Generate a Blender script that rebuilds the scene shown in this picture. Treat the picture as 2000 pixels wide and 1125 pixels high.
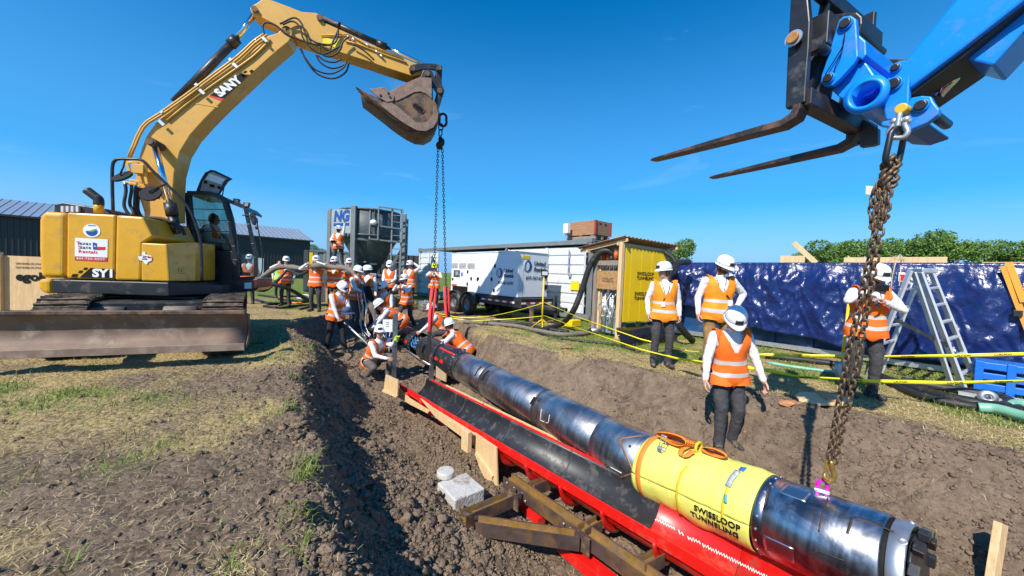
import bpy, bmesh, math, random
import numpy as np
from mathutils import Vector, Matrix

for _o in list(bpy.data.objects):
    bpy.data.objects.remove(_o)
random.seed(7)
RNG = np.random.default_rng(7)
R_ = math.radians

# ---------------------------------------------------------------- camera, world, sun
SC = bpy.context.scene
COL = SC.collection
FPX = 720.0                                   # focal length in pixels of a 2000 px wide frame
CAM = Vector((0.0, 0.0, 1.45))
PITCH = math.atan(25.5 / 720.0)
ROLL = R_(2.3)
_f = Vector((0, math.cos(PITCH), -math.sin(PITCH)))
_u0 = Vector((0, math.sin(PITCH), math.cos(PITCH)))
_r0 = Vector((1, 0, 0))
CUP = _u0 * math.cos(ROLL) - _r0 * math.sin(ROLL)
CRT = _r0 * math.cos(ROLL) + _u0 * math.sin(ROLL)
cd = bpy.data.cameras.new('camera')
cam = bpy.data.objects.new('camera', cd)
COL.objects.link(cam)
cd.sensor_width = 36.0
cd.lens = 36.0 * FPX / 2000.0
cd.clip_start = 0.05
cd.clip_end = 3000
m = Matrix((CRT, CUP, -_f)).transposed().to_4x4()
m.translation = CAM
cam.matrix_world = m
SC.camera = cam

SUN_AZ = R_(32.5)        # direction the light travels, measured from +Y towards +X
SUN_EL = R_(44)
W = bpy.data.worlds.new('World')
SC.world = W
W.use_nodes = True
nt = W.node_tree
nt.nodes.clear()
out = nt.nodes.new('ShaderNodeOutputWorld')
bg = nt.nodes.new('ShaderNodeBackground')
sky = nt.nodes.new('ShaderNodeTexSky')
sky.sky_type = 'NISHITA'
sky.sun_disc = False
sky.sun_elevation = SUN_EL
sky.sun_rotation = SUN_AZ + math.pi
sky.air_density = 1.1
sky.dust_density = 0.25
sky.ozone_density = 3.2
sky.altitude = 200
bg.inputs['Strength'].default_value = 0.13
# a few thin cirrus wisps in the sky itself
tc = nt.nodes.new('ShaderNodeTexCoord')
mp = nt.nodes.new('ShaderNodeMapping')
mp.inputs['Scale'].default_value = (1.6, 1.6, 7.0)
mp.inputs['Rotation'].default_value = (0.0, 0.35, 0.3)
mp.inputs['Location'].default_value = (2.3, 0, 0)
nz = nt.nodes.new('ShaderNodeTexNoise')
nz.inputs['Scale'].default_value = 1.7
nz.inputs['Detail'].default_value = 7
nz.inputs['Roughness'].default_value = 0.58
nz.inputs['Distortion'].default_value = 0.7
cr = nt.nodes.new('ShaderNodeValToRGB')
cr.color_ramp.elements[0].position = 0.62
cr.color_ramp.elements[0].color = (0, 0, 0, 1)
cr.color_ramp.elements[1].position = 0.92
cr.color_ramp.elements[1].color = (0.17, 0.17, 0.17, 1)
hs = nt.nodes.new('ShaderNodeHueSaturation')
hs.inputs['Saturation'].default_value = 1.75
mx = nt.nodes.new('ShaderNodeMix')
mx.data_type = 'RGBA'
mx.inputs[7].default_value = (5.5, 6.6, 8.2, 1)
L = nt.links.new
L(tc.outputs['Generated'], mp.inputs['Vector'])
L(mp.outputs[0], nz.inputs['Vector'])
L(nz.outputs[0], cr.inputs[0])
L(sky.outputs[0], hs.inputs['Color'])
L(cr.outputs[0], mx.inputs[0])
# the air near the horizon stays a clear pale blue all the way round
sx = nt.nodes.new('ShaderNodeSeparateXYZ'); L(tc.outputs['Generated'], sx.inputs[0])
hr_ = nt.nodes.new('ShaderNodeValToRGB')
hr_.color_ramp.elements[0].position = 0.0; hr_.color_ramp.elements[0].color = (0.92, 0.92, 0.92, 1)
hr_.color_ramp.interpolation = 'EASE'
hr_.color_ramp.elements[1].position = 0.62; hr_.color_ramp.elements[1].color = (0, 0, 0, 1)
e_ = hr_.color_ramp.elements.new(0.2); e_.color = (0.46, 0.46, 0.46, 1)
L(sx.outputs[2], hr_.inputs[0])
hm_ = nt.nodes.new('ShaderNodeMix'); hm_.data_type = 'RGBA'; hm_.inputs[7].default_value = (0.95, 2.75, 5.6, 1)
L(hr_.outputs[0], hm_.inputs[0]); L(hs.outputs[0], hm_.inputs[6]); L(hm_.outputs[2], mx.inputs[6])
L(mx.outputs[2], bg.inputs['Color'])
L(bg.outputs[0], out.inputs['Surface'])

sd = bpy.data.lights.new('sun', 'SUN')
sd.energy = 4.8
sd.angle = R_(0.5)
sd.color = (1.0, 0.93, 0.83)
sun = bpy.data.objects.new('sun', sd)
COL.objects.link(sun)
SDIR = Vector((math.sin(SUN_AZ) * math.cos(SUN_EL), math.cos(SUN_AZ) * math.cos(SUN_EL), -math.sin(SUN_EL)))
sun.rotation_euler = SDIR.to_track_quat('-Z', 'Y').to_euler()
sun.location = (-10, -10, 20)

SC.view_settings.view_transform = 'Standard'
SC.view_settings.look = 'None'
SC.view_settings.exposure = 0.45
SC.view_settings.gamma = 1.0
SC.view_settings.use_curve_mapping = False
SC.render.engine = 'CYCLES'
SC.cycles.max_bounces = 6
SC.cycles.transparent_max_bounces = 8
SC.cycles.use_denoising = True

# ---------------------------------------------------------------- helpers
def V(*a):
    return Vector(a)

def ray(px, py):
    return (_f + CRT * ((px - 1000.0) / FPX) - CUP * ((py - 562.5) / FPX))

def at(px, py, Y):
    d = ray(px, py)
    return CAM + d * (Y / d.y)

def gp(px, py, z):
    d = ray(px, py)
    return CAM + d * ((z - CAM.z) / d.z)

def onpl(px, py, P0, N):
    d = ray(px, py)
    return CAM + d * ((P0 - CAM).dot(N) / d.dot(N))

D_ = Vector((-0.657, 0.754, 0))     # along the pit, away from the camera
E_ = Vector((0.754, 0.657, 0))      # across the pit, to the right
UP = Vector((0, 0, 1))

def vnoise2(x, y, seed=0):
    xi = np.floor(x).astype(np.int64); yi = np.floor(y).astype(np.int64)
    xf = x - xi; yf = y - yi
    u = xf * xf * (3 - 2 * xf); v = yf * yf * (3 - 2 * yf)
    def h(a, b):
        n = (a * 374761393 + b * 668265263 + seed * 974711) & 0x7fffffff
        n = ((n ^ (n >> 13)) * 1274126177) & 0x7fffffff
        return ((n ^ (n >> 16)) & 0xffff) / 65535.0
    return (h(xi, yi) * (1 - u) + h(xi + 1, yi) * u) * (1 - v) + (h(xi, yi + 1) * (1 - u) + h(xi + 1, yi + 1) * u) * v

def fbm(x, y, octv=4, seed=0, gain=0.5):
    s = 0; a = 1; t = 0
    for i in range(octv):
        s = s + a * (vnoise2(x * 2 ** i + i * 17.3, y * 2 ** i - i * 9.1, seed + i) * 2 - 1)
        t += a; a *= gain
    return s / t

def vnoise3(p, seed=0):
    pi = np.floor(p).astype(np.int64); pf = p - pi
    w = pf * pf * (3 - 2 * pf)
    def h(dx, dy, dz):
        n = ((pi[:, 0] + dx) * 374761393 + (pi[:, 1] + dy) * 668265263 + (pi[:, 2] + dz) * 1440662683 + seed * 974711) & 0x7fffffff
        n = ((n ^ (n >> 13)) * 1274126177) & 0x7fffffff
        return ((n ^ (n >> 16)) & 0xffff) / 65535.0 * 2 - 1
    r = 0
    for dx in (0, 1):
        for dy in (0, 1):
            for dz in (0, 1):
                r = r + h(dx, dy, dz) * (w[:, 0] if dx else 1 - w[:, 0]) * (w[:, 1] if dy else 1 - w[:, 1]) * (w[:, 2] if dz else 1 - w[:, 2])
    return r

MATS = {}
def mat(name, col=(0.5, 0.5, 0.5), rough=0.6, metal=0.0, var=0.12, scale=5.0, bump=0.0, bscale=60.0, dirt=None, coat=0.0, spec=0.5, stretch=None, trans=0.0):
    """procedural principled material; dirt = (colour, amount 0..1, scale)"""
    if name in MATS:
        return MATS[name]
    mm = bpy.data.materials.new(name)
    mm.use_nodes = True
    t = mm.node_tree
    b = t.nodes['Principled BSDF']
    b.inputs['Roughness'].default_value = rough
    b.inputs['Metallic'].default_value = metal
    b.inputs['Specular IOR Level'].default_value = spec
    b.inputs['Coat Weight'].default_value = coat
    b.inputs['Transmission Weight'].default_value = trans
    tc = t.nodes.new('ShaderNodeTexCoord')
    vec = tc.outputs['Object']
    if stretch:
        mpn = t.nodes.new('ShaderNodeMapping')
        mpn.inputs['Scale'].default_value = stretch
        t.links.new(vec, mpn.inputs['Vector'])
        vec = mpn.outputs[0]
    n = t.nodes.new('ShaderNodeTexNoise')
    n.inputs['Scale'].default_value = scale
    n.inputs['Detail'].default_value = 6
    n.inputs['Roughness'].default_value = 0.62
    t.links.new(vec, n.inputs['Vector'])
    r = t.nodes.new('ShaderNodeValToRGB')
    e = r.color_ramp.elements
    e[0].position = 0.3; e[1].position = 0.7
    e[0].color = tuple(max(0, c * (1 - var)) for c in col) + (1,)
    e[1].color = tuple(min(1, c * (1 + var)) for c in col) + (1,)
    t.links.new(n.outputs[0], r.inputs[0])
    colout = r.outputs[0]
    if dirt:
        dc, da, ds = dirt
        n2 = t.nodes.new('ShaderNodeTexNoise')
        n2.inputs['Scale'].default_value = ds
        n2.inputs['Detail'].default_value = 9
        n2.inputs['Roughness'].default_value = 0.7
        t.links.new(vec, n2.inputs['Vector'])
        r2 = t.nodes.new('ShaderNodeValToRGB')
        c = 0.72 - 0.42 * da
        r2.color_ramp.elements[0].position = max(0, c - 0.07)
        r2.color_ramp.elements[1].position = min(1, c + 0.09)
        t.links.new(n2.outputs[0], r2.inputs[0])
        mxn = t.nodes.new('ShaderNodeMix')
        mxn.data_type = 'RGBA'
        mxn.inputs[7].default_value = tuple(dc) + (1,)
        t.links.new(r2.outputs[0], mxn.inputs[0])
        t.links.new(colout, mxn.inputs[6])
        colout = mxn.outputs[2]
        mr = t.nodes.new('ShaderNodeMapRange')
        mr.inputs['To Min'].default_value = rough
        mr.inputs['To Max'].default_value = min(1, rough + 0.35)
        t.links.new(r2.outputs[0], mr.inputs[0])
        t.links.new(mr.outputs[0], b.inputs['Roughness'])
    t.links.new(colout, b.inputs['Base Color'])
    if bump > 0:
        n3 = t.nodes.new('ShaderNodeTexNoise')
        n3.inputs['Scale'].default_value = bscale
        n3.inputs['Detail'].default_value = 6
        t.links.new(vec, n3.inputs['Vector'])
        bp = t.nodes.new('ShaderNodeBump')
        bp.inputs['Strength'].default_value = bump
        bp.inputs['Distance'].default_value = 0.02
        t.links.new(n3.outputs[0], bp.inputs['Height'])
        t.links.new(bp.outputs[0], b.inputs['Normal'])
    MATS[name] = mm
    return mm

DUST = (0.30, 0.24, 0.17)
M = dict(
    cat=lambda: mat('excavator_yellow', (0.66, 0.34, 0.010), 0.36, var=0.07, dirt=((0.42, 0.24, 0.06), 0.24, 6), coat=0.3),
    boomy=lambda: mat('boom_yellow', (0.64, 0.345, 0.05), 0.42, var=0.05, dirt=((0.48, 0.28, 0.08), 0.25, 4), coat=0.2),
    black=lambda: mat('black_steel', (0.02, 0.021, 0.023), 0.42, var=0.3, dirt=((0.09, 0.075, 0.06), 0.28, 6)),
    satin=lambda: mat('black_satin_paint', (0.017, 0.018, 0.021), 0.36, var=0.3, scale=9, dirt=((0.07, 0.07, 0.075), 0.22, 8)),
    rubber=lambda: mat('black_rubber', (0.018, 0.018, 0.018), 0.55, var=0.3, dirt=((0.10, 0.085, 0.07), 0.25, 9)),
    chrome=lambda: mat('chrome_rod', (0.75, 0.76, 0.78), 0.12, 1.0, var=0.03),
    steel=lambda: mat('raw_steel', (0.42, 0.42, 0.43), 0.38, 1.0, var=0.2, dirt=((0.2, 0.13, 0.08), 0.25, 8)),
    rusty=lambda: mat('rusty_brown_steel', (0.095, 0.066, 0.052), 0.62, 0.3, var=0.45, scale=6, bump=0.2, bscale=25, dirt=((0.25, 0.15, 0.085), 0.45, 6)),
    beam=lambda: mat('weathered_beam_steel', (0.12, 0.085, 0.075), 0.5, 0.5, var=0.35, scale=6, dirt=((0.23, 0.12, 0.035), 0.4, 4)),
    beamin=lambda: mat('ochre_rust_steel', (0.26, 0.145, 0.035), 0.7, 0.2, var=0.35, scale=9, bump=0.2, dirt=((0.16, 0.12, 0.085), 0.4, 6)),
    mud=lambda: mat('dried_mud', (0.16, 0.12, 0.088), 0.95, var=0.35, scale=9, bump=0.6, bscale=35, spec=0.1),
    track=lambda: mat('muddy_track', (0.075, 0.058, 0.046), 0.85, var=0.45, scale=10, bump=0.5, bscale=30, dirt=((0.18, 0.135, 0.095), 0.45, 8), spec=0.2),
    blue=lambda: mat('telehandler_blue', (0.0, 0.235, 0.86), 0.38, var=0.06, coat=0.2, dirt=((0.06, 0.19, 0.50), 0.3, 4)),
    white=lambda: mat('white_paint', (0.78, 0.79, 0.80), 0.4, var=0.04, dirt=((0.55, 0.52, 0.47), 0.12, 6)),
    cwhite=lambda: mat('container_white', (0.60, 0.62, 0.63), 0.5, var=0.06, dirt=((0.45, 0.42, 0.38), 0.2, 3)),
    cgrey=lambda: mat('container_grey', (0.16, 0.18, 0.185), 0.55, var=0.12, dirt=((0.25, 0.2, 0.15), 0.18, 5)),
    hgrey=lambda: mat('hopper_grey', (0.075, 0.095, 0.10), 0.55, var=0.16, dirt=((0.20, 0.20, 0.19), 0.26, 5)),
    red=lambda: mat('red_paint', (0.68, 0.012, 0.008), 0.36, var=0.08, dirt=((0.36, 0.08, 0.05), 0.26, 5), coat=0.2),
    liner=lambda: mat('black_liner', (0.022, 0.023, 0.026), 0.42, var=0.35, scale=3, dirt=((0.10, 0.095, 0.09), 0.30, 7)),
    ply=lambda: mat('plywood', (0.62, 0.43, 0.22), 0.7, var=0.16, scale=3, stretch=(6, 6, 0.9), dirt=((0.40, 0.27, 0.14), 0.22, 5)),
    lumber=lambda: mat('pine_lumber', (0.66, 0.46, 0.24), 0.72, var=0.18, scale=5, stretch=(5, 5, 0.8), dirt=((0.42, 0.28, 0.14), 0.2, 6)),
    grey_wood=lambda: mat('grey_wood', (0.25, 0.21, 0.165), 0.85, var=0.25, scale=6, stretch=(5, 5, 0.7)),
    crate=lambda: mat('crate_wood', (0.33, 0.175, 0.09), 0.75, var=0.2, scale=4, stretch=(1, 1, 6)),
    osb=lambda: mat('osb_board', (0.38, 0.21, 0.085), 0.8, var=0.4, scale=22),
    ypaint=lambda: mat('yellow_paint', (0.86, 0.55, 0.004), 0.5, var=0.05, dirt=((0.6, 0.4, 0.05), 0.14, 5)),
    alu=lambda: mat('aluminium', (0.66, 0.68, 0.70), 0.42, 0.45, var=0.08, dirt=((0.45, 0.45, 0.45), 0.2, 8)),
    galv=lambda: mat('galvanised', (0.62, 0.63, 0.64), 0.4, 0.85, var=0.18, scale=14),
    tape=lambda: mat('caution_tape_yellow', (0.90, 0.76, 0.02), 0.45, var=0.05),
    ink=lambda: mat('black_ink', (0.010, 0.010, 0.010), 0.7, var=0.1, spec=0.2),
    glassk=lambda: mat('lamp_glass', (0.5, 0.52, 0.55), 0.1, var=0.05),
    paper=lambda: mat('white_paper', (0.8, 0.8, 0.78), 0.7, var=0.03),
    concrete=lambda: mat('concrete', (0.50, 0.49, 0.46), 0.85, var=0.15, scale=9, bump=0.5, bscale=45, dirt=((0.24, 0.19, 0.145), 0.32, 5)),
    chain=lambda: mat('chain_steel', (0.125, 0.088, 0.058), 0.45, 0.5, var=0.4, scale=25, dirt=((0.22, 0.13, 0.065), 0.38, 22)),
    dchain=lambda: mat('dark_chain_steel', (0.04, 0.04, 0.042), 0.4, 0.8, var=0.3, scale=25),
    sling=lambda: mat('red_sling', (0.70, 0.05, 0.045), 0.75, var=0.15, scale=20),
    orange=lambda: mat('orange_webbing', (0.72, 0.22, 0.025), 0.7, var=0.15, scale=25),
    hose=lambda: mat('fabric_hose_sleeve', (0.17, 0.145, 0.115), 0.85, var=0.3, scale=18, bump=0.3, bscale=60),
    green_hose=lambda: mat('green_suction_hose', (0.20, 0.45, 0.32), 0.45, var=0.1),
    tarp=lambda: mat('blue_tarp', (0.007, 0.020, 0.112), 0.28, var=0.25, scale=2.5, bump=0.8, bscale=12, spec=0.6),
    btarp=lambda: mat('black_plastic', (0.012, 0.012, 0.013), 0.22, var=0.3, bump=0.5, bscale=12),
    dblue=lambda: mat('skip_blue', (0.006, 0.05, 0.15), 0.45, var=0.12, dirt=((0.1, 0.1, 0.12), 0.2, 5)),
    cblue=lambda: mat('bright_blue_crate', (0.005, 0.14, 0.55), 0.45, var=0.08),
    yellow=lambda: mat('safety_yellow', (0.85, 0.58, 0.01), 0.42, var=0.06),
    magenta=lambda: mat('magenta_paint', (0.70, 0.012, 0.42), 0.35, var=0.06),
    gold=lambda: mat('gold_hook', (0.50, 0.30, 0.07), 0.38, 0.7, var=0.25, scale=20, dirt=((0.12, 0.09, 0.06), 0.35, 25)),
)
def mt(k):
    return M[k]() if isinstance(k, str) else k

ROOT = {}          # object name -> world location of its thing's root

class MB:
    def __init__(s):
        s.v = []; s.f = []; s.mi = []; s.sm = []
    def add(s, verts, faces, mi=0, smooth=False):
        o = len(s.v)
        s.v.extend(tuple(p) for p in verts)
        for f in faces:
            s.f.append([i + o for i in f]); s.mi.append(mi); s.sm.append(smooth)
        return s
    def box(s, c, size, ax=None, mi=0):
        c = Vector(c)
        X, Y, Z = ax if ax else (Vector((1, 0, 0)), Vector((0, 1, 0)), UP)
        a, b, d = size[0] / 2, size[1] / 2, size[2] / 2
        vs = [c + X * (i * a) + Y * (j * b) + Z * (k * d) for k in (-1, 1) for j in (-1, 1) for i in (-1, 1)]
        s.add(vs, [(0, 2, 3, 1), (4, 5, 7, 6), (0, 1, 5, 4), (2, 6, 7, 3), (0, 4, 6, 2), (1, 3, 7, 5)], mi)
        return s
    def bar(s, p0, p1, w, h, up=UP, mi=0):
        p0 = Vector(p0); p1 = Vector(p1)
        d = p1 - p0; l = d.length; d.normalize()
        sd_ = d.cross(Vector(up))
        if sd_.length < 1e-4:
            sd_ = d.cross(Vector((1, 0, 0)))
        sd_.normalize(); u = sd_.cross(d)
        return s.box((p0 + p1) / 2, (l, w, h), (d, sd_, u), mi)
    def cyl(s, p0, p1, r, r2=None, n=14, mi=0, caps=True):
        p0 = Vector(p0); p1 = Vector(p1); r2 = r if r2 is None else r2
        d = (p1 - p0).normalized()
        a = d.orthogonal().normalized(); b = d.cross(a)
        o = len(s.v)
        for p, rr in ((p0, r), (p1, r2)):
            for i in range(n):
                t = 2 * math.pi * i / n
                s.v.append(tuple(p + a * (rr * math.cos(t)) + b * (rr * math.sin(t))))
        for i in range(n):
            j = (i + 1) % n
            s.f.append([o + i, o + j, o + n + j, o + n + i]); s.mi.append(mi); s.sm.append(True)
        if caps:
            s.f.append([o + i for i in range(n)][::-1]); s.mi.append(mi); s.sm.append(False)
            s.f.append([o + n + i for i in range(n)]); s.mi.append(mi); s.sm.append(False)
        return s
    def tube(s, pts, r, n=8, mi=0, closed=False, flat=1.0):
        pts = [Vector(p) for p in pts]
        k = len(pts)
        rs = r if isinstance(r, (list, tuple)) else [r] * k
        o = len(s.v)
        a = None
        for i in range(k):
            if closed:
                d = pts[(i + 1) % k] - pts[i - 1]
            else:
                d = pts[min(k - 1, i + 1)] - pts[max(0, i - 1)]
            d.normalize()
            if a is None:
                a = d.orthogonal().normalized()
            else:
                a = a - d * a.dot(d)
                a = a.normalized() if a.length > 1e-5 else d.orthogonal().normalized()
            b = d.cross(a)
            for j in range(n):
                t = 2 * math.pi * j / n
                s.v.append(tuple(pts[i] + a * (rs[i] * math.cos(t)) + b * (rs[i] * flat * math.sin(t))))
        for i in range(k if closed else k - 1):
            i2 = (i + 1) % k
            for j in range(n):
                j2 = (j + 1) % n
                s.f.append([o + i * n + j, o + i * n + j2, o + i2 * n + j2, o + i2 * n + j]); s.mi.append(mi); s.sm.append(True)
        if not closed:
            s.f.append([o + j for j in range(n)][::-1]); s.mi.append(mi); s.sm.append(False)
            s.f.append([o + (k - 1) * n + j for j in range(n)]); s.mi.append(mi); s.sm.append(False)
        return s
    def prism(s, pts, vec, mi=0):
        pts = [Vector(p) for p in pts]; vec = Vector(vec); n = len(pts)
        nrm = Vector((0, 0, 0))
        for i in range(n):
            nrm += pts[i].cross(pts[(i + 1) % n])
        if nrm.dot(vec) > 0:
            pts = pts[::-1]
        s.add(pts + [p + vec for p in pts], [list(range(n))] + [[n + i for i in range(n)][::-1]] + [[(i + 1) % n, i, n + i, n + (i + 1) % n] for i in range(n)], mi)
        return s
    def lathe(s, prof, p0, axis, n=32, mi=0, smooth=True, closed=False, a0=0.0, a1=2 * math.pi, xref=None):
        p0 = Vector(p0); d = Vector(axis).normalized()
        a = (Vector(xref) - d * Vector(xref).dot(d)).normalized() if xref is not None else d.orthogonal().normalized()
        b = d.cross(a)
        full = abs(a1 - a0 - 2 * math.pi) < 1e-6
        cnt = n if full else n + 1
        o = len(s.v); k = len(prof)
        for (r, h) in prof:
            for j in range(cnt):
                t = a0 + (a1 - a0) * j / n
                s.v.append(tuple(p0 + d * h + a * (r * math.cos(t)) + b * (r * math.sin(t))))
        for i in range(k if closed else k - 1):
            i2 = (i + 1) % k
            for j in range(n):
                j2 = (j + 1) % cnt
                s.f.append([o + i * cnt + j, o + i * cnt + j2, o + i2 * cnt + j2, o + i2 * cnt + j]); s.mi.append(mi); s.sm.append(smooth)
        if closed and not full:
            s.f.append([o + i * cnt for i in range(k)]); s.mi.append(mi); s.sm.append(False)
            s.f.append([o + i * cnt + cnt - 1 for i in range(k)][::-1]); s.mi.append(mi); s.sm.append(False)
        return s
    def ell(s, c, r3, ax=None, nu=14, nv=9, mi=0):
        c = Vector(c); X, Y, Z = ax if ax else (Vector((1, 0, 0)), Vector((0, 1, 0)), UP)
        o = len(s.v)
        for i in range(nv + 1):
            ph = math.pi * i / nv
            for j in range(nu):
                t = 2 * math.pi * j / nu
                s.v.append(tuple(c + X * (r3[0] * math.sin(ph) * math.cos(t)) + Y * (r3[1] * math.sin(ph) * math.sin(t)) + Z * (r3[2] * math.cos(ph))))
        for i in range(nv):
            for j in range(nu):
                j2 = (j + 1) % nu
                s.f.append([o + i * nu + j, o + (i + 1) * nu + j, o + (i + 1) * nu + j2, o + i * nu + j2]); s.mi.append(mi); s.sm.append(True)
        return s
    def grid(s, rows, mi=0, smooth=True):
        o = len(s.v); k = len(rows); n = len(rows[0])
        for r in rows:
            s.v.extend(tuple(p) for p in r)
        for i in range(k - 1):
            for j in range(n - 1):
                s.f.append([o + i * n + j, o + i * n + j + 1, o + (i + 1) * n + j + 1, o + (i + 1) * n + j]); s.mi.append(mi); s.sm.append(smooth)
        return s
    def build(s, name, mats, parent=None, bevel=0.0, kind=None, label=None, solid=0.0, seg=2):
        mats = mats if isinstance(mats, (list, tuple)) else [mats]
        me = bpy.data.meshes.new(name)
        off = ROOT.get(parent.name, Vector((0, 0, 0))) if parent is not None else Vector((0, 0, 0))
        me.from_pydata([(p[0] - off[0], p[1] - off[1], p[2] - off[2]) for p in s.v], [], s.f)
        for k in mats:
            me.materials.append(mt(k))
        me.polygons.foreach_set('material_index', s.mi)
        me.polygons.foreach_set('use_smooth', s.sm)
        me.validate()
        me.update()
        o = bpy.data.objects.new(name, me)
        COL.objects.link(o)
        if parent is not None:
            o.parent = parent
            ROOT[o.name] = off
        else:
            ROOT[o.name] = Vector((0, 0, 0))
        if solid:
            md = o.modifiers.new('solid', 'SOLIDIFY'); md.thickness = solid; md.offset = 0
        if bevel:
            md = o.modifiers.new('bevel', 'BEVEL'); md.width = bevel; md.segments = seg; md.limit_method = 'ANGLE'; md.angle_limit = R_(35); md.harden_normals = False
        if kind:
            o['kind'] = kind
        if label:
            o['label'] = label
        return o

def thing(name, label, cat, loc, group=None):
    o = bpy.data.objects.new(name, None)
    COL.objects.link(o)
    o.location = loc
    o.empty_display_size = 0.2
    o['label'] = label; o['category'] = cat
    if group:
        o['group'] = group
    ROOT[o.name] = Vector(loc)
    return o

def tag(o, label=None, cat=None, group=None, kind=None):
    if label: o['label'] = label
    if cat: o['category'] = cat
    if group: o['group'] = group
    if kind: o['kind'] = kind
    return o

def inst(name, mesh, mw, parent):
    o = bpy.data.objects.new(name, mesh)
    COL.objects.link(o)
    o.parent = parent
    o.matrix_local = Matrix.Translation(-ROOT[parent.name]) @ mw
    ROOT[o.name] = ROOT[parent.name]
    return o

def mesh_of(mb, name, mats):
    mats = mats if isinstance(mats, (list, tuple)) else [mats]
    me = bpy.data.meshes.new(name)
    me.from_pydata(mb.v, [], mb.f)
    for k in mats:
        me.materials.append(mt(k))
    me.polygons.foreach_set('material_index', mb.mi)
    me.polygons.foreach_set('use_smooth', mb.sm)
    me.update()
    return me

def text_mesh(txt, size, bold=0.0, shear=0.0, spacing=1.0, extrude=0.0015, align='CENTER'):
    cu = bpy.data.curves.new('txt', 'FONT')
    cu.body = txt; cu.size = size; cu.align_x = align; cu.align_y = 'CENTER'
    cu.offset = bold; cu.shear = shear; cu.space_character = spacing; cu.extrude = extrude; cu.resolution_u = 3
    ob = bpy.data.objects.new('txt', cu)
    me = ob.to_mesh()
    vs = [v.co.copy() for v in me.vertices]; fs = [list(p.vertices) for p in me.polygons]
    ob.to_mesh_clear()
    bpy.data.objects.remove(ob); bpy.data.curves.remove(cu)
    return vs, fs

def letter(name, txt, size, o, xd, yd, m, parent, **kw):
    """flat lettering whose centre is o, reading along xd, upwards along yd"""
    vs, fs = text_mesh(txt, size, **kw)
    xd = Vector(xd).normalized(); yd = Vector(yd).normalized(); zd = xd.cross(yd)
    mb = MB(); mb.add([Vector(o) + xd * v.x + yd * v.y + zd * v.z for v in vs], fs)
    return mb.build(name, m, parent)

def smooth_path(pts, n=8):
    pts = [Vector(p) for p in pts]
    P = [pts[0] * 2 - pts[1]] + pts + [pts[-1] * 2 - pts[-2]]
    o = []
    for i in range(1, len(P) - 2):
        for j in range(n):
            t = j / n
            a, b, c, d = P[i - 1], P[i], P[i + 1], P[i + 2]
            o.append(0.5 * ((2 * b) + (c - a) * t + (2 * a - 5 * b + 4 * c - d) * t * t + (3 * b - a - 3 * c + d) * t ** 3))
    o.append(pts[-1])
    return o
# ---------------------------------------------------------------- ground with the launch pit
LEFT = [(-0.6, 1.15), (-1.1, 1.97), (-1.57, 2.75), (-2.3, 3.7), (-2.85, 4.9), (-3.35, 6.1), (-4.1, 7.2), (-5.0, 8.4), (-5.5, 9.6), (-5.5, 11.2)]
FAR = [(-5.5, 11.2), (-4.5, 13.0), (-2.7, 13.8), (-1.9, 12.8)]
RIGHT = [(-1.9, 12.8), (-1.6, 11.0), (-0.85, 9.3), (0.0, 7.65), (1.0, 6.9), (2.1, 6.1), (3.2, 4.85), (3.9, 4.1), (4.65, 3.3), (5.7, 1.8), (6.2, -1.5)]
NEAR = [(6.2, -1.5), (2.4, -1.5), (1.4, 0.1), (0.5, 0.95), (-0.6, 1.15)]
POLY = LEFT + FAR[1:] + RIGHT[1:] + NEAR[1:-1]

def pdist(x, y, line):
    best = np.full(x.shape, 1e9)
    for (ax, ay), (bx, by) in zip(line[:-1], line[1:]):
        dx, dy = bx - ax, by - ay
        t = np.clip(((x - ax) * dx + (y - ay) * dy) / (dx * dx + dy * dy), 0, 1)
        best = np.minimum(best, np.hypot(x - ax - t * dx, y - ay - t * dy))
    return best

def inpoly(x, y):
    c = np.zeros(x.shape, bool)
    n = len(POLY)
    for i in range(n):
        (ax, ay), (bx, by) = POLY[i], POLY[(i + 1) % n]
        if ay == by:
            continue
        k = ((ay > y) != (by > y)) & (x < (bx - ax) * (y - ay) / (by - ay) + ax)
        c ^= k
    return c

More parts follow.
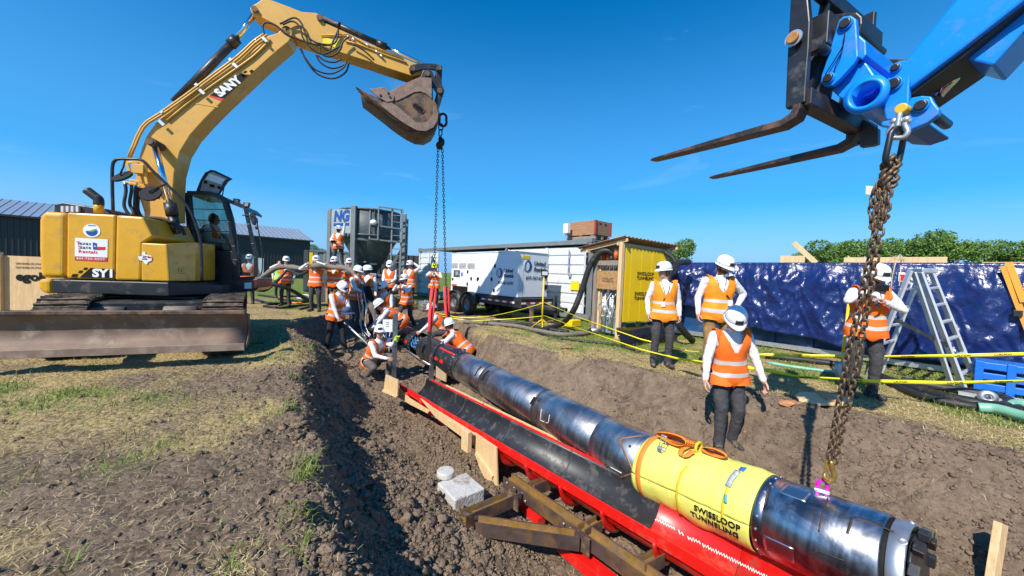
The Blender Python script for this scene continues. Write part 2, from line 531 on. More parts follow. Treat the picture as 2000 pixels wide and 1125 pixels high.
def terrain(x, y, fine=True):
    x = np.asarray(x, float); y = np.asarray(y, float)
    wob = fbm(x * 1.3, y * 1.3, 3, 11) * 0.30
    far = np.maximum(0, np.hypot(x, y) - 14)
    base = fbm(x * 0.25, y * 0.25, 3, 3) * 0.05 * np.clip(1 - far / 20, 0, 1)
    ins = inpoly(x, y)
    dl = pdist(x, y, LEFT); df = pdist(x, y, FAR); dr = pdist(x, y, RIGHT); dn = pdist(x, y, NEAR)
    # low berm along the left lip
    berm = np.exp(-((np.where(ins, -dl, dl) - 0.25) / 0.3) ** 2) * 0.12 * np.clip((y - 4.2) / 1.5, 0, 1) * np.clip((9.5 - y) / 1.5, 0, 1)
    dd = np.maximum(0, np.minimum.reduce([(dl + wob * 0.9) * (1.55 - 0.5 * np.clip((y - 6.4) / 2, 0, 1)), np.maximum(dr + wob, 0) * (1.02 + 1.3 * np.clip((y - 7.2) / 1.2, 0, 1)), df * 0.34, dn * 1.9]))
    floor = 1.12 + fbm(x * 0.9, y * 0.9, 2, 5) * 0.05 - 0.26 * np.clip(1.5 - dl, 0, 1) * np.clip((6.8 - y) / 1.5, 0, 1)
    floor = floor - 0.24 * np.exp(-((x + 1.0) / 0.65) ** 2 - ((y - 3.55) / 0.75) ** 2) - 0.12 * np.exp(-((x + 0.25) / 0.4) ** 2 - ((y - 3.0) / 0.5) ** 2)
    floor = floor + 0.14 * np.exp(-((x + 3.6) / 0.9) ** 2 - ((y - 8.3) / 0.8) ** 2)
    pit = floor * (1 - np.exp(-(dd / floor) ** 1.6 * 1.25))
    z = base + berm - np.where(ins, pit, 0)
    if fine:
        rough = np.where(ins, 1.0, 0.36 + 0.35 * np.exp(-np.minimum(dl, dr) / 0.35)) * np.clip(1 - far / 5, 0, 1)
        lump = np.abs(fbm(x * 3.1, y * 3.1, 2, 23)) * 0.07 + np.abs(fbm(x * 7.5 + 3, y * 7.5, 2, 29)) * 0.055 + np.abs(fbm(x * 15, y * 15, 2, 37)) * 0.032
        z = z + rough * (fbm(x * 2.2, y * 2.2, 3, 31, 0.6) * 0.05 + lump - 0.035)
    return z

def tz(x, y):
    return float(terrain(np.array([x]), np.array([y]), False)[0])

def hit(px, py, y0=1.0, y1=60.0):
    """first point where the pixel's ray meets the ground"""
    d = ray(px, py); d = d / d.y
    ys = np.linspace(y0, y1, 3000)
    zs = CAM.z + d.z * ys
    t = terrain(d.x * ys, ys, False)
    k = np.argmax(zs <= t)
    y = ys[k] if zs[k] <= t[k] else y1
    return Vector((d.x * y, y, tz(d.x * y, y)))

def axis(fine0, fine1, step, lo, hi):
    mid = list(np.arange(fine0, fine1 + 1e-6, step))
    a = []; s = step; v = fine0
    while v > lo:
        s *= 1.16; v -= s; a.append(v)
    b = []; s = step; v = fine1
    while v < hi:
        s *= 1.16; v += s; b.append(v)
    return np.array(a[::-1] + mid + b)

gx = axis(-7.0, 6.4, 0.026, -900, 900)
gy = axis(1.2, 11.0, 0.026, -60, 1500)
GX, GY = np.meshgrid(gx, gy)
GZ = terrain(GX, GY)
nx, ny = len(gx), len(gy)
me = bpy.data.meshes.new('ground')
co = np.stack([GX.ravel(), GY.ravel(), GZ.ravel()], 1)
ii = (np.arange(ny - 1)[:, None] * nx + np.arange(nx - 1)[None, :]).ravel()
fc = np.stack([ii, ii + 1, ii + nx + 1, ii + nx], 1)
me.vertices.add(len(co)); me.vertices.foreach_set('co', co.ravel())
me.loops.add(fc.size); me.loops.foreach_set('vertex_index', fc.ravel().astype(np.int32))
me.polygons.add(len(fc)); me.polygons.foreach_set('loop_start', np.arange(0, fc.size, 4, dtype=np.int32))
me.polygons.foreach_set('use_smooth', np.ones(len(fc), bool))
me.update(); me.validate()

def masks(x, y):
    ins = inpoly(x, y)
    dl = pdist(x, y, LEFT); dr = pdist(x, y, RIGHT); dn = pdist(x, y, NEAR); df = pdist(x, y, FAR)
    de = np.where(ins, -np.minimum.reduce([dl, dr, dn, df]), np.minimum.reduce([dl, dr, dn, df]))
    left = x < (-0.87 * y + 3.0)                       # the excavator's side of the pit
    nl = fbm(x * 0.9, y * 0.9, 4, 41); n2 = fbm(x * 3, y * 3, 3, 47)
    dry = np.clip((de + np.where(left, 0.0, 0.10) + nl * 0.5 + n2 * 0.22) / 0.45, 0, 1)
    # bare trampled soil near the camera and round the excavator
    bare = np.exp(-((x + 1.7) / 0.9) ** 2 - ((y - 2.6) / 1.5) ** 2) * 0.95
    dry = np.where(left, dry * np.clip(0.68 - bare + nl * 0.9, 0, 1), dry)
    green = np.clip(n2 * 0.9 + nl * 1.1 + np.where(left, -0.32, -0.10) + 0.95 * np.clip((de - 0.9) / 1.1, 0, 1) * np.where(left, 0, 1), 0, 1)
    blob = np.exp(-((x + 4.3) / 1.2) ** 2 - ((y - 3.75) / 0.45) ** 2) + np.exp(-((x + 2.9) / 0.45) ** 2 - ((y - 2.55) / 0.3) ** 2)
    green = np.clip(green + blob * (0.55 + 0.6 * n2) * left, 0, 1) * np.clip(de * 3, 0, 1)
    farg = np.clip((np.hypot(x, y) - 15) / 6, 0, 1)
    green = np.maximum(green, farg * 0.75)
    dry = np.maximum(dry, farg)
    return dry, green, ins, de

dry, green, INS, DE = masks(GX, GY)
for nm, a in (('dry', dry), ('green', green), ('wall', np.clip(-DE * 3, 0, 1))):
    at_ = me.attributes.new(nm, 'FLOAT', 'POINT')
    at_.data.foreach_set('value', a.ravel().astype(np.float32))

gm = bpy.data.materials.new('soil_and_dry_grass')
gm.use_nodes = True
t = gm.node_tree
b = t.nodes['Principled BSDF']
b.inputs['Roughness'].default_value = 0.95
b.inputs['Specular IOR Level'].default_value = 0.12
N = t.nodes.new
tc = N('ShaderNodeTexCoord')
def noise(scale, det=6, rough=0.65, vec=None):
    n = N('ShaderNodeTexNoise'); n.inputs['Scale'].default_value = scale; n.inputs['Detail'].default_value = det; n.inputs['Roughness'].default_value = rough
    t.links.new(vec or tc.outputs['Object'], n.inputs['Vector']); return n
def ramp(src, p0, c0, p1, c1):
    r = N('ShaderNodeValToRGB'); e = r.color_ramp.elements
    e[0].position = p0; e[1].position = p1; e[0].color = tuple(c0) + (1,); e[1].color = tuple(c1) + (1,)
    t.links.new(src, r.inputs[0]); return r
def mixc(fac, a, b_):
    x = N('ShaderNodeMix'); x.data_type = 'RGBA'
    t.links.new(fac, x.inputs[0]); t.links.new(a, x.inputs[6]); t.links.new(b_, x.inputs[7]); return x
def math_(op, a, b_=None, c=None):
    x = N('ShaderNodeMath'); x.operation = op
    for i, q in enumerate((a, b_, c)):
        if q is None: continue
        if isinstance(q, (int, float)): x.inputs[i].default_value = q
        else: t.links.new(q, x.inputs[i])
    return x.outputs[0]
def attr(n):
    x = N('ShaderNodeAttribute'); x.attribute_name = n; return x.outputs['Fac']
soil = ramp(noise(7).outputs[0], 0.3, (0.098, 0.069, 0.046), 0.72, (0.29, 0.214, 0.148))
soil2 = mixc(ramp(noise(0.9, 4).outputs[0], 0.42, (0, 0, 0), 0.62, (0.6, 0.6, 0.6)).outputs[0], soil.outputs[0], ramp(noise(30).outputs[0], 0.3, (0.175, 0.127, 0.087), 0.7, (0.34, 0.254, 0.177)).outputs[0])
straw = ramp(noise(45, 5).outputs[0], 0.34, (0.18, 0.13, 0.065), 0.66, (0.60, 0.46, 0.19))
grs = ramp(noise(38, 5).outputs[0], 0.32, (0.045, 0.080, 0.012), 0.7, (0.22, 0.32, 0.055))
fine = noise(26, 6, 0.7).outputs[0]
dfac = math_('MULTIPLY_ADD', attr('dry'), 1.6, math_('MULTIPLY_ADD', fine, 1.7, -1.25))
dfac = math_('MINIMUM', math_('MAXIMUM', math_('MULTIPLY', dfac, 1.25), 0.0), 0.92)
gfac = math_('MULTIPLY_ADD', attr('green'), 1.8, math_('MULTIPLY_ADD', fine, 1.6, -1.3))
gfac = math_('MINIMUM', math_('MAXIMUM', gfac, 0.0), 0.9)
c1 = mixc(dfac, soil2.outputs[2], straw.outputs[0])
c2 = mixc(gfac, c1.outputs[2], grs.outputs[0])
t.links.new(c2.outputs[2], b.inputs['Base Color'])
bh = math_('ADD', math_('MULTIPLY', noise(16, 8, 0.7).outputs[0], 1.0), math_('MULTIPLY', noise(70, 6, 0.7).outputs[0], 0.45))
vo = N('ShaderNodeTexVoronoi'); vo.inputs['Scale'].default_value = 20; vo.inputs['Randomness'].default_value = 1
t.links.new(tc.outputs['Object'], vo.inputs['Vector'])
bh = math_('ADD', bh, math_('MULTIPLY', vo.outputs['Distance'], -0.7))
bp = N('ShaderNodeBump'); bp.inputs['Strength'].default_value = 0.85; bp.inputs['Distance'].default_value = 0.05
t.links.new(bh, bp.inputs['Height']); t.links.new(bp.outputs[0], b.inputs['Normal'])
me.materials.append(gm)
ground = bpy.data.objects.new('ground', me)
COL.objects.link(ground)
ground['kind'] = 'structure'
ground['label'] = 'trampled field of brown soil and dry grass with a long dug pit'

# ---- scattered stuff ------------------------------------------------------------
def mass(name, verts, faces, m, label, vper):
    me = bpy.data.meshes.new(name)
    verts = np.asarray(verts, np.float32); faces = np.asarray(faces, np.int32)
    me.vertices.add(len(verts)); me.vertices.foreach_set('co', verts.ravel())
    k = faces.shape[1]
    me.loops.add(faces.size); me.loops.foreach_set('vertex_index', faces.ravel())
    me.polygons.add(len(faces)); me.polygons.foreach_set('loop_start', np.arange(0, faces.size, k, dtype=np.int32))
    me.update(); me.validate()
    me.materials.append(m)
    o = bpy.data.objects.new(name, me)
    COL.objects.link(o)
    o['kind'] = 'stuff'; o['label'] = label
    return o

def blades(n, xs, ys, zs, length, width, lie, seed, curl=0.3):
    """n thin bent blades (2 quads each); lie = 0 upright .. 1 flat"""
    g = np.random.default_rng(seed)
    az = g.uniform(0, 2 * np.pi, n)
    ln = length * g.uniform(0.5, 1.4, n)
    tilt = np.clip(g.normal(lie, 0.13, n), 0.02, 0.99) * np.pi / 2
    dx = np.sin(tilt) * np.cos(az); dy = np.sin(tilt) * np.sin(az); dz = np.cos(tilt)
    wx = -np.sin(az) * width; wy = np.cos(az) * width
    b0 = np.stack([xs, ys, zs], 1)
    d = np.stack([dx, dy, dz], 1) * ln[:, None]
    w = np.stack([wx, wy, np.zeros(n)], 1)
    mid = b0 + d * 0.55 + np.stack([g.normal(0, 0.08, n) * ln, g.normal(0, 0.08, n) * ln, curl * 0.25 * ln], 1)
    tip = b0 + d
    tip[:, 2] -= curl * 0.15 * ln
    vs = np.stack([b0 - w, b0 + w, mid + w * 0.9, mid - w * 0.9, tip + w * 0.25, tip - w * 0.25], 1).reshape(-1, 3)
    k = np.arange(n)[:, None] * 6
    fs = np.concatenate([k + np.array([[0, 1, 2, 3]]), k + np.array([[3, 2, 4, 5]])])
    return vs, fs

def scatter(n, x0, x1, y0, y1, prob, seed):
    g = np.random.default_rng(seed)
    # denser near the camera
    u = g.uniform(0, 1, n * 4)
    y = y0 * (y1 / y0) ** u
    x = g.uniform(x0, x1, n * 4)
    keep = g.uniform(0, 1, n * 4) < prob(x, y)
    return x[keep][:n], y[keep][:n]

m_straw = mat('straw_blades', (0.60, 0.48, 0.25), 0.8, var=0.35, scale=8, spec=0.2)
m_green = mat('green_blades', (0.16, 0.22, 0.035), 0.6, var=0.45, scale=6, spec=0.3)
x, y = scatter(30000, -6.5, 0.5, 1.5, 8, lambda x, y: masks(x, y)[0] ** 1.3 * 0.8 + 0.14, 1)
z = terrain(x, y)
a1 = blades(len(x), x, y, z + 0.006, 0.05, 0.0011, 0.93, 2, 0.25)
x, y = scatter(19000, -0.5, 7.5, 3.0, 9, lambda x, y: masks(x, y)[0] * 0.8 + 0.07, 5)
z = terrain(x, y)
a2 = blades(len(x), x, y, z + 0.004, 0.06, 0.0016, 0.8, 6, 0.4)
vs = np.concatenate([a1[0], a2[0]]); fs = np.concatenate([a1[1], a2[1] + len(a1[0])])
mass('dry_grass', vs, fs, m_straw, 'dry straw and dead grass blades lying over the trampled soil', 6)
x, y = scatter(26000, -7, 7.5, 1.6, 13, lambda x, y: masks(x, y)[1] ** 1.5, 9)
z = terrain(x, y)
g1 = blades(len(x), x, y, z - 0.004, 0.085, 0.0024, 0.42, 10, 0.5)
# green tufts hanging over the left lip of the pit
tx, ty = [], []
for (cx, cy, k, s) in [(-1.36, 2.45, 60, .04), (-1.42, 2.62, 50, .04), (-1.14, 2.05, 26, .035), (-2.15, 3.55, 55, .06), (-2.72, 4.75, 40, .07), (-3.2, 5.8, 90, .18), (-1.0, 1.8, 22, .03), (-3.5, 6.3, 60, .14)]:
    tx.append(RNG.normal(cx, s, k)); ty.append(RNG.normal(cy, s * 1.3, k))
tx = np.concatenate(tx); ty = np.concatenate(ty)
g2 = blades(len(tx), tx, ty, terrain(tx, ty) - 0.01, 0.12, 0.0026, 0.55, 12, 0.8)
vs = np.concatenate([g1[0], g2[0]]); fs = np.concatenate([g1[1], g2[1] + len(g1[0])])
mass('green_grass', vs, fs, m_green, 'patches of short green grass and tufts on the pit edges', 6)

# soil clods
m_clod = mat('soil_clod', (0.19, 0.141, 0.100), 0.95, var=0.45, scale=9, bump=1.0, bscale=55, spec=0.1)
def ico(sub):
    bmv = bmesh.new(); bmesh.ops.create_icosphere(bmv, subdivisions=sub, radius=1.0)
    a = np.array([v.co[:] for v in bmv.verts]), np.array([[v.index for v in f.verts] for f in bmv.faces]); bmv.free(); return a
def variants_of(V0, n, rough):
    o = []
    for k in range(n):
        p = V0 * (1 + 0.30 * vnoise3(V0 * 1.4 + k * 7.7, k)[:, None] + rough * vnoise3(V0 * 3.7 + k * 3.1, k + 40)[:, None] - 0.25 * np.abs(vnoise3(V0 * 2.3 + k * 5.3, k + 80))[:, None])
        o.append(p * np.array([1.0, RNG.uniform(0.65, 0.95), RNG.uniform(0.5, 0.85)]))
    return o
BIG_V, BIG_F = ico(2); SML_V, SML_F = ico(1)
BIGS = variants_of(BIG_V, 10, 0.62); SMLS = variants_of(SML_V, 10, 0.5)
def clods(x, y, size, seed, big, sink=0.36, hi=3.0, sig=0.55):
    g = np.random.default_rng(seed); n = len(x)
    z = terrain(x, y); vs_, F0 = (BIGS, BIG_F) if big else (SMLS, SML_F)
    s = size * np.clip(g.lognormal(-0.25, sig, n), 0.3, hi)
    a = g.uniform(0, 6.28, n); c, sn = np.cos(a), np.sin(a)
    base = np.stack(vs_)[g.integers(0, len(vs_), n)] * s[:, None, None]
    tl = g.normal(0, 0.35, n)
    yy = base[:, :, 1] * np.cos(tl)[:, None] - base[:, :, 2] * np.sin(tl)[:, None]; zz = base[:, :, 1] * np.sin(tl)[:, None] + base[:, :, 2] * np.cos(tl)[:, None]
    P = np.stack([base[:, :, 0] * c[:, None] - yy * sn[:, None] + x[:, None], base[:, :, 0] * sn[:, None] + yy * c[:, None] + y[:, None], zz + (z + s * (0.5 - sink))[:, None]], 2)
    F = F0[None] + (np.arange(n) * base.shape[1])[:, None, None]
    return P.reshape(-1, 3), F.reshape(-1, 3)
def pclod(x, y):
    ins = inpoly(x, y); dl = pdist(x, y, LEFT); dr = pdist(x, y, RIGHT)
    lump = np.clip(fbm(x * 1.2, y * 1.2, 3, 77) * 1.6 + 0.5, 0.06, 1)
    p = np.where(ins, np.where(dl < dr, np.exp(-np.maximum(dl - 0.9, 0) / 1.0), 0.10), 0.10 * np.exp(-np.minimum(dl, dr) / 0.25) + 0.002)
    return p * lump
def psmall(x, y):
    ins = inpoly(x, y); dl = pdist(x, y, LEFT); dr = pdist(x, y, RIGHT)
    lump = np.clip(fbm(x * 1.7, y * 1.7, 3, 78) * 1.3 + 0.6, 0.1, 1)
    return np.where(ins, np.where(dl < dr, 1.0, 0.62), 0.5 * np.exp(-np.minimum(dl, dr) / 0.3) + 0.025 * (x < -0.87 * y + 3)) * lump
parts = []
x, y = scatter(2600, -4.8, 5.5, 1.7, 9.5, pclod, 21); parts.append(clods(x, y, 0.026, 22, True, hi=2.4))
x, y = scatter(1900, -3.0, 1.2, 2.2, 5.6, pclod, 25); parts.append(clods(x, y, 0.028, 26, True, hi=2.3))
x, y = scatter(38000, -4.8, 5.8, 1.5, 9.5, psmall, 23); parts.append(clods(x, y, 0.0145, 24, False, hi=2.4))
VV, FF, o_ = [], [], 0
for a, f in parts:
    VV.append(a); FF.append(f + o_); o_ += len(a)
mass('soil_clods', np.concatenate(VV), np.concatenate(FF), m_clod, 'crumbly clods of dark soil tumbled down the pit walls', 0)
# ---------------------------------------------------------------- people
SKIN = lambda i: mat('skin_%s' % ('light', 'tan', 'ruddy')[i], [(0.52, 0.30, 0.21), (0.42, 0.235, 0.15), (0.55, 0.27, 0.19)][i], 0.5, var=0.08, scale=20)
m_shirt = mat('white_shirt', (0.70, 0.70, 0.72), 0.85, var=0.05, scale=12, bump=0.5, bscale=22)
TROUS = dict(dark=mat('charcoal_trousers', (0.045, 0.043, 0.047), 0.85, var=0.3, scale=9, bump=0.6, bscale=24), black=mat('black_trousers', (0.014, 0.014, 0.017), 0.8, var=0.25, scale=14),
             grey=mat('grey_trousers', (0.105, 0.098, 0.09), 0.85, var=0.2, scale=14), tan=mat('tan_trousers', (0.26, 0.145, 0.05), 0.85, var=0.2, scale=9, bump=0.6, bscale=24),
             brown=mat('brown_trousers', (0.16, 0.09, 0.035), 0.85, var=0.2, scale=14))
m_boot = mat('dark_boots', (0.035, 0.03, 0.028), 0.7, var=0.3, dirt=((0.2, 0.16, 0.12), 0.4, 20))
m_lip = mat('lips', (0.34, 0.10, 0.085), 0.45, var=0.05)
m_eye = mat('eye_dark', (0.03, 0.022, 0.02), 0.3, var=0.05)
m_hat = mat('helmet_white', (0.80, 0.81, 0.81), 0.28, var=0.03, coat=0.3)
m_haty = mat('helmet_yellow', (0.72, 0.66, 0.02), 0.3, var=0.03, coat=0.3)
m_sticker = mat('helmet_sticker', (0.02, 0.02, 0.02), 0.45, var=0.1)
HAIR = dict(dark=mat('hair_dark', (0.025, 0.016, 0.011), 0.6, var=0.4, scale=60), brown=mat('hair_brown', (0.07, 0.038, 0.018), 0.6, var=0.4, scale=60), fair=mat('hair_fair', (0.22, 0.13, 0.055), 0.6, var=0.3, scale=60))

def vest_mat(name, col):
    mm = bpy.data.materials.new(name); mm.use_nodes = True
    t = mm.node_tree; b = t.nodes['Principled BSDF']
    b.inputs['Roughness'].default_value = 0.75
    N = t.nodes.new; L = t.links.new
    a = N('ShaderNodeAttribute'); a.attribute_name = 'vh'
    def band(lo, hi):
        r = N('ShaderNodeValToRGB'); r.color_ramp.interpolation = 'CONSTANT'
        e = r.color_ramp.elements; e[0].position = 0; e[0].color = (0, 0, 0, 1); e[1].position = lo + 0.3; e[1].color = (1, 1, 1, 1)
        x = e.new(hi + 0.3); x.color = (0, 0, 0, 1)
        m = N('ShaderNodeMath'); m.operation = 'ADD'; m.inputs[1].default_value = 0.3
        L(a.outputs['Fac'], m.inputs[0]); L(m.outputs[0], r.inputs[0]); return r.outputs[0]
    b1 = band(0.155, 0.202); b2 = band(0.012, 0.058)
    m = N('ShaderNodeMath'); m.operation = 'ADD'; L(b1, m.inputs[0]); L(b2, m.inputs[1])
    nz = N('ShaderNodeTexNoise'); nz.inputs['Scale'].default_value = 9; nz.inputs['Detail'].default_value = 4
    tc = N('ShaderNodeTexCoord'); L(tc.outputs['Object'], nz.inputs['Vector'])
    r = N('ShaderNodeValToRGB'); e = r.color_ramp.elements; e[0].position = 0.3; e[1].position = 0.7
    e[0].color = tuple(c * 0.86 for c in col) + (1,); e[1].color = tuple(min(1, c * 1.1) for c in col) + (1,)
    L(nz.outputs[0], r.inputs[0])
    x = N('ShaderNodeMix'); x.data_type = 'RGBA'; x.inputs[7].default_value = (0.52, 0.50, 0.49, 1)
    L(m.outputs[0], x.inputs[0]); L(r.outputs[0], x.inputs[6]); L(x.outputs[2], b.inputs['Base Color'])
    bp = N('ShaderNodeBump'); bp.inputs['Strength'].default_value = 0.5; bp.inputs['Distance'].default_value = 0.02
    L(nz.outputs[0], bp.inputs['Height']); L(bp.outputs[0], b.inputs['Normal'])
    return mm
VEST = dict(orange=vest_mat('vest_orange', (0.92, 0.155, 0.008)), amber=vest_mat('vest_amber', (0.92, 0.27, 0.008)), lime=vest_mat('vest_lime', (0.42, 0.75, 0.03)))

def evmesh(verts, faces, voxel, smooth=4):
    me = bpy.data.meshes.new('tmp'); me.from_pydata([tuple(v) for v in verts], [], faces)
    ob = bpy.data.objects.new('tmp', me); COL.objects.link(ob)
    md = ob.modifiers.new('r', 'REMESH'); md.mode = 'VOXEL'; md.voxel_size = voxel
    if smooth:
        ms = ob.modifiers.new('s', 'SMOOTH'); ms.factor = 0.5; ms.iterations = smooth
    dg = bpy.context.evaluated_depsgraph_get()
    ev = ob.evaluated_get(dg); m2 = ev.to_mesh()
    n = len(m2.vertices); co = np.empty(n * 3, np.float32); m2.vertices.foreach_get('co', co)
    fs = np.array([p.vertices[:] for p in m2.polygons if len(p.vertices) == 4], np.int32)
    ev.to_mesh_clear(); bpy.data.objects.remove(ob); bpy.data.meshes.remove(me)
    return co.reshape(-1, 3).astype(float), fs

def capsule(mb, p0, p1, r0, r1, n=10, ax=None, flat=1.0):
    """closed tapered capsule"""
    p0 = Vector(p0); p1 = Vector(p1); d = (p1 - p0).normalized()
    pts = []; rs = []
    for t in (-0.98, -0.7, -0.35):
        pts.append(p0 + d * (r0 * t)); rs.append(r0 * math.sqrt(1 - t * t))
    k = 5
    for i in range(k + 1):
        pts.append(p0.lerp(p1, i / k)); rs.append(r0 + (r1 - r0) * i / k)
    for t in (0.35, 0.7, 0.98):
        pts.append(p1 + d * (r1 * t)); rs.append(r1 * math.sqrt(1 - t * t))
    mb.tube(pts, rs, n, flat=flat)

HANDS = {}
def hand_mesh(kind, voxel):
    """right hand: wrist at origin, fingers towards +Y, palm faces -Z, thumb on the -X side"""
    key = (kind, voxel)
    if key in HANDS:
        return HANDS[key]
    mb = MB()
    capsule(mb, (0, -0.02, 0), (0, 0.03, 0), 0.026, 0.03, 10, flat=0.72)
    for x in (-0.028, -0.009, 0.01, 0.028):
        capsule(mb, (x * 0.6, 0.012, 0), (x, 0.085, 0.002), 0.016, 0.0125, 8)
    curl = dict(relax=(22, 28, 22), grip=(62, 80, 50), flat=(6, 8, 6))[kind]
    for x, ln in ((-0.030, 0.074), (-0.010, 0.083), (0.010, 0.077), (0.029, 0.06)):
        p = Vector((x, 0.086, 0.002)); a = 0
        for sgi, (fr, c) in enumerate(zip((0.45, 0.32, 0.26), curl)):
            a += R_(c)
            q = p + Vector((x * 0.08, math.cos(a), -math.sin(a))) * (ln * fr)
            capsule(mb, p, q, 0.0105 - 0.0012 * sgi, 0.0098 - 0.0012 * sgi, 8); p = q
    a = dict(relax=0.75, grip=0.35, flat=0.9)[kind]
    p = Vector((-0.024, 0.022, -0.004)); dz = dict(relax=-0.35, grip=-0.8, flat=-0.15)[kind]
    for ln, r0, r1, aa in ((0.042, 0.016, 0.0125, a), (0.032, 0.0125, 0.0115, a * 0.6), (0.025, 0.0115, 0.0095, a * 0.25)):
        q = p + Vector((-math.sin(aa), math.cos(aa), dz)).normalized() * ln
        capsule(mb, p, q, r0, r1, 8); p = q
    HANDS[key] = evmesh(mb.v, mb.f, voxel, 2)
    return HANDS[key]

def ik(a, b, l1, l2, hint):
    d = b - a; L_ = d.length
    if L_ > (l1 + l2) * 0.998:
        b = a + d * ((l1 + l2) * 0.998 / L_); d = b - a; L_ = d.length
    if L_ < abs(l1 - l2) + 0.02:
        b = a + d.normalized() * (abs(l1 - l2) + 0.02); d = b - a; L_ = d.length
    dn = d.normalized()
    h = hint - dn * hint.dot(dn); h.normalize()
    x = (l1 * l1 - l2 * l2 + L_ * L_) / (2 * L_)
    y = math.sqrt(max(0, l1 * l1 - x * x))
    return a + dn * x + h * y, b

PEOPLE = []
def person(label, loc, face, h=1.78, lean=0, tilt=0, twist=0, head=(0, 0), pel=None, lf=None, rf=None, lh=None, rh=None, le=None, re=None, lk=None, rk=None,
           hands=('relax', 'relax'), trousers='dark', vest='orange', skin=0, hair='dark', helmet='white', beard=False, ponytail=False, badge=False, voxel=0.022,
           group='crew in orange vests and helmets round the pit', feet_yaw=(12, -12), stocky=1.0, glasses=False, wrinkle=1.0, sit=False, name='person'):
    """face = direction (x, y) the person faces; all pose points in the person's own frame: +X their right, +Y forward, metres for a 1.78 m body"""
    k = h / 1.78
    root = thing(name, label, 'person', loc, group)
    th = math.atan2(-face[0], face[1])
    RZ = Matrix.Rotation(th, 3, 'Z')
    g = random.Random(hash(label) % 10007 if False else sum(ord(c) for c in label))
    pel = Vector(pel or (0, 0, 0.93))
    ms = Matrix.Rotation(R_(-lean), 3, 'X') @ Matrix.Rotation(R_(tilt), 3, 'Y')
    s_up = ms @ Vector((0, 0, 1)); tw = Matrix.Rotation(R_(twist), 3, s_up)
    s_r = tw @ ms @ Vector((1, 0, 0)); s_f = s_up.cross(s_r)
    p_r = Matrix.Rotation(R_(twist * 0.3), 3, 'Z') @ Vector((1, 0, 0))
    neck = pel + s_up * 0.53
    hp, hy = head
    hm = Matrix.Rotation(R_(hy), 3, 'Z') @ Matrix.Rotation(R_(-hp), 3, 'X')
    basef = Matrix.Rotation(R_(twist), 3, 'Z')
    h_r = basef @ hm @ Vector((1, 0, 0)); h_f = basef @ hm @ Vector((0, 1, 0)); h_u = h_r.cross(h_f)
    hc = neck + (s_up * 0.45 + h_u * 0.55).normalized() * 0.085 + h_u * 0.095 + h_f * 0.02
    shL = neck - s_up * 0.055 - s_r * 0.185 * stocky; shR = neck - s_up * 0.055 + s_r * 0.185 * stocky
    lh = Vector(lh) if lh else shL - Vector((0.075, 0, 0.50)) + s_f * 0.05
    rh = Vector(rh) if rh else shR + Vector((0.075, 0, -0.50)) + s_f * 0.05
    elL, lh = ik(shL, lh, 0.285, 0.255, Vector(le) if le else Vector((-0.5, -1, -0.2)))
    elR, rh = ik(shR, rh, 0.285, 0.255, Vector(re) if re else Vector((0.5, -1, -0.2)))
    hipL = pel - p_r * 0.09; hipR = pel + p_r * 0.09
    lf = Vector(lf or (-0.12, 0.0, 0.085)); rf = Vector(rf or (0.12, 0.0, 0.085))
    knL, lf = ik(hipL, lf, 0.43, 0.425, Vector(lk) if lk else Vector((-0.12, 1, 0)))
    knR, rf = ik(hipR, rf, 0.43, 0.425, Vector(rk) if rk else Vector((0.12, 1, 0)))
    mb = MB(); seg = []      # seg: (label, p0, p1, r0, r1)
    st = stocky
    rings = [(-0.13, 0.105, 0.085), (-0.06, 0.158, 0.118), (0.02, 0.172 * st, 0.122 * st), (0.13, 0.152 * st, 0.112 * st), (0.22, 0.150 * st, 0.110 * st), (0.33, 0.172 * st, 0.122 * st), (0.42, 0.178 * st, 0.115), (0.475, 0.165 * st, 0.095), (0.515, 0.11, 0.075), (0.545, 0.06, 0.055)]
    o = len(mb.v); n = 18
    for (q, a, b) in rings:
        for j in range(n):
            t = 2 * math.pi * j / n
            ct, stt = math.cos(t), math.sin(t)
            ex = math.copysign(abs(ct) ** 0.85, ct); ey = math.copysign(abs(stt) ** 0.85, stt)
            mb.v.append(tuple(pel + s_up * q + s_r * (a * ex) + s_f * (b * ey + 0.01)))
    for i in range(len(rings) - 1):
        for j in range(n):
            j2 = (j + 1) % n
            mb.f.append([o + i * n + j, o + i * n + j2, o + (i + 1) * n + j2, o + (i + 1) * n + j])
    mb.f.append([o + j for j in range(n)][::-1]); mb.f.append([o + (len(rings) - 1) * n + j for j in range(n)])
    def limb(lab, a, b, r0, r1):
        capsule(mb, a, b, r0, r1, 12); seg.append((lab, a, b, r0, r1))
    for sh, el, wr in ((shL, elL, lh), (shR, elR, rh)):
        limb('shirt', sh, el, 0.066, 0.052); limb('shirt', el, wr, 0.051, 0.036)
    for hpj, kn, an in ((hipL, knL, lf), (hipR, knR, rf)):
        limb('trousers', hpj - Vector((0, 0, 0.02)), kn, 0.096, 0.070); limb('trousers', kn, an, 0.070, 0.058)
        # bagged hem
        d = (an - kn).normalized(); capsule(mb, an - d * 0.10, an - d * 0.01, 0.060, 0.063, 12)
    for kn, an, fy, sx in ((knL, lf, feet_yaw[0], -1), (knR, rf, feet_yaw[1], 1)):
        fd = Matrix.Rotation(R_(fy), 3, 'Z') @ Vector((0, 1, 0))
        heel = an + Vector((0, 0, -0.042)) - fd * 0.055; toe = an + Vector((0, 0, -0.042)) + fd * 0.165
        limb('boot', heel, toe, 0.047, 0.044); seg.append(('boot', an, an + Vector((0, 0, -0.03)), 0.05, 0.05)); capsule(mb, an + Vector((0, 0, 0.02)), heel + fd * 0.04, 0.05, 0.045, 10)
    limb('skin', neck - s_up * 0.02, hc - h_u * 0.06 - h_f * 0.015, 0.056, 0.054)
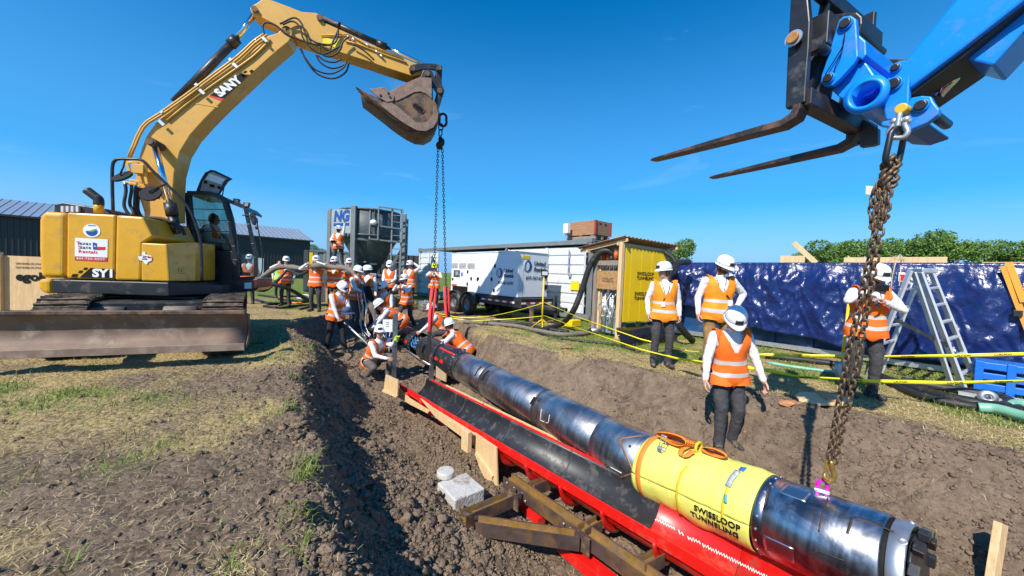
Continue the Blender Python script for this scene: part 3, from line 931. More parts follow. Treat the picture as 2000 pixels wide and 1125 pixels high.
    mb.ell(hc + h_u * 0.015 - h_f * 0.008, (0.076, 0.096, 0.105), (h_r, h_f, h_u)); seg.append(('skin', hc, hc + h_u * 0.02, 0.095, 0.095))
    mb.ell(hc - h_u * 0.055 + h_f * 0.025, (0.058, 0.068, 0.062), (h_r, h_f, h_u)); seg.append(('skin', hc - h_u * 0.06 + h_f * 0.02, hc - h_u * 0.05 + h_f * 0.02, 0.065, 0.065))
    mb.ell(hc - h_u * 0.105 + h_f * 0.062, (0.026, 0.022, 0.02), (h_r, h_f, h_u), 10, 6)
    capsule(mb, hc + h_u * 0.008 + h_f * 0.086, hc - h_u * 0.03 + h_f * 0.108, 0.010, 0.016, 8)
    for sx in (-1, 1):
        mb.ell(hc + h_r * (0.079 * sx) - h_u * 0.012 - h_f * 0.01, (0.012, 0.022, 0.034), (h_r, h_f, h_u), 8, 6)
        mb.ell(hc + h_r * (0.034 * sx) + h_u * 0.03 + h_f * 0.078, (0.026, 0.014, 0.011), (h_r, h_f, h_u), 8, 6)
    # pockets
    for hpj, kn, sx in ((hipL, knL, -1), (hipR, knR, 1)):
        q = hpj.lerp(kn, 0.72); mb.ell(q + p_r * (0.066 * sx), (0.026, 0.055, 0.085), None, 8, 6)
    co, fs = evmesh(mb.v, mb.f, voxel, 3 if voxel > 0.015 else 5)
    # labels
    names = ['shirt', 'trousers', 'boot', 'skin']
    best = np.full(len(co), 1e9); lab = np.zeros(len(co), int)
    for (lb, a, b, r0, r1) in seg:
        a_ = np.array(a); d = np.array(b) - a_; t_ = np.clip(((co - a_) @ d) / max(1e-9, d @ d), 0, 1)
        ds = np.linalg.norm(co - a_ - t_[:, None] * d, axis=1) - (r0 + (r1 - r0) * t_)
        m_ = ds < best; best[m_] = ds[m_]; lab[m_] = names.index(lb)
    rel = co - np.array(pel)
    q = rel @ np.array(s_up); qx = rel @ np.array(s_r); qy = rel @ np.array(s_f) - 0.01
    ra = np.interp(q, [r[0] for r in rings], [r[1] for r in rings]); rb = np.interp(q, [r[0] for r in rings], [r[2] for r in rings])
    dt = (np.sqrt((qx / ra) ** 2 + (qy / rb) ** 2) - 1) * np.minimum(ra, rb)
    dt = np.where((q > 0.56) | (q < -0.14), 1e3, dt)
    tor = dt < best + 0.004
    lab[tor] = np.where(q[tor] < 0.03, 1, 0)
    # collar of the shirt
    lab[(lab == 3) & (q < 0.575) & (np.abs(qx) < 0.12)] = 0
    # cloth wrinkles
    nrm = np.zeros_like(co)
    fn = np.cross(co[fs[:, 1]] - co[fs[:, 0]], co[fs[:, 3]] - co[fs[:, 0]])
    for c in range(4):
        np.add.at(nrm, fs[:, c], fn)
    nrm /= np.maximum(1e-9, np.linalg.norm(nrm, axis=1))[:, None]
    sd_ = g.randrange(1000)
    wr = vnoise3(co * np.array([11, 11, 26.0]) + sd_, sd_) * 0.6 + vnoise3(co * 34.0 + sd_, sd_ + 5) * 0.4
    amp = np.select([lab == 0, lab == 1], [0.0065, 0.0065], 0.0) * wrinkle
    co0 = co + nrm * (wr * amp)[:, None]
    # face marks
    hrel = co - np.array(hc); fx = hrel @ np.array(h_r); fy = hrel @ np.array(h_f); fz = hrel @ np.array(h_u)
    mlab = lab.copy()
    if voxel < 0.018:
        mlab[(fy > 0.05) & (np.abs(np.abs(fx) - 0.033) < 0.0125) & (np.abs(fz - 0.008) < 0.008)] = 5
        mlab[(fy > 0.05) & (np.abs(fx) < 0.024) & (np.abs(fz + 0.062) < 0.008)] = 4
    if beard:
        mlab[(lab == 3) & (fz < -0.035) & (fy > -0.01) & (mlab != 4) & (fz > -0.14)] = 6
    F_lab = np.array([mlab[f].max() if (mlab[f] >= 4).any() and (mlab[f] >= 4).sum() >= 2 else np.bincount(lab[f], minlength=4).argmax() for f in fs])
    verts = [co0]; faces = [fs]; fl = [F_lab]; o = len(co0)
    # hands with five fingers
    for sx, el, wr_, kd in ((-1, elL, lh, hands[0]), (1, elR, rh, hands[1])):
        hv, hf = hand_mesh(kd, 0.0048 if voxel < 0.018 else 0.008)
        yd = (wr_ - el).normalized()
        inward = Vector((-sx, 0.15, 0)); zd = -(inward - yd * inward.dot(yd)).normalized()
        xd = yd.cross(zd)
        hv2 = hv * np.array([sx if False else 1, 1, 1])
        thumb_f = xd.dot(s_f)      # thumb sits at -X; it should point forward
        if thumb_f > 0:
            hv2 = hv2 * np.array([-1, 1, 1]); hf = hf[:, ::-1]
        P = np.array(wr_) + hv2[:, :1] * np.array(xd) + hv2[:, 1:2] * np.array(yd) + hv2[:, 2:] * np.array(zd)
        verts.append(P); faces.append(hf + o); fl.append(np.full(len(hf), 3 if kd != 'glove' else 3)); o += len(P)
    verts = np.concatenate(verts); faces = np.concatenate(faces); fl = np.concatenate(fl)
    RZn = np.array(RZ) * k
    body = bpy.data.meshes.new('body')
    body.from_pydata((verts @ RZn.T).tolist(), [], faces.tolist())
    for mm in (m_shirt, TROUS[trousers], m_boot, SKIN(skin), m_lip, m_eye, HAIR[hair]):
        body.materials.append(mm)
    body.polygons.foreach_set('material_index', fl.astype(np.int32)); body.polygons.foreach_set('use_smooth', np.ones(len(fl), bool)); body.update()
    bo = bpy.data.objects.new('body', body); COL.objects.link(bo); bo.parent = root; ROOT[bo.name] = ROOT[root.name]
    def w(p):
        return Vector(loc) + RZ @ (Vector(p) * k)
    # ---- vest cut from the torso, pushed outwards
    if vest:
        top = 0.505
        neckv = (qy > 0) & (q > 0.33) & (np.abs(qx) < 0.008 + (q - 0.33) * 0.40)
        neckb = (qy <= 0) & (q > 0.47) & (np.abs(qx) < 0.085)
        isv = tor & (q > -0.125) & (q < top + 0.03) & ~neckv & ~neckb
        hipside = (lab == 1) & (q > -0.125) & (q < 0.02) & (np.abs(qx) < 0.225) & (np.abs(qy) < 0.19)
        isv |= hipside & ~neckv
        shs = (q > 0.36) & (np.abs(qy) < 0.13) & (np.abs(qx) < 0.205) & (lab == 0) & ~neckv & ~neckb & (q < 0.56)
        isv |= shs
        fm = isv[fs].all(axis=1)
        vf = fs[fm]
        idx = np.unique(vf); remap = np.full(len(co), -1); remap[idx] = np.arange(len(idx))
        vf = remap[vf]
        flare = 0.022 + 0.022 * np.clip((0.18 - q[idx]) / 0.25, 0, 1)
        vv = co[idx] + nrm[idx] * flare[:, None]
        # relax
        for it in range(10 if voxel < 0.018 else 5):
            acc = np.zeros_like(vv); cn = np.zeros(len(vv))
            for c in range(4):
                np.add.at(acc, vf[:, c], vv[vf[:, c - 1]]); np.add.at(acc, vf[:, c], vv[vf[:, (c + 1) % 4]]); np.add.at(cn, vf[:, c], 2)
            vv = vv * 0.5 + 0.5 * acc / np.maximum(cn, 1)[:, None]
        vv = vv + nrm[idx] * ((vnoise3(co[idx] * np.array([11, 11, 6.0]) + sd_ + 9, sd_ + 2) * 0.013 * wrinkle) + 0.008)[:, None]
        vm = bpy.data.meshes.new('vest')
        vm.from_pydata((vv @ RZn.T).tolist(), [], vf.tolist())
        a = vm.attributes.new('vh', 'FLOAT', 'POINT'); a.data.foreach_set('value', (q[idx] + 0.03 * np.abs(vnoise3(co[idx] * 5 + sd_, 3))).astype(np.float32))
        vm.materials.append(VEST[vest]); vm.polygons.foreach_set('use_smooth', np.ones(len(vf), bool)); vm.update()
        vo_ = bpy.data.objects.new('safety_vest', vm); COL.objects.link(vo_); vo_.parent = root; ROOT[vo_.name] = ROOT[root.name]
        md = vo_.modifiers.new('solid', 'SOLIDIFY'); md.thickness = 0.008; md.offset = 1
    WA = (RZ @ h_r, RZ @ h_f, RZ @ h_u)
    # hair below the helmet
    hb = MB()
    nu, nv = 18, 9
    rows = []
    for i in range(nv):
        z_ = -0.075 + 0.19 * i / (nv - 1)
        row = []
        for j in range(nu + 1):
            t = R_(-205 + 230 * 0 + 0) ; ang = R_(180 - 18 + (216) * j / nu)     # round the back from ear to ear
            r_ = math.sqrt(max(0.02, 1 - ((z_ - 0.01) / 0.125) ** 2))
            row.append(w(hc + h_r * (0.083 * r_ * math.cos(ang)) + h_f * (0.102 * r_ * math.sin(ang) - 0.008) + h_u * z_))
        rows.append(row)
    hb.grid(rows)
    if ponytail:
        pts = smooth_path([w(hc - h_f * 0.09 - h_u * 0.02), w(hc - h_f * 0.14 - h_u * 0.08), w(hc - h_f * 0.12 - h_u * 0.2), w(hc - h_f * 0.11 - h_u * 0.3)], 4)
        hb.tube(pts, [0.03 * k * (1 - 0.6 * i / len(pts)) for i in range(len(pts))], 8)
    hb.build('hair', HAIR[hair], root, solid=0.006)
    # ---- helmet: shell with a rim, a peak and a centre ridge; black sticker on the front
    if helmet:
        sb = MB(); hcw = hc + h_u * 0.045 - h_f * 0.006
        nu, nv = 28, 10; rows = []
        for i in range(nv + 1):
            ph = (math.pi / 2) * i / nv
            row = []
            for j in range(nu + 1):
                t = 2 * math.pi * j / nu
                rid = 1 + 0.03 * math.exp(-(math.cos(t) / 0.22) ** 2) * math.sin(ph) ** 2
                cr_ = max(0.0, math.cos(ph)) ** 0.62
                row.append(w(hcw + h_r * (0.112 * cr_ * math.cos(t)) + h_f * (0.138 * cr_ * math.sin(t)) + h_u * (0.128 * math.sin(ph) ** 0.95 * rid)))
            rows.append(row)
        sb.grid(rows[::1])
        low = []
        for (e, dz) in ((0.0, 0.0), (0.004, -0.012), (0.012, -0.022)):
            row = []
            for j in range(nu + 1):
                t = 2 * math.pi * j / nu; s_ = max(0, math.sin(t)) ** 3
                row.append(w(hcw + h_r * ((0.112 + e) * math.cos(t)) + h_f * ((0.138 + e) * math.sin(t) + s_ * e * 3.6) + h_u * (dz - s_ * e * 0.9)))
            low.append(row)
        sb.grid(low[::-1])
        ho = sb.build('helmet', m_hat if helmet == 'white' else m_haty, root, solid=0.005)
        st_ = MB(); rows = []
        for i in range(4):
            row = []
            for j in range(6):
                t = math.pi / 2 + (j - 2.5) * 0.15; ph = 0.10 + 0.135 * i
                cr_ = math.cos(ph) ** 0.62
                row.append(w(hcw + h_r * (0.1165 * cr_ * math.cos(t)) + h_f * (0.1425 * cr_ * math.sin(t)) + h_u * (0.130 * math.sin(ph) ** 0.95)))
            rows.append(row)
        st_.grid(rows); st_.build('helmet_sticker', m_sticker, ho, solid=0.004)
    if glasses:
        gb = MB()
        for sx in (-1, 1):
            gb.ell(w(hc + h_f * 0.098 + h_r * (0.032 * sx) + h_u * 0.008), (0.026 * k, 0.006 * k, 0.016 * k), WA, 10, 6)
        gb.build('sunglasses', m_eye, root)
    if badge:
        bb = MB(); c = pel + s_f * 0.185 * st + s_r * (badge if isinstance(badge, float) else 0.05) + s_up * 0.16
        bb.box(w(c), (0.062 * k, 0.006 * k, 0.085 * k), (RZ @ s_r, RZ @ s_f, RZ @ s_up)); bb.build('name_badge', 'paper', root)
        lb_ = MB()
        for sx in (-1, 1):
            lb_.tube(smooth_path([w(c + s_up * 0.045), w(neck + s_f * 0.135 - s_up * 0.18 + s_r * (0.028 * sx)), w(neck + s_f * 0.10 - s_up * 0.05 + s_r * (0.06 * sx)), w(neck + s_f * 0.02 + s_up * 0.02 + s_r * (0.066 * sx))], 4), 0.005 * k, 5)
        lb_.build('lanyard', 'ink', root)
    info = dict(root=root, w=w, lh=w(lh), rh=w(rh), hc=w(hc), k=k, RZ=RZ, elL=w(elL), elR=w(elR), hf=RZ @ h_f)
    PEOPLE.append(info)
    return info
# ---------------------------------------------------------------- excavator
def cv(ox, oy, sc):
    return lambda x, y: (ox + x / sc, oy + y / sc)
c1 = cv(0, 300, 2.679); c2 = cv(200, 0, 2.344); c3 = cv(440, 0, 3.75); c7 = cv(340, 320, 3.75); cb = cv(690, 110, 5.625); c60 = cv(60, 420, 5.623); cr_ = cv(220, 260, 5.622)
PSI = R_(18)
U0 = Vector((-6.55, 7.05, 0)); XF = Vector((math.cos(PSI), math.sin(PSI), 0)); XL = Vector((-math.sin(PSI), math.cos(PSI), 0))
def S(l, conv, *pts):
    """points of the photo carried onto the machine's upright plane at sideways distance l"""
    P0 = U0 + XL * l
    return [onpl(*conv(*p), P0, XL) for p in pts]
EX = thing('excavator', 'yellow crawler excavator with dozer blade, boom raised over the pit', 'excavator', (U0.x, U0.y, tz(U0.x, U0.y)))
def slab(name, pts, l0, l1, m, parent=EX, bevel=0.0, **kw):
    mb = MB(); mb.prism(pts, XL * (l1 - l0)); return mb.build(name, m, parent, bevel, **kw)
lr = -1.2
# house: counterweight, doors, stepped front box
cw = slab('counterweight', S(lr, c1, (196, 345), (205, 312), (232, 301), (346, 306), (343, 651), (205, 650), (195, 500)), lr, 1.2, 'cat', bevel=0.09, seg=4)
slab('counterweight_bumper', S(lr - 0.01, c1, (193, 655), (268, 656), (268, 736), (222, 732), (197, 706)), lr - 0.01, 1.19, 'cat', bevel=0.06, seg=3)
dr = slab('side_door', S(lr, c1, (350, 307), (604, 320), (597, 661), (347, 652)), lr, 1.2, 'cat', bevel=0.025)
slab('engine_cover', S(lr, c1, (607, 321), (748, 331), (800, 436), (745, 470), (735, 664), (600, 662)), lr, 0.2, 'cat', bevel=0.03)
bx = S(lr + 0.004, c1, (738, 466), (872, 474), (886, 669), (738, 665))
tb = MB()
f0, f1 = bx[0], bx[1]
top0, top1, bot1, bot0 = bx
pt2 = onpl(*c1(1021, 462), U0 + XL * -0.62, XL); pb2 = onpl(*c1(1021, 668), U0 + XL * -0.62, XL)
ptb = onpl(*c1(1021, 462), U0 + XL * 0.2, XL)
w_ = XL * 1.35
tb.add([top0, top1, pt2, pt2 + XL * 0.8, top0 + w_, bot0, bot1, pb2, pb2 + XL * 0.8, bot0 + w_],
       [(0, 1, 2, 3, 4), (9, 8, 7, 6, 5), (0, 5, 6, 1), (1, 6, 7, 2), (2, 7, 8, 3), (3, 8, 9, 4), (4, 9, 5, 0)])
to = tb.build('tool_box', 'cat', EX, 0.02)
lm = MB(); a = onpl(*c1(945, 598), U0 + XL * -0.93, XL)
nf = (pt2 - top1); nf.z = 0; nf.normalize(); nn = nf.cross(UP).normalized()
cpt = (top1 + pb2) / 2 + Vector((0, 0, -0.12))
lm.box(cpt + nn * 0.012, (0.17, 0.02, 0.10), (nf, nn, UP)); lm.box(cpt + nn * 0.026, (0.07, 0.02, 0.045), (nf, nn, UP)); lm.build('latch', 'boomy', to, 0.006)
# black skirt under the doors
slab('skirt', S(lr - 0.02, c1, (270, 657), (884, 674), (886, 746), (272, 729)), lr - 0.02, 1.18, 'black', bevel=0.02)
sk = MB()
p = S(lr - 0.02, c1, (886, 674), (886, 746)); q = [onpl(*c1(1160, 690), U0 + XL * -0.35, XL), onpl(*c1(1158, 736), U0 + XL * -0.35, XL)]
sk.add([p[0], q[0], q[0] + XL * 1.4, p[0] + XL * 2.2, p[1], q[1], q[1] + XL * 1.4, p[1] + XL * 2.2], [(0, 1, 2, 3), (7, 6, 5, 4), (0, 4, 5, 1), (1, 5, 6, 2), (2, 6, 7, 3)])
sk.build('front_step', 'black', EX, 0.02)
# small details on the house
ht = S(-0.6, c1, (282, 262), (330, 253), (560, 290), (575, 306), (575, 330), (280, 330))
hv_ = slab('hood_vent', ht, -0.6, 0.7, 'black', bevel=0.02)
ve = MB()
for i in range(4):
    a, b = S(-0.62, c1, (322 + i * 26, 276), (340 + i * 26, 305)); ve.box((a + b) / 2, (abs(b.x - a.x) * 0.8, 0.05, abs(a.z - b.z) * 1.1), (XF, XL, UP))
ve.build('vent_block', 'alu', hv_)
eb = MB(); a, b = S(-0.75, c1, (517, 312), (517, 257)); eb.cyl(a, b, 0.062); eb.build('exhaust_base', 'cat', EX)
ep = MB(); pts = S(-0.75, c1, (517, 270), (515, 240), (495, 222), (455, 192)); ep.tube(smooth_path(pts, 5), 0.066, 14); ep.build('exhaust_pipe', 'black', EX)
# decals
def decal(name, pts, l, m, parent, conv=c1, th=0.004):
    mb = MB(); mb.prism(S(l, conv, *pts), XL * th); return mb.build(name, m, parent)
sg = decal('rental_sign', [(486, 250), (846, 268), (842, 466), (484, 452)], lr - 0.006, 'white', dr, c60)
d2 = decal('sign_strip', [(484, 452), (842, 466), (838, 512), (484, 494)], lr - 0.006, mat('sign_red', (0.62, 0.02, 0.03), 0.45, var=0.05), dr, c60)
mr_ = mat('sign_red', (0.62, 0.02, 0.03)); mk_ = mat('sign_dark', (0.05, 0.05, 0.06), 0.5); mb_ = mat('sign_blue', (0.015, 0.06, 0.30), 0.45)
def sidetext(txt, conv, c, hpx, l, m, parent, sc, bold=0.004, shear=0.0, spacing=1.0, name='lettering'):
    o = S(l, conv, c)[0]; up = S(l, conv, (c[0], c[1] - hpx))[0]
    return letter(name, txt, (up - o).length * sc, o, XF - UP * 0.0, UP, m, parent, bold=bold, shear=shear, spacing=spacing, extrude=0.001)
for txt, c in (('exas', (596, 312)), ('tate', (604, 356)), ):
    sidetext(txt, c60, c, 40, lr - 0.0085, mk_, sg, 1.3, 0.0008, spacing=1.12)
for txt, c in (('T', (520, 309)), ('S', (533, 354)), ('Rentals', (628, 404))):
    sidetext(txt, c60, c, 40, lr - 0.0085, mr_, sg, 1.3, 0.0008, spacing=1.06)
sidetext('844-TEX-RENT', c60, (662, 482), 22, lr - 0.0085, 'white', d2, 1.45, 0.0006, spacing=1.2)
decal('flag_blue', [(680, 298), (728, 312), (726, 384), (684, 378)], lr - 0.0078, mb_, sg, c60, 0.002)
decal('flag_red', [(728, 348), (822, 350), (820, 384), (727, 386)], lr - 0.0078, mr_, sg, c60, 0.002)
star = MB(); o = S(lr - 0.0095, c60, (706, 342))[0]
star.prism([o + XF * (r * math.sin(i * math.pi / 5)) + UP * (r * math.cos(i * math.pi / 5)) for i in range(10) for r in [0.016 if i % 2 == 0 else 0.007]], XL * 0.001); star.build('flag_star', 'white', sg)
dk = decal('model_decal', [(655, 580), (908, 594), (906, 696), (535, 684)], lr - 0.006, 'ink', dr, c60)
for q in ([(590, 576), (624, 578), (606, 602), (574, 600)], [(538, 608), (572, 610), (554, 638), (516, 634)], [(462, 646), (520, 648), (500, 680), (440, 678)]):
    decal('checker_square', q, lr - 0.006, 'ink', dr, c60)
sidetext('SY1', c60, (800, 643), 85, lr - 0.0085, 'white', dk, 1.42, 0.008, spacing=1.0)
em = MB(); o = S(lr - 0.006, c60, (670, 172))[0]; r0 = (S(lr - 0.006, c60, (670, 98))[0] - o).length
em.cyl(o, o + XL * 0.004, r0, n=28); emo = em.build('round_emblem', 'white', dr)
e2 = MB(); e2.prism([o - XL * 0.002 - UP * 0.012 + XF * (r0 * 0.68 * math.cos(t)) + UP * (r0 * 0.68 * math.sin(t)) for t in np.linspace(math.pi * 0.98, 2.1 * math.pi, 16)], XL * 0.001); e2.build('emblem_globe', mb_, emo)
e3 = MB(); e3.prism([o - XL * 0.004 + XF * x + UP * y for x, y in ((-0.05, -0.02), (0.0, 0.01), (0.06, 0.035), (0.045, -0.005), (0.0, -0.02))], XL * 0.001); e3.build('emblem_leaf', mat('emblem_green', (0.05, 0.32, 0.10), 0.5), emo)
letter('lettering', 'CLIMATE', 0.022, o + UP * (r0 * 0.76) - XL * 0.002, XF, UP, mb_, emo)
tx_ = [(1222, 405), (1256, 405), (1258, 432), (1320, 446), (1334, 470), (1326, 500), (1284, 520), (1276, 545), (1248, 528), (1228, 500), (1200, 498), (1176, 456), (1220, 452)]
ts = decal('state_sticker', tx_, lr - 0.006, 'white', EX, c60)
decal('sticker_flag', [(1280, 446), (1326, 462), (1324, 478), (1282, 472)], lr - 0.0078, mr_, ts, c60, 0.001)
for y, t_ in ((452, 'Texas'), (468, 'State'), (484, 'Rentals')):
    sidetext(t_, c60, (1250, y), 12, lr - 0.0085, mk_, ts, 1.3, 0.001)
# handrail with two round mirrors
hr = MB(); pts = smooth_path(S(-1.05, c1, (592, 306), (588, 190), (588, 75), (600, 38), (630, 28), (680, 30), (745, 36), (800, 92), (870, 158), (985, 282), (1040, 420), (1054, 520), (1056, 664)), 4)
hr.tube(pts, 0.022, 8); ro = hr.build('handrail', 'satin', EX)
for cxy, rx, arm in (((637, 115), 57, (655, 32)), ((785, 205), 58, (872, 158))):
    mm = MB(); o, e = S(-1.12, c1, cxy, (cxy[0] + rx, cxy[1])); r0 = (e - o).length
    ax = Vector((0.1, 0.72, -0.72)) if rx == 57 else Vector((-0.25, 0.9, -0.5))
    mm.cyl(o, o + ax.normalized() * 0.03, r0, n=26); a = S(-1.05, c1, arm)[0]
    mm.tube([a, a.lerp(o, 0.55) + UP * 0.02, o + ax.normalized() * -0.03, o], 0.012, 6); mm.build('round_mirror', mat('mirror_back', (0.022, 0.022, 0.024), 0.8, var=0.1, spec=0.2), EX)
# engine hoses rising to the boom
for k, (x0, y0, x1, y1) in enumerate(((655, 158, 690, 322), (685, 150, 705, 320), (712, 172, 735, 325), (728, 180, 760, 328))):
    h = MB(); h.tube(smooth_path(S(-0.42 + 0.05 * k, c1, (x0, y0), (x0 + (4 if k < 2 else -4), y0 + 40), (x0 - 6, y0 + 110), (x0 + 12, y0 + 150), (x1, y1 + 8)), 5), 0.024, 8); h.build('hydraulic_hose', 'rubber', EX)
    f_ = MB(); a, b = S(-0.42 + 0.05 * k, c1, (x0, y0 - 10), (x0, y0 + 12)); f_.cyl(a, b, 0.02, n=8); f_.build('hose_fitting', 'galv', EX)
vb = MB()
for q0, q1 in (((150, 300), (185, 420)), ((165, 325), (335, 310)), ((320, 315), (372, 430)), ((240, 380), (340, 360)), ((230, 410), (345, 395)), ((270, 440), (360, 425)), ((115, 545), (270, 560)), ((190, 520), (330, 540)), ((280, 380), (310, 540)), ((350, 420), (380, 560))):
    a, b = S(-0.38, cr_, q0, q1); vb.bar(a, b, 0.045, 0.035, XL)
a = S(-0.36, cr_, (300, 400))[0]; vb.box(a, (0.16, 0.14, 0.16), (XF, XL, UP))
vb.build('valve_bracket', 'boomy', EX, 0.006)
for k, pts in enumerate(([(390, 925), (520, 935), (600, 960), (690, 1010), (720, 1100)], [(400, 940), (530, 955), (610, 985), (670, 1040), (690, 1110)], [(470, 960), (590, 985), (640, 1030), (655, 1115)], [(640, 940), (700, 990), (770, 1060), (790, 1120)])):
    h = MB(); h.tube(smooth_path(S(-0.55 + 0.06 * k, cr_, *pts), 5), 0.026, 8); h.build('hydraulic_hose', 'rubber', EX)
# slew ring and car body
sr = MB(); sr.cyl(U0 + UP * 0.75, U0 + UP * 1.0, 0.62, n=28); sr.box(U0 + UP * 0.63, (1.5, 1.7, 0.42), (XF, XL, UP)); sr.build('slew_ring', 'black', EX)

# boom
bl, bw = -0.24, 0.44
top = S(bl, c2, (150, 850), (158, 760), (176, 690), (200, 625), (245, 560), (330, 470), (470, 368), (600, 272), (700, 196), (745, 168))
tip = S(bl, c3, (385, 240), (430, 196), (470, 198), (492, 226), (488, 262), (462, 305))
bot = S(bl, c2, (800, 232), (730, 294), (640, 378), (540, 472), (465, 547), (402, 617), (354, 695), (328, 790), (320, 900), (324, 1010), (205, 1015))
boom = slab('boom', top + tip + bot, bl, bl + bw, 'boomy', bevel=0.012)
# boom decal
def bdec(name, pts, m, par, l=bl - 0.004, th=0.003):
    mb = MB(); mb.prism(S(l, c2, *pts), XL * th); return mb.build(name, m, par)
dd_ = bdec('maker_decal', [(492, 436), (560, 385), (628, 338), (674, 342), (556, 452)], 'ink', boom)
bdec('decal_stripe', [(486, 440), (498, 436), (556, 452), (546, 463)], mr_, boom)
for q in ([(642, 330), (656, 322), (664, 328), (650, 336)], [(672, 324), (686, 318), (694, 326), (680, 336)]):
    bdec('checker_square', q, 'ink', boom)
o, e, u = S(bl - 0.008, c2, (578, 395), (630, 358), (562, 372))
letter('lettering', 'SANY', 0.20, o, (e - o), (u - o) - (e - o).normalized() * (u - o).dot((e - o).normalized()), 'white', dd_, bold=0.01, shear=-0.12, extrude=0.001)
wl = MB(); wl.prism(S(bl - 0.006, c2, (425, 470), (530, 488), (528, 492), (424, 474)), XL * 0.006); wl.build('weld_plate', 'boomy', boom)
# steel pipes along the boom's upper edge
for k, pts in enumerate(([(118, 720), (180, 580), (260, 520), (380, 435), (500, 345), (620, 255), (690, 190), (740, 155)], [(128, 722), (190, 585), (268, 528), (390, 442), (510, 352), (628, 264), (700, 196), (755, 160)],
                         [(290, 540), (400, 450), (520, 365), (640, 280), (690, 240), (740, 195)], [(296, 552), (408, 460), (528, 374), (648, 290), (700, 250), (762, 190)])):
    h = MB(); h.tube(smooth_path(S(bl - 0.05 + 0.03 * (k // 2), c2, *pts), 3), 0.020, 8); h.build('boom_pipe', 'boomy', EX)
for (x, y, dx, dy) in ((270, 562, 24, 22), (455, 420, 22, 20), (608, 300, 22, 20), (270, 512, 10, 8), (430, 388, 12, 10), (585, 272, 10, 10), (742, 180, 22, 22)):
    cl_ = MB(); a, b = S(bl - 0.075, c2, (x - dx / 2, y - dy / 2), (x + dx / 2, y + dy / 2)); cl_.bar(a, b, 0.012, 0.05, XF); cl_.build('pipe_clamp', 'galv', EX)
# boom cylinders (chrome rods standing in black barrels) with the pin at the boom's knee
for l in (-0.46, 0.40):
    a, b, c = S(l, cr_, (468, 150), (630, 780), (700, 1100))
    h = MB(); h.cyl(a, b, 0.047, n=16); h.build('cylinder_rod', 'chrome', EX)
    h = MB(); h.cyl(b + (b - c).normalized() * 0.02, b.lerp(c, 0.4), 0.092, n=18); h.cyl(b.lerp(c, 0.4), c, 0.075, n=16); h.build('cylinder_barrel', 'black', EX)
pn = MB(); a = S(-0.56, cr_, (410, 90))[0]; pn.cyl(a, a + XL * 1.1, 0.075, n=18); pn.cyl(a - XL * 0.02, a + XL * 0.02, 0.05, n=14); pn.build('boom_pin', 'rusty', EX)
# arm cylinder on top of the boom
a, b, c = S(-0.02, c2, (330, 470), (612, 180), (693, 72))
h = MB(); h.cyl(a, b, 0.072, n=18); h.cyl(b - (b - a).normalized() * 0.16, b + (b - a).normalized() * 0.02, 0.095, n=18); h.build('arm_cylinder', 'black', EX)
h = MB(); h.cyl(b, c, 0.046, n=16); h.build('arm_rod', 'chrome', EX)
# stick
sl, sw = -0.19, 0.38
sp = S(sl, c3, (180, 60), (195, 40), (222, 28), (275, -8), (330, -2), (440, 38), (560, 86), (668, 94), (706, 120), (720, 162), (840, 216), (1000, 292), (1190, 378), (1400, 466), (1450, 486), (1440, 530), (1420, 548), (1370, 556), (1200, 502), (1040, 446), (900, 402), (700, 336), (560, 292), (470, 250), (400, 205), (350, 170), (225, 108), (192, 90))
stick = slab('stick', sp, sl, sl + sw, 'boomy', bevel=0.01)
for (x, y, r) in ((212, 62, 0.055), (690, 126, 0.055), (450, 222, 0.085)):
    h = MB(); a = S(sl - 0.05, c3, (x, y))[0]; h.cyl(a, a + XL * (sw + 0.1), r, n=18); h.build('stick_pin', 'rusty', EX)
h = MB(); h.prism(S(sl - 0.006, c3, (715, 268), (842, 306), (836, 358), (712, 318)), XL * 0.004); h.build('warning_label', mat('label_yellow', (0.85, 0.66, 0.02), 0.5), stick)
# bucket cylinder
a, b, c = S(-0.02, c3, (694, 128), (1180, 346), (1450, 470))
h = MB(); h.cyl(a, b, 0.058, n=16); h.cyl(b - (b - a).normalized() * 0.2, b, 0.075, n=16); h.cyl(a + (b - a) * 0.24, a + (b - a) * 0.29, 0.075, n=16); h.build('bucket_cylinder', 'black', EX)
h = MB(); h.cyl(b, c, 0.036, n=14); h.build('bucket_rod', 'chrome', EX)
# hoses slung round the elbow
for k, pts in enumerate(([(285, 250), (275, 190), (300, 165), (370, 185), (450, 250), (570, 300), (690, 330), (800, 315), (830, 230)], [(400, 175), (500, 130), (555, 165), (590, 250), (660, 310), (760, 330)], [(420, 180), (490, 155), (545, 195), (570, 280), (640, 360), (720, 395), (800, 360), (850, 330)],
                         [(540, 345), (590, 430), (660, 510), (770, 540), (860, 500), (890, 450)], [(550, 350), (600, 455), (680, 545), (790, 575), (880, 530), (908, 455)], [(660, 395), (700, 460), (780, 500), (860, 480), (885, 445)], [(670, 400), (730, 445), (800, 455), (850, 435)],
                         [(690, 340), (700, 390), (760, 415), (830, 380), (860, 310), (905, 270)], [(830, 215), (790, 300), (760, 370), (700, 330)], [(930, 320), (1000, 360), (1050, 400), (1090, 440)])):
    h = MB(); h.tube(smooth_path(S(sl - 0.06 - 0.012 * (k % 4), c3, *pts), 5), 0.017, 7); h.build('hydraulic_hose', 'rubber', EX)
h = MB(); h.tube(S(sl - 0.02, c3, (880, 300), (960, 320), (1180, 405), (1330, 460)), 0.014, 6); h.tube(S(sl - 0.02, c3, (700, 260), (900, 250), (1040, 330), (1300, 420)), 0.012, 6); h.build('stick_pipe', 'boomy', EX)
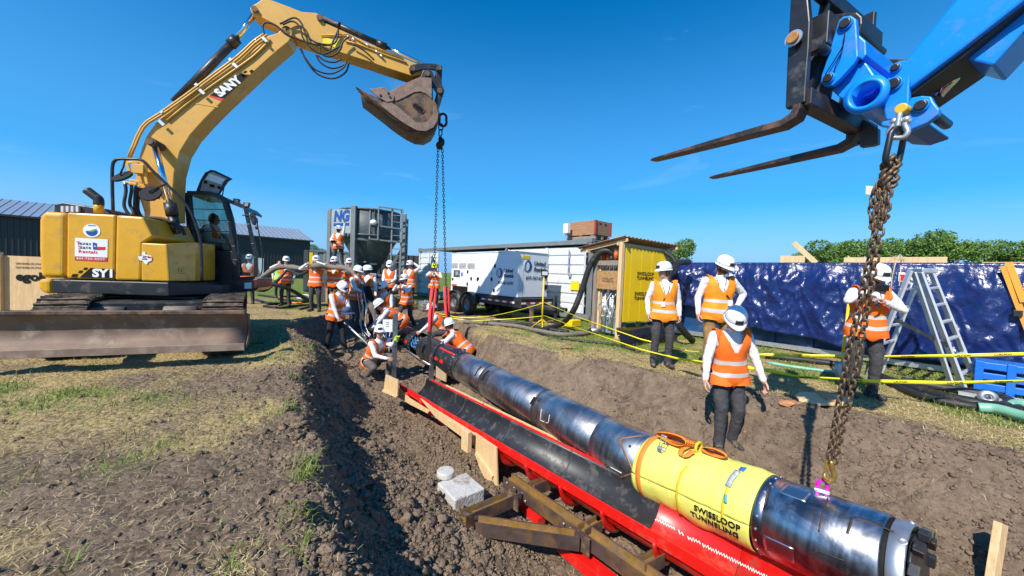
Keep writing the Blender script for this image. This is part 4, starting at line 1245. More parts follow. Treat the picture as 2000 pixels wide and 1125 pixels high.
for (x, y) in ((905, 275), (940, 290), (1040, 330), (1110, 380), (1145, 412)):
    h = MB(); a, b = S(sl - 0.03, c3, (x - 10, y - 10), (x + 12, y + 12)); h.cyl(a, b, 0.022, n=8); h.build('hose_coupling', 'galv', EX)
# bucket linkage
def plate(name, conv, pts, l, th, m, par=EX, bevel=0.008):
    mb = MB(); mb.prism(S(l, conv, *pts), XL * th); return mb.build(name, m, par, bevel)
for l in (-0.27, 0.22):
    plate('link_arm', cb, [(612, 125), (625, 98), (660, 86), (780, 74), (890, 78), (975, 104), (975, 150), (940, 158), (850, 138), (760, 140), (690, 162), (640, 168), (616, 150)], l, 0.05, 'black')
    plate('bucket_link', cb, [(915, 100), (978, 104), (972, 300), (1000, 370), (985, 420), (940, 420), (918, 380), (925, 300), (905, 200)], l + 0.02, 0.05, 'black')
    plate('bucket_hanger', cb, [(770, 160), (820, 138), (865, 160), (900, 240), (985, 330), (1002, 380), (980, 450), (930, 610), (905, 470), (930, 420), (870, 330), (860, 240), (735, 230)], l - 0.05, 0.05, 'black')
for (x, y, r) in ((648, 128, 0.055), (942, 122, 0.05), (812, 186, 0.06), (950, 374, 0.055)):
    h = MB(); a = S(-0.36, cb, (x, y))[0]; h.cyl(a, a + XL * 0.72, r, n=18); h.build('link_pin', 'rusty', EX)
# bucket: two side plates, a curved shell, side cutters and teeth
bkp = [(400, 385), (560, 300), (730, 228), (862, 236), (862, 460), (905, 540), (935, 620), (925, 710), (880, 780), (800, 822), (700, 812), (600, 760), (500, 695), (400, 620), (310, 545), (160, 430), (75, 365), (30, 335), (120, 385), (215, 430), (330, 480), (400, 500)]
bl0, bl1 = -0.43, 0.43
BK = plate('bucket_side', cb, bkp, bl0, 0.035, 'rusty', bevel=0.006)
plate('bucket_side', cb, bkp, bl1 - 0.035, 0.035, 'rusty', bevel=0.006)
plate('bucket_rim', cb, [(310, 545), (400, 620), (500, 695), (600, 760), (700, 812), (800, 822), (880, 780), (925, 710), (935, 620), (905, 540), (880, 545), (878, 640), (830, 710), (760, 738), (690, 722), (600, 650), (500, 560), (420, 505), (330, 500)], bl0 - 0.022, 0.022, mat('worn_bucket_steel', (0.24, 0.16, 0.12), 0.6, 0.3, var=0.3, scale=9, bump=0.2), bevel=0.004)
plate('bucket_cheek', cb, [(400, 385), (560, 300), (730, 228), (862, 236), (862, 465), (800, 410), (740, 385), (670, 392), (560, 450), (470, 492), (430, 440)], bl0 - 0.018, 0.018, mat('worn_bucket_steel', (0.24, 0.16, 0.12)), bevel=0.004)
sh_ = MB(); cu_ = S(bl0 + 0.01, cb, (75, 368), (160, 434), (310, 550), (400, 626), (500, 702), (600, 768), (700, 820), (800, 832), (885, 790), (932, 715), (942, 620), (912, 535), (868, 460), (864, 240))
sh_.grid([[p, p + XL * 0.84] for p in cu_], smooth=True); sh_.build('bucket_shell', 'rusty', EX, solid=0.03)
wr_ = MB()
for l in (bl0 + 0.12, 0.0, bl1 - 0.16):
    cu2 = S(l, cb, (540, 735), (600, 775), (700, 828), (800, 842), (885, 800), (940, 715)); wr_.grid([[p, p + XL * 0.06] for p in cu2])
wr_.build('wear_strip', 'black', EX, solid=0.03)
plate('side_cutter', cb, [(170, 358), (345, 335), (400, 385), (455, 440), (440, 490), (370, 505), (250, 430)], bl0 - 0.035, 0.03, mat('worn_bucket_steel', (0.24, 0.16, 0.12)))
for (x, y) in ((300, 425), (385, 400), (405, 445)):
    h = MB(); a = S(bl0 - 0.05, cb, (x, y))[0]; h.cyl(a, a + XL * 0.03, 0.022, n=6); h.build('bolt', 'black', EX)
for i in range(5):
    l = bl0 + 0.02 + i * 0.195
    plate('bucket_tooth', cb, [(22, 328), (60, 352), (120, 385), (160, 430), (110, 410), (60, 380)], l, 0.075, 'rusty', bevel=0.006)
# maker's oval on the bucket
o, e, u = S(bl0 - 0.012, cb, (713, 568), (765, 610), (735, 545)); xd = (e - o).normalized(); yd = (u - o); yd = (yd - xd * yd.dot(xd)).normalized()
ov = MB(); L2, r2 = 0.13, 0.05
ring = []
for i in range(24):
    t = 2 * math.pi * i / 24; ring.append(o + xd * (r2 * math.cos(t) + math.copysign(L2 - r2, math.cos(t))) + yd * (r2 * math.sin(t)))
ov.tube(ring, 0.006, 6, closed=True); oo = ov.build('maker_oval', 'black', BK)
letter('lettering', 'ELECO', 0.075, o, xd, yd, 'ink', BK, bold=0.003, extrude=0.004)

# cab
cl0, cl1 = 0.35, 1.2
cab = []
def cabbar(pts, l, w, h, name='cab_pillar', m='satin'):
    mb = MB(); P = S(l, c7, *pts)
    for a, b in zip(P[:-1], P[1:]):
        mb.bar(a, b, w, h, XL)
    return mb.build(name, m, EX, 0.01)
for l in (cl0, cl1):
    cabbar([(100, 215), (128, 500), (150, 720)], l, 0.10, 0.12)
    cabbar([(98, 212), (250, 216), (330, 232), (385, 268)], l, 0.07, 0.08, 'roof_rail')
    cabbar([(372, 262), (420, 420), (445, 600), (455, 700), (462, 860)], l, 0.09, 0.13)
    cabbar([(385, 272), (490, 300), (525, 330), (548, 440), (578, 580), (600, 680), (602, 830)], l, 0.06, 0.09)
    cabbar([(590, 835), (460, 840), (170, 845)], l, 0.07, 0.10, 'cab_sill')
rf_ = MB()
for (a, b) in (((95, 205), (250, 208)), ((250, 208), (335, 226)), ((335, 226), (392, 264)), ((392, 264), (490, 296)), ((490, 296), (530, 332))):
    P = S(cl0 - 0.05, c7, a, b); rf_.add([P[0], P[1], P[1] + XL * 0.95, P[0] + XL * 0.95] + [p - UP * 0.05 for p in (P[0], P[1], P[1] + XL * 0.95, P[0] + XL * 0.95)], [(0, 1, 2, 3), (7, 6, 5, 4), (0, 4, 5, 1), (2, 6, 7, 3), (0, 3, 7, 4), (1, 5, 6, 2)])
rf_.build('cab_roof', 'satin', EX)
gl = bpy.data.materials.new('cab_glass'); gl.use_nodes = True
t = gl.node_tree; t.nodes.clear(); o_ = t.nodes.new('ShaderNodeOutputMaterial'); m1 = t.nodes.new('ShaderNodeMixShader'); tr = t.nodes.new('ShaderNodeBsdfTransparent'); gg = t.nodes.new('ShaderNodeBsdfGlossy'); fr = t.nodes.new('ShaderNodeFresnel')
tr.inputs[0].default_value = (0.66, 0.77, 0.75, 1); gg.inputs['Roughness'].default_value = 0.03; fr.inputs[0].default_value = 1.6
t.links.new(fr.outputs[0], m1.inputs[0]); t.links.new(tr.outputs[0], m1.inputs[1]); t.links.new(gg.outputs[0], m1.inputs[2]); t.links.new(m1.outputs[0], o_.inputs[0])
def pane(name, pts, l):
    mb = MB(); mb.prism(S(l, c7, *pts), XL * 0.006); return mb.build(name, gl, EX)
pane('side_window', [(112, 235), (250, 232), (340, 262), (385, 330), (428, 560), (440, 640), (150, 640)], cl0 + 0.03)
pane('side_window', [(112, 235), (250, 232), (340, 262), (385, 330), (428, 560), (440, 640), (150, 640)], cl1)
pane('lower_window', [(464, 662), (586, 668), (592, 822), (472, 822)], cl0 + 0.03)
for y in (330, 410, 492):
    cabbar([(112 + (y - 330) * 0.1, y), (372 + (y - 330) * 0.22, y + 4)], cl0 - 0.02, 0.012, 0.022, 'guard_bar')
slab('cab_side_panel', S(cl0, c7, (140, 640), (440, 640), (455, 700), (462, 850), (170, 850)), cl0, cl0 + 0.05, 'satin', bevel=0.01)
slab('cab_base', S(cl0 - 0.06, c7, (300, 848), (460, 850), (618, 838), (618, 910), (590, 932), (450, 945), (330, 940)), cl0 - 0.06, cl1 + 0.05, mat('cab_base_maroon', (0.09, 0.022, 0.018), 0.3, var=0.25, coat=0.4, dirt=((0.16, 0.1, 0.08), 0.2, 5)), bevel=0.03)
decal('base_sticker', [(515, 872), (568, 868), (568, 914), (515, 914)], cl0 - 0.068, 'white', EX, c7)
decal('base_sticker', [(386, 832), (428, 834), (428, 858), (386, 858)], cl0 - 0.02, 'glassk', EX, c7)
seat = MB(); P = S(0.62, c7, (175, 470), (245, 470), (230, 640), (330, 660), (330, 700), (190, 700)); seat.prism(P, XL * 0.42); seat.build('cab_seat', 'black', EX, 0.03)
cons = MB(); P = S(0.62, c7, (320, 560), (350, 560), (400, 820), (370, 830)); cons.prism(P, XL * 0.35); cons.build('cab_console', 'black', EX, 0.02)
# open roof hatch
hp_ = S(cl0 + 0.06, c7, (158, 200), (190, 120), (225, 62), (268, 42), (300, 48), (425, 108), (392, 128), (330, 222))
ho_ = MB(); ho_.prism(hp_, XL * 0.05); hatch = ho_.build('roof_hatch', 'satin', EX, 0.012)
hi_ = MB(); hi_.prism(S(cl0 + 0.05, c7, (190, 196), (210, 130), (255, 68), (285, 60), (390, 106), (365, 130), (322, 216)), XL * 0.01); hi_.build('hatch_lining', mat('hatch_grey', (0.34, 0.33, 0.32), 0.6), hatch)
hg = MB(); hg.prism(S(cl0 + 0.04, c7, (228, 112), (258, 70), (372, 112), (342, 150)), XL * 0.01); hg.build('hatch_pane', mat('hatch_pane_white', (0.75, 0.82, 0.86), 0.15), hatch)
for q in ([(258, 148), (292, 152), (294, 172), (262, 170)], [(218, 122), (240, 124), (240, 144), (220, 142)], [(318, 160), (340, 166), (338, 184), (318, 180)]):
    h = MB(); h.prism(S(cl0 + 0.03, c7, *q), XL * 0.015); h.build('hatch_latch', 'ink', hatch)
h = MB(); h.tube(S(cl0 + 0.1, c7, (370, 150), (352, 240)), 0.01, 6); h.build('hatch_strut', 'black', hatch)
for (x, y) in ((452, 270), (526, 297)):
    h = MB(); P = S(cl0 - 0.02, c7, (x - 22, y - 18), (x + 24, y - 14), (x + 16, y + 20), (x - 20, y + 16)); h.prism(P, XL * 0.1); lo_ = h.build('work_light', 'black', EX, 0.012)
    h = MB(); P = S(cl0 - 0.026, c7, (x - 10, y - 10), (x + 18, y - 8), (x + 12, y + 14), (x - 10, y + 12)); h.prism(P, XL * 0.006); h.build('light_lens', mat('lens_rose', (0.45, 0.33, 0.32), 0.15), lo_)
h = MB(); h.prism(S(cl0 - 0.05, c7, (553, 362), (566, 350), (590, 362), (602, 420), (594, 448), (572, 446), (556, 405)), XL * 0.06); h.build('cab_mirror', 'satin', EX, 0.012)
h = MB(); h.tube(smooth_path(S(cl0 - 0.05, c7, (500, 376), (548, 378), (605, 400), (612, 460), (640, 600), (648, 700), (640, 800), (600, 830)), 4), 0.013, 6); h.tube(smooth_path(S(cl0 - 0.06, c7, (395, 335), (430, 420), (452, 520), (455, 600), (460, 640)), 4), 0.012, 6); h.build('grab_rail', 'black', EX)
h = MB(); a = S(cl0 - 0.05, c7, (604, 466))[0]; h.ell(a, (0.035, 0.03, 0.045)); h.build('rail_knob', 'black', EX)
# undercarriage: two tracks, guards, and the dozer blade
UA = Vector((-0.57, 0.82, 0)).normalized(); UE = Vector((UA.y, -UA.x, 0))
BE = Vector((0.917, 0.399, 0)).normalized(); BN = Vector((BE.y, -BE.x, 0))       # along the blade; towards the camera
BR = at(479, 650, 5.25); BR.z = 0
def track(o):
    """o = ground point under the near end of the track's centre line"""
    Lh, R, w = 3.1, 0.40, 0.5
    path = []
    for i in range(13):
        t = -math.pi / 2 - math.pi * i / 12; path.append((R + R * math.cos(t), R + 0.05 + R * math.sin(t)))
    top_ = [(x, 2 * R + 0.05) for x in np.linspace(R, Lh - R, 18)[1:-1]]
    path = path + top_
    for i in range(13):
        t = math.pi / 2 - math.pi * i / 12; path.append((Lh - R + R * math.cos(t), R + 0.05 + R * math.sin(t)))
    path += [(x, 0.05) for x in np.linspace(Lh - R, R, 18)[1:-1]]
    mb = MB(); n = len(path)
    for i in range(n):
        a = path[i]; b = path[(i + 1) % n]
        A = o + UA * a[0] + UP * a[1]; B = o + UA * b[0] + UP * b[1]
        mid = (A + B) / 2; d = (B - A).normalized(); nr = d.cross(UE)
        mb.box(mid, ((B - A).length * 0.93, w, 0.03), (d, UE, nr))
        mb.box(mid - nr * 0.028 * (1 if nr.dot(mid - (o + UA * (Lh / 2) + UP * (R + 0.05))) < 0 else -1), (0.025, w, 0.04), (d, UE, nr))
    tr_ = mb.build('track', 'track', EX)
    fm = MB(); fm.box(o + UA * (Lh / 2) + UP * (R + 0.05), (Lh - 2 * R, w * 0.6, R * 1.3), (UA, UE, UP))
    for e_ in (R, Lh - R):
        c = o + UA * e_ + UP * (R + 0.05); fm.cyl(c - UE * 0.14, c + UE * 0.14, R - 0.04, n=22)
    for k in range(5):
        c = o + UA * (R + (Lh - 2 * R) * (k + 0.5) / 5) + UP * 0.19; fm.cyl(c - UE * 0.2, c + UE * 0.2, 0.1, n=14)
    fm.build('track_frame', 'track', EX)
    # caked mud on top of the shoes
    mu = MB(); rows = []
    for i in range(26):
        row = []
        for j in range(12):
            x = 0.12 + (Lh - 0.3) * i / 25; y = -w / 2 + w * j / 11
            z = 2 * R + 0.075 + 0.035 * float(fbm(np.array([x * 6 + o.x]), np.array([y * 9 + o.y]), 3, 5)[0]) - (0.14 if x < 0.3 else 0) * (0.3 - x) / 0.2 - (0.05 if j in (0, 11) else 0)
            row.append(o + UA * x + UE * y + UP * z)
        rows.append(row)
    mu.grid(rows); mu.build('track_mud', 'mud', EX)
gz = 0.0
right_o = BR + UA * 0.5 - BE * 0.30; left_o = BR + UA * 0.75 - BE * 2.15
for o in (right_o, left_o):
    track(Vector((o.x, o.y, gz)))
for px_, py_, Y in ((212, 603, 5.6), (354, 606, 5.9)):
    g_ = at(px_, py_, Y); rows = []
    gm_ = MB()
    for i in range(7):
        t = math.pi * (0.08 + 0.6 * i / 6); rows.append([g_ + UE * s_ - UA * (0.2 * math.cos(t)) + UP * (0.16 * math.sin(t) - 0.1) for s_ in (-0.2, 0.2)])
    gm_.grid(rows); gm_.build('idler_guard', mat('guard_grey', (0.16, 0.13, 0.105), 0.7, dirt=((0.24, 0.19, 0.14), 0.4, 8)), EX, solid=0.02)
    h = MB(); h.cyl(g_ - UP * 0.12 - UE * 0.1, g_ - UP * 0.12 + UE * 0.1, 0.1, n=18); h.build('carrier_roller', 'track', EX)
xb = MB(); c0 = (right_o + left_o) / 2 + UA * 1.3; xb.box(Vector((c0.x, c0.y, 0.55)), (1.3, 1.5, 0.5), (UA, UE, UP)); xb.build('car_body', 'black', EX, 0.03)
# blade
bp_ = [(0.03, 0.75), (-0.03, 0.735), (0.055, 0.68), (0.10, 0.58), (0.11, 0.48), (0.085, 0.38), (0.03, 0.315), (-0.01, 0.30), (-0.035, 0.245)]
bp_ = [(0.0, 0.75), (-0.03, 0.72), (-0.085, 0.62), (-0.105, 0.52), (-0.09, 0.42), (-0.04, 0.35), (0.0, 0.325), (0.03, 0.25)]
Wb = 2.75
rows = [[Vector((BR.x, BR.y, 0)) - BE * (Wb * j / 10) + BN * d + UP * (h_ + 0.012 * math.sin(j * 1.9)) for j in range(11)] for d, h_ in bp_]
bb_ = MB(); bb_.grid(rows, smooth=True); bb_.build('dozer_blade', mat('blade_steel', (0.165, 0.11, 0.078), 0.66, 0.1, var=0.3, scale=3, bump=0.12, dirt=((0.33, 0.27, 0.2), 0.33, 3.5)), EX, solid=0.03)
tp = MB(); tp.bar(Vector((BR.x, BR.y, 0.765)) - BE * Wb + BN * 0.0, Vector((BR.x, BR.y, 0.765)) , 0.07, 0.055); tp.build('blade_top_rail', 'rusty', EX, 0.012)
ct = MB(); ct.bar(Vector((BR.x, BR.y, 0.275)) - BE * Wb + BN * 0.035, Vector((BR.x, BR.y, 0.275)) + BN * 0.035, 0.025, 0.10); ct.build('cutting_edge', mat('worn_edge', (0.30, 0.21, 0.16), 0.5, 0.4, var=0.3, dirt=((0.33, 0.27, 0.2), 0.4, 5)), EX, 0.004)
for e_ in (0.0, Wb):
    pl_ = MB(); q = Vector((BR.x, BR.y, 0)) - BE * e_; pl_.prism([q + BN * d + UP * h_ for d, h_ in bp_] + [q - BN * 0.16 + UP * 0.3, q - BN * 0.16 + UP * 0.72], BE * 0.02); pl_.build('blade_end_plate', 'rusty', EX)
am = MB()
for e_ in (0.75, 1.75):
    q = Vector((BR.x, BR.y, 0.42)) - BE * e_ - BN * 0.15; am.bar(q, q + UA * 1.3, 0.16, 0.18)
am.build('blade_arm', 'track', EX)
h = MB(); h.box(U0 + UP * 0.55 - XL * 0.3, (0.9, 0.9, 0.6), (XF, XL, UP)); h.build('swivel_housing', 'black', EX)
# hand of cables, hook shackle and chain under the bucket
LC = thing('lifting_chain', 'dark two-strand lifting chain hanging from the back of the bucket', 'chain', S(0.0, cb, (975, 690))[0])
top_p = S(0.0, cb, (975, 690))[0]
def ring_mesh(L_, W_, r, n=18, k=7):
    pts = []
    a = L_ / 2 - W_ / 2
    for i in range(n):
        t = 2 * math.pi * i / n
        pts.append(Vector((W_ / 2 * math.cos(t), 0, W_ / 2 * math.sin(t) + math.copysign(a, math.sin(t)))))
    mb = MB(); mb.tube(pts, r, k, closed=True); return mb
def place_link(mesh, name, a, b, roll, parent):
    z = (b - a).normalized(); x = z.orthogonal().normalized(); y = z.cross(x)
    R = Matrix((x * math.cos(roll) + y * math.sin(roll), -x * math.sin(roll) + y * math.cos(roll), z)).transposed().to_4x4()
    R.translation = (a + b) / 2
    return inst(name, mesh, R, parent)
bigring = mesh_of(ring_mesh(0.28, 0.16, 0.028), 'ring', 'dchain')
lk = mesh_of(ring_mesh(0.15, 0.10, 0.014, 14, 6), 'link', 'dchain')
p0 = S(0.0, cb, (985, 640))[0]; p1 = S(0.0, cb, (985, 760))[0]
place_link(bigring, 'master_ring', p0, p1, 0.7, LC)
p2 = S(0.0, cb, (958, 880))[0]
place_link(lk, 'chain_link', S(0.0, cb, (962, 735))[0], S(0.0, cb, (960, 815))[0], 0.3, LC)
place_link(lk, 'chain_link', S(0.0, cb, (958, 800))[0], p2, 1.4, LC)
h = MB(); a = S(0.0, cb, (958, 890))[0]; b = S(0.0, cb, (955, 1020))[0]
h.cyl(a, b, 0.045, 0.06, n=10); h.ell(a.lerp(b, 0.4) + XF * 0.05, (0.05, 0.04, 0.09)); h.ell(a.lerp(b, 0.7) - XF * 0.05, (0.05, 0.04, 0.08)); h.build('chain_shortener', 'dchain', LC)
STR = []
for sx, pxb, pyb, Yb in ((-1, 847, 562, 8.45), (1, 871, 560, 9.0)):
    a = b + XF * (0.05 * sx); e = at(pxb, pyb, Yb)
    n_ = int((e - a).length / 0.062); mbc = MB()
    for i in range(n_):
        q0 = a.lerp(e, (i - 0.1) / n_); q1 = a.lerp(e, (i + 1.1) / n_); z = (q1 - q0).normalized(); x = z.orthogonal().normalized(); y = z.cross(x); ro_ = (i % 2) * math.pi / 2 + 0.5
        X = x * math.cos(ro_) + y * math.sin(ro_); c = (q0 + q1) / 2; hl = (q1 - q0).length / 2
        mbc.tube([c + X * (0.022 * math.cos(t)) + z * (0.022 * math.sin(t) + math.copysign(hl - 0.022, math.sin(t))) for t in np.linspace(0.1, 2 * math.pi + 0.1, 9)[:-1]], 0.009, 5, closed=True)
    mbc.build('chain_strand', 'dchain', LC, kind='stuff')
    STR.append(e)
# ---------------------------------------------------------------- telehandler boom head with pallet forks
K1 = at(1562, 236, 2.6); K2c = Vector((0.876, 0.482, 0)).normalized(); KF = Vector((-K2c.y, K2c.x, 0))      # along the carriage; fork direction
TH = thing('telehandler', 'bright blue telehandler boom holding a black fork carriage overhead', 'telehandler', (K1.x + 0.4, K1.y + 0.2, 1.4))
c5 = cv(1480, 0, 3.75); c6 = cv(1220, 0, 2.556)
def T(c, conv, *pts):
    P0 = Vector((K1.x, K1.y, 0)) + K2c * c
    return [onpl(*conv(*p), P0, K2c) for p in pts]
def tpl(name, conv, pts, c, th, m, bevel=0.008, par=TH):
    mb = MB(); mb.prism(T(c, conv, *pts), K2c * th); return mb.build(name, m, par, bevel)
# forks: shank up the carriage, bent heel, tapering blade
def fork(c, root, tip, wd):
    mb = MB(); hz = root.z
    secs = []
    tipv = tip - root
    sd_ = K2c * (wd / 2)
    path = [(root + UP * 0.10, 0.045, UP * -1), (root + UP * 0.07, 0.05, UP * -1), (root + UP * 0.03 + tipv.normalized() * 0.02, 0.055, (UP * -1 + tipv.normalized()).normalized()), (root + tipv.normalized() * 0.09 , 0.05, tipv.normalized()), (root.lerp(tip, 0.5), 0.038, tipv.normalized()), (root.lerp(tip, 0.97), 0.018, tipv.normalized()), (tip, 0.010, tipv.normalized())]
    o = None; allv = []; k = 0
    for i, (p, th, d) in enumerate(path):
        nrm = d.cross(K2c).normalized(); w2 = sd_ * (1 if i < 5 else (0.85 if i == 5 else 0.5))
        allv += [p - w2 - nrm * th / 2, p + w2 - nrm * th / 2, p + w2 + nrm * th / 2, p - w2 + nrm * th / 2]
    fcs = [(0, 1, 2, 3), tuple(4 * (len(path) - 1) + j for j in (3, 2, 1, 0))]
    for i in range(len(path) - 1):
        for j in range(4):
            fcs.append((4 * i + j, 4 * i + 4 + j, 4 * i + 4 + (j + 1) % 4, 4 * i + (j + 1) % 4))
    mb.add(allv, fcs)
    return mb.build('fork', mat('fork_steel', (0.05, 0.04, 0.036), 0.5, 0.4, var=0.35, dirt=((0.19, 0.105, 0.08), 0.42, 4)), TH, 0.004)
t1 = onpl(1274, 314, Vector((K1.x, K1.y, 0)), K2c); fork(0, K1, t1, 0.12)
K2 = onpl(1668, 284, Vector((K1.x, K1.y, 0)) + K2c * 0.89, K2c); t2 = onpl(1388, 348, Vector((K1.x, K1.y, 0)) + K2c * 0.89, K2c); fork(0.89, K2, t2, 0.12)
# near upright with its washer and bolt
up0 = tpl('carriage_upright', c5, [(240, -60), (362, -60), (382, 150), (375, 330), (350, 640), (345, 745), (205, 798), (200, 780), (215, 420), (232, 120)], -0.04, 0.05, 'satin')
o = T(-0.05, c5, (276, 290))[0]; nrm = -K2c
ax_ = (K2c + KF * 0.55 + UP * 0.2).normalized()
h = MB(); h.lathe([(0.034, 0), (0.034, 0.010), (0.053, 0.010), (0.053, 0)], o + nrm * 0.02, nrm, 28, smooth=False, closed=True); h.build('washer', 'galv', TH)
h = MB(); h.cyl(o, o - K2c * 0.05, 0.037, n=20); h.build('bolt_head', mat('rust_orange', (0.42, 0.20, 0.07), 0.65, 0.3, var=0.3, scale=20), TH, 0.005)
# bottom bar, top bars and cross tubes of the carriage
a0 = T(-0.02, c5, (270, 740))[0]; a1 = T(1.0, c5, (800, 1020))[0]; a1.z = a0.z
h = MB(); h.bar(a0 + KF * -0.05, a0 + KF * -0.05 + K2c * 1.12, 0.10, 0.11); h.build('carriage_bottom_bar', mat('carriage_bar', (0.035, 0.032, 0.03), 0.45, 0.3, var=0.3, dirt=((0.16, 0.10, 0.07), 0.3, 5)), TH, 0.006)
h = MB()
b0 = T(0.0, c5, (420, 0))[0]; h.bar(b0 + UP * 0.08, b0 + UP * 0.08 + K2c * 1.05, 0.06, 0.10); h.build('carriage_top_bar', 'satin', TH, 0.006)
for u0, u1 in ((0, 0.25), (0.6, 0.95)):
    h = MB(); c0_ = T(0.0, c5, (410, 330))[0]; h.cyl(c0_ + K2c * u0, c0_ + K2c * u1, 0.04, n=16); h.build('carriage_tube', 'satin', TH)
for c, q in ((0.18, [(470, 0), (620, 92), (600, 110), (470, 100)]), ):
    pass
for k in range(4):
    h = MB(); h.bar(a0 + K2c * (0.15 + 0.27 * k) + KF * 0.0, b0 + UP * 0.06 + K2c * (0.15 + 0.27 * k), 0.03, 0.05, KF); h.build('backrest_bar', 'satin', TH)
up1 = MB(); q = a0 + K2c * 1.02; up1.bar(q - UP * 0.10, q + UP * 0.95, 0.13, 0.05, K2c); up1.build('carriage_upright', 'satin', TH, 0.006)
# black quick-attach cheek plates and brackets
for c in (0.22, 0.70):
    tpl('cheek_plate', c5, [(400, 160), (470, 118), (620, 95), (725, 88), (762, 120), (765, 170), (735, 260), (560, 600), (500, 700), (430, 775), (352, 740), (365, 630), (450, 400), (470, 220)], c, 0.03, 'satin')
tpl('far_bracket', c5, [(760, 230), (835, 300), (875, 430), (1085, 430), (1060, 470), (905, 610), (850, 520), (780, 420)], 0.78, 0.03, 'satin')
tpl('hook_block', c5, [(345, 640), (432, 660), (430, 770), (350, 745)], 0.06, 0.12, 'satin')
tpl('foot_bracket', c5, [(665, 805), (805, 890), (880, 940), (878, 1050), (840, 1065), (745, 1078), (745, 1000), (665, 930)], 0.80, 0.06, mat('bracket_grey', (0.10, 0.10, 0.10), 0.45, 0.2, var=0.3))
h = MB(); a = T(0.1, c5, (420, 240))[0]; h.box(a + K2c * 0.1, (0.22, 0.16, 0.22), (K2c, KF, UP)); h.build('carriage_block', 'satin', TH, 0.008)
# blue link, cross tube, boom head plates, boom
for c in (0.16, 0.72):
    tpl('tilt_link', c5, [(590, 150), (625, 118), (680, 112), (718, 138), (728, 280), (735, 410), (700, 470), (600, 580), (545, 628), (490, 635), (458, 600), (465, 550), (490, 480), (545, 300)], c, 0.045, 'blue')
for (x, y, r, c) in ((632, 165, 0.032, 0.13), (508, 568, 0.028, 0.13), (988, 608, 0.032, 0.17), (1000, 490, 0.021, 0.17), (1186, 768, 0.029, 0.17)):
    h = MB(); a = T(c, c5, (x, y))[0]; h.cyl(a, a + K2c * (0.63 if c < 0.15 else 0.52), r, n=20); h.build('link_pin', mat('pin_dark', (0.035, 0.032, 0.03), 0.4, 0.4, var=0.3), TH, 0.006)
    h = MB(); h.lathe([(r * 1.0, 0.0), (r * 1.25, 0.0), (r * 1.25, 0.03), (r * 1.0, 0.03)], a + K2c * 0.012, K2c, 22, closed=True); h.build('pin_collar', 'blue', TH)
tpl('link_web', c5, [(725, 240), (790, 300), (795, 400), (760, 440), (735, 412), (728, 290)], 0.2, 0.5, 'blue')
tpl('link_web', c5, [(600, 560), (770, 440), (800, 470), (900, 620), (840, 680), (700, 745), (600, 715), (540, 660)], 0.24, 0.45, 'blue')
h = MB(); o = T(0.10, c5, (782, 690))[0]
h.lathe([(0.074, 0.0), (0.092, 0.0), (0.096, 0.008), (0.112, 0.010), (0.112, 0.03), (0.094, 0.034), (0.094, 0.5), (0.074, 0.5)], o, K2c, 40, closed=True); h.build('cross_tube', 'blue', TH)
h = MB(); h.cyl(o + K2c * 0.26, o + K2c * 0.28, 0.076, n=24); h.build('tube_bulkhead', 'black', TH)
for c in (0.2, 0.66):
    tpl('boom_head_plate', c5, [(985, 470), (1040, 445), (1085, 440), (1140, 420), (1110, 620), (1105, 780), (1085, 840), (1010, 870), (940, 880), (900, 740), (930, 620)], c, 0.045, 'blue')
    tpl('cylinder_bracket', c5, [(1090, 760), (1120, 715), (1200, 700), (1270, 705), (1285, 740), (1330, 800), (1320, 840), (1240, 900), (1100, 960), (900, 920), (905, 890), (1085, 850)], c, 0.05, 'blue')
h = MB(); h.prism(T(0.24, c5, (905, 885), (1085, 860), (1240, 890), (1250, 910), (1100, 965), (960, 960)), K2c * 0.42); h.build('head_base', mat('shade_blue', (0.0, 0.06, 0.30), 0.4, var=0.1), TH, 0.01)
bp1 = [(1395, 305), (1640, 10), (1900, -330), (2400, -700), (2500, -330), (1995, 2), (1680, 248), (1415, 446)]
tpl('boom', c6, bp1, 0.20, 0.50, 'blue', 0.015)
tpl('boom_underside', c6, [(1420, 450), (1680, 252), (1995, 6), (2500, -330), (2510, -290), (1995, 32), (1690, 285), (1425, 480)], 0.24, 0.42, mat('boom_under_shade', (0.018, 0.02, 0.028), 0.5, var=0.3), 0.01)  # near-black slab: the shade on the boom's underside put into the colour
tpl('cylinder_guard', c6, [(1678, 282), (1840, 150), (1990, 35), (2300, -180), (2350, -20), (2100, 90), (1988, 162), (1838, 328), (1720, 300)], 0.30, 0.30, 'blue', 0.012)
a, b = T(0.45, c6, (1545, 480), (1690, 318)); h = MB(); h.cyl(a, b, 0.042, n=18); h.build('tilt_rod', 'chrome', TH)
h = MB(); h.cyl(b, b + (b - a).normalized() * 0.8, 0.075, n=18); h.build('tilt_cylinder', 'black', TH)
h = MB(); h.tube(smooth_path(T(0.14, c5, (636, 246), (625, 330), (575, 420), (495, 545)), 4), 0.004, 5); h.tube(smooth_path(T(0.14, c5, (636, 246), (615, 380), (575, 470), (555, 530)), 4), 0.003, 5); h.build('pin_cable', 'ink', TH)
# yellow pin end and galvanised shackle
a = T(0.12, c5, (1046, 792))[0]; h = MB(); h.cyl(a, a + K2c * 0.1, 0.03, n=18); h.build('shackle_pin', mat('pin_yellow', (0.72, 0.42, 0.03), 0.45, var=0.1), TH, 0.006)

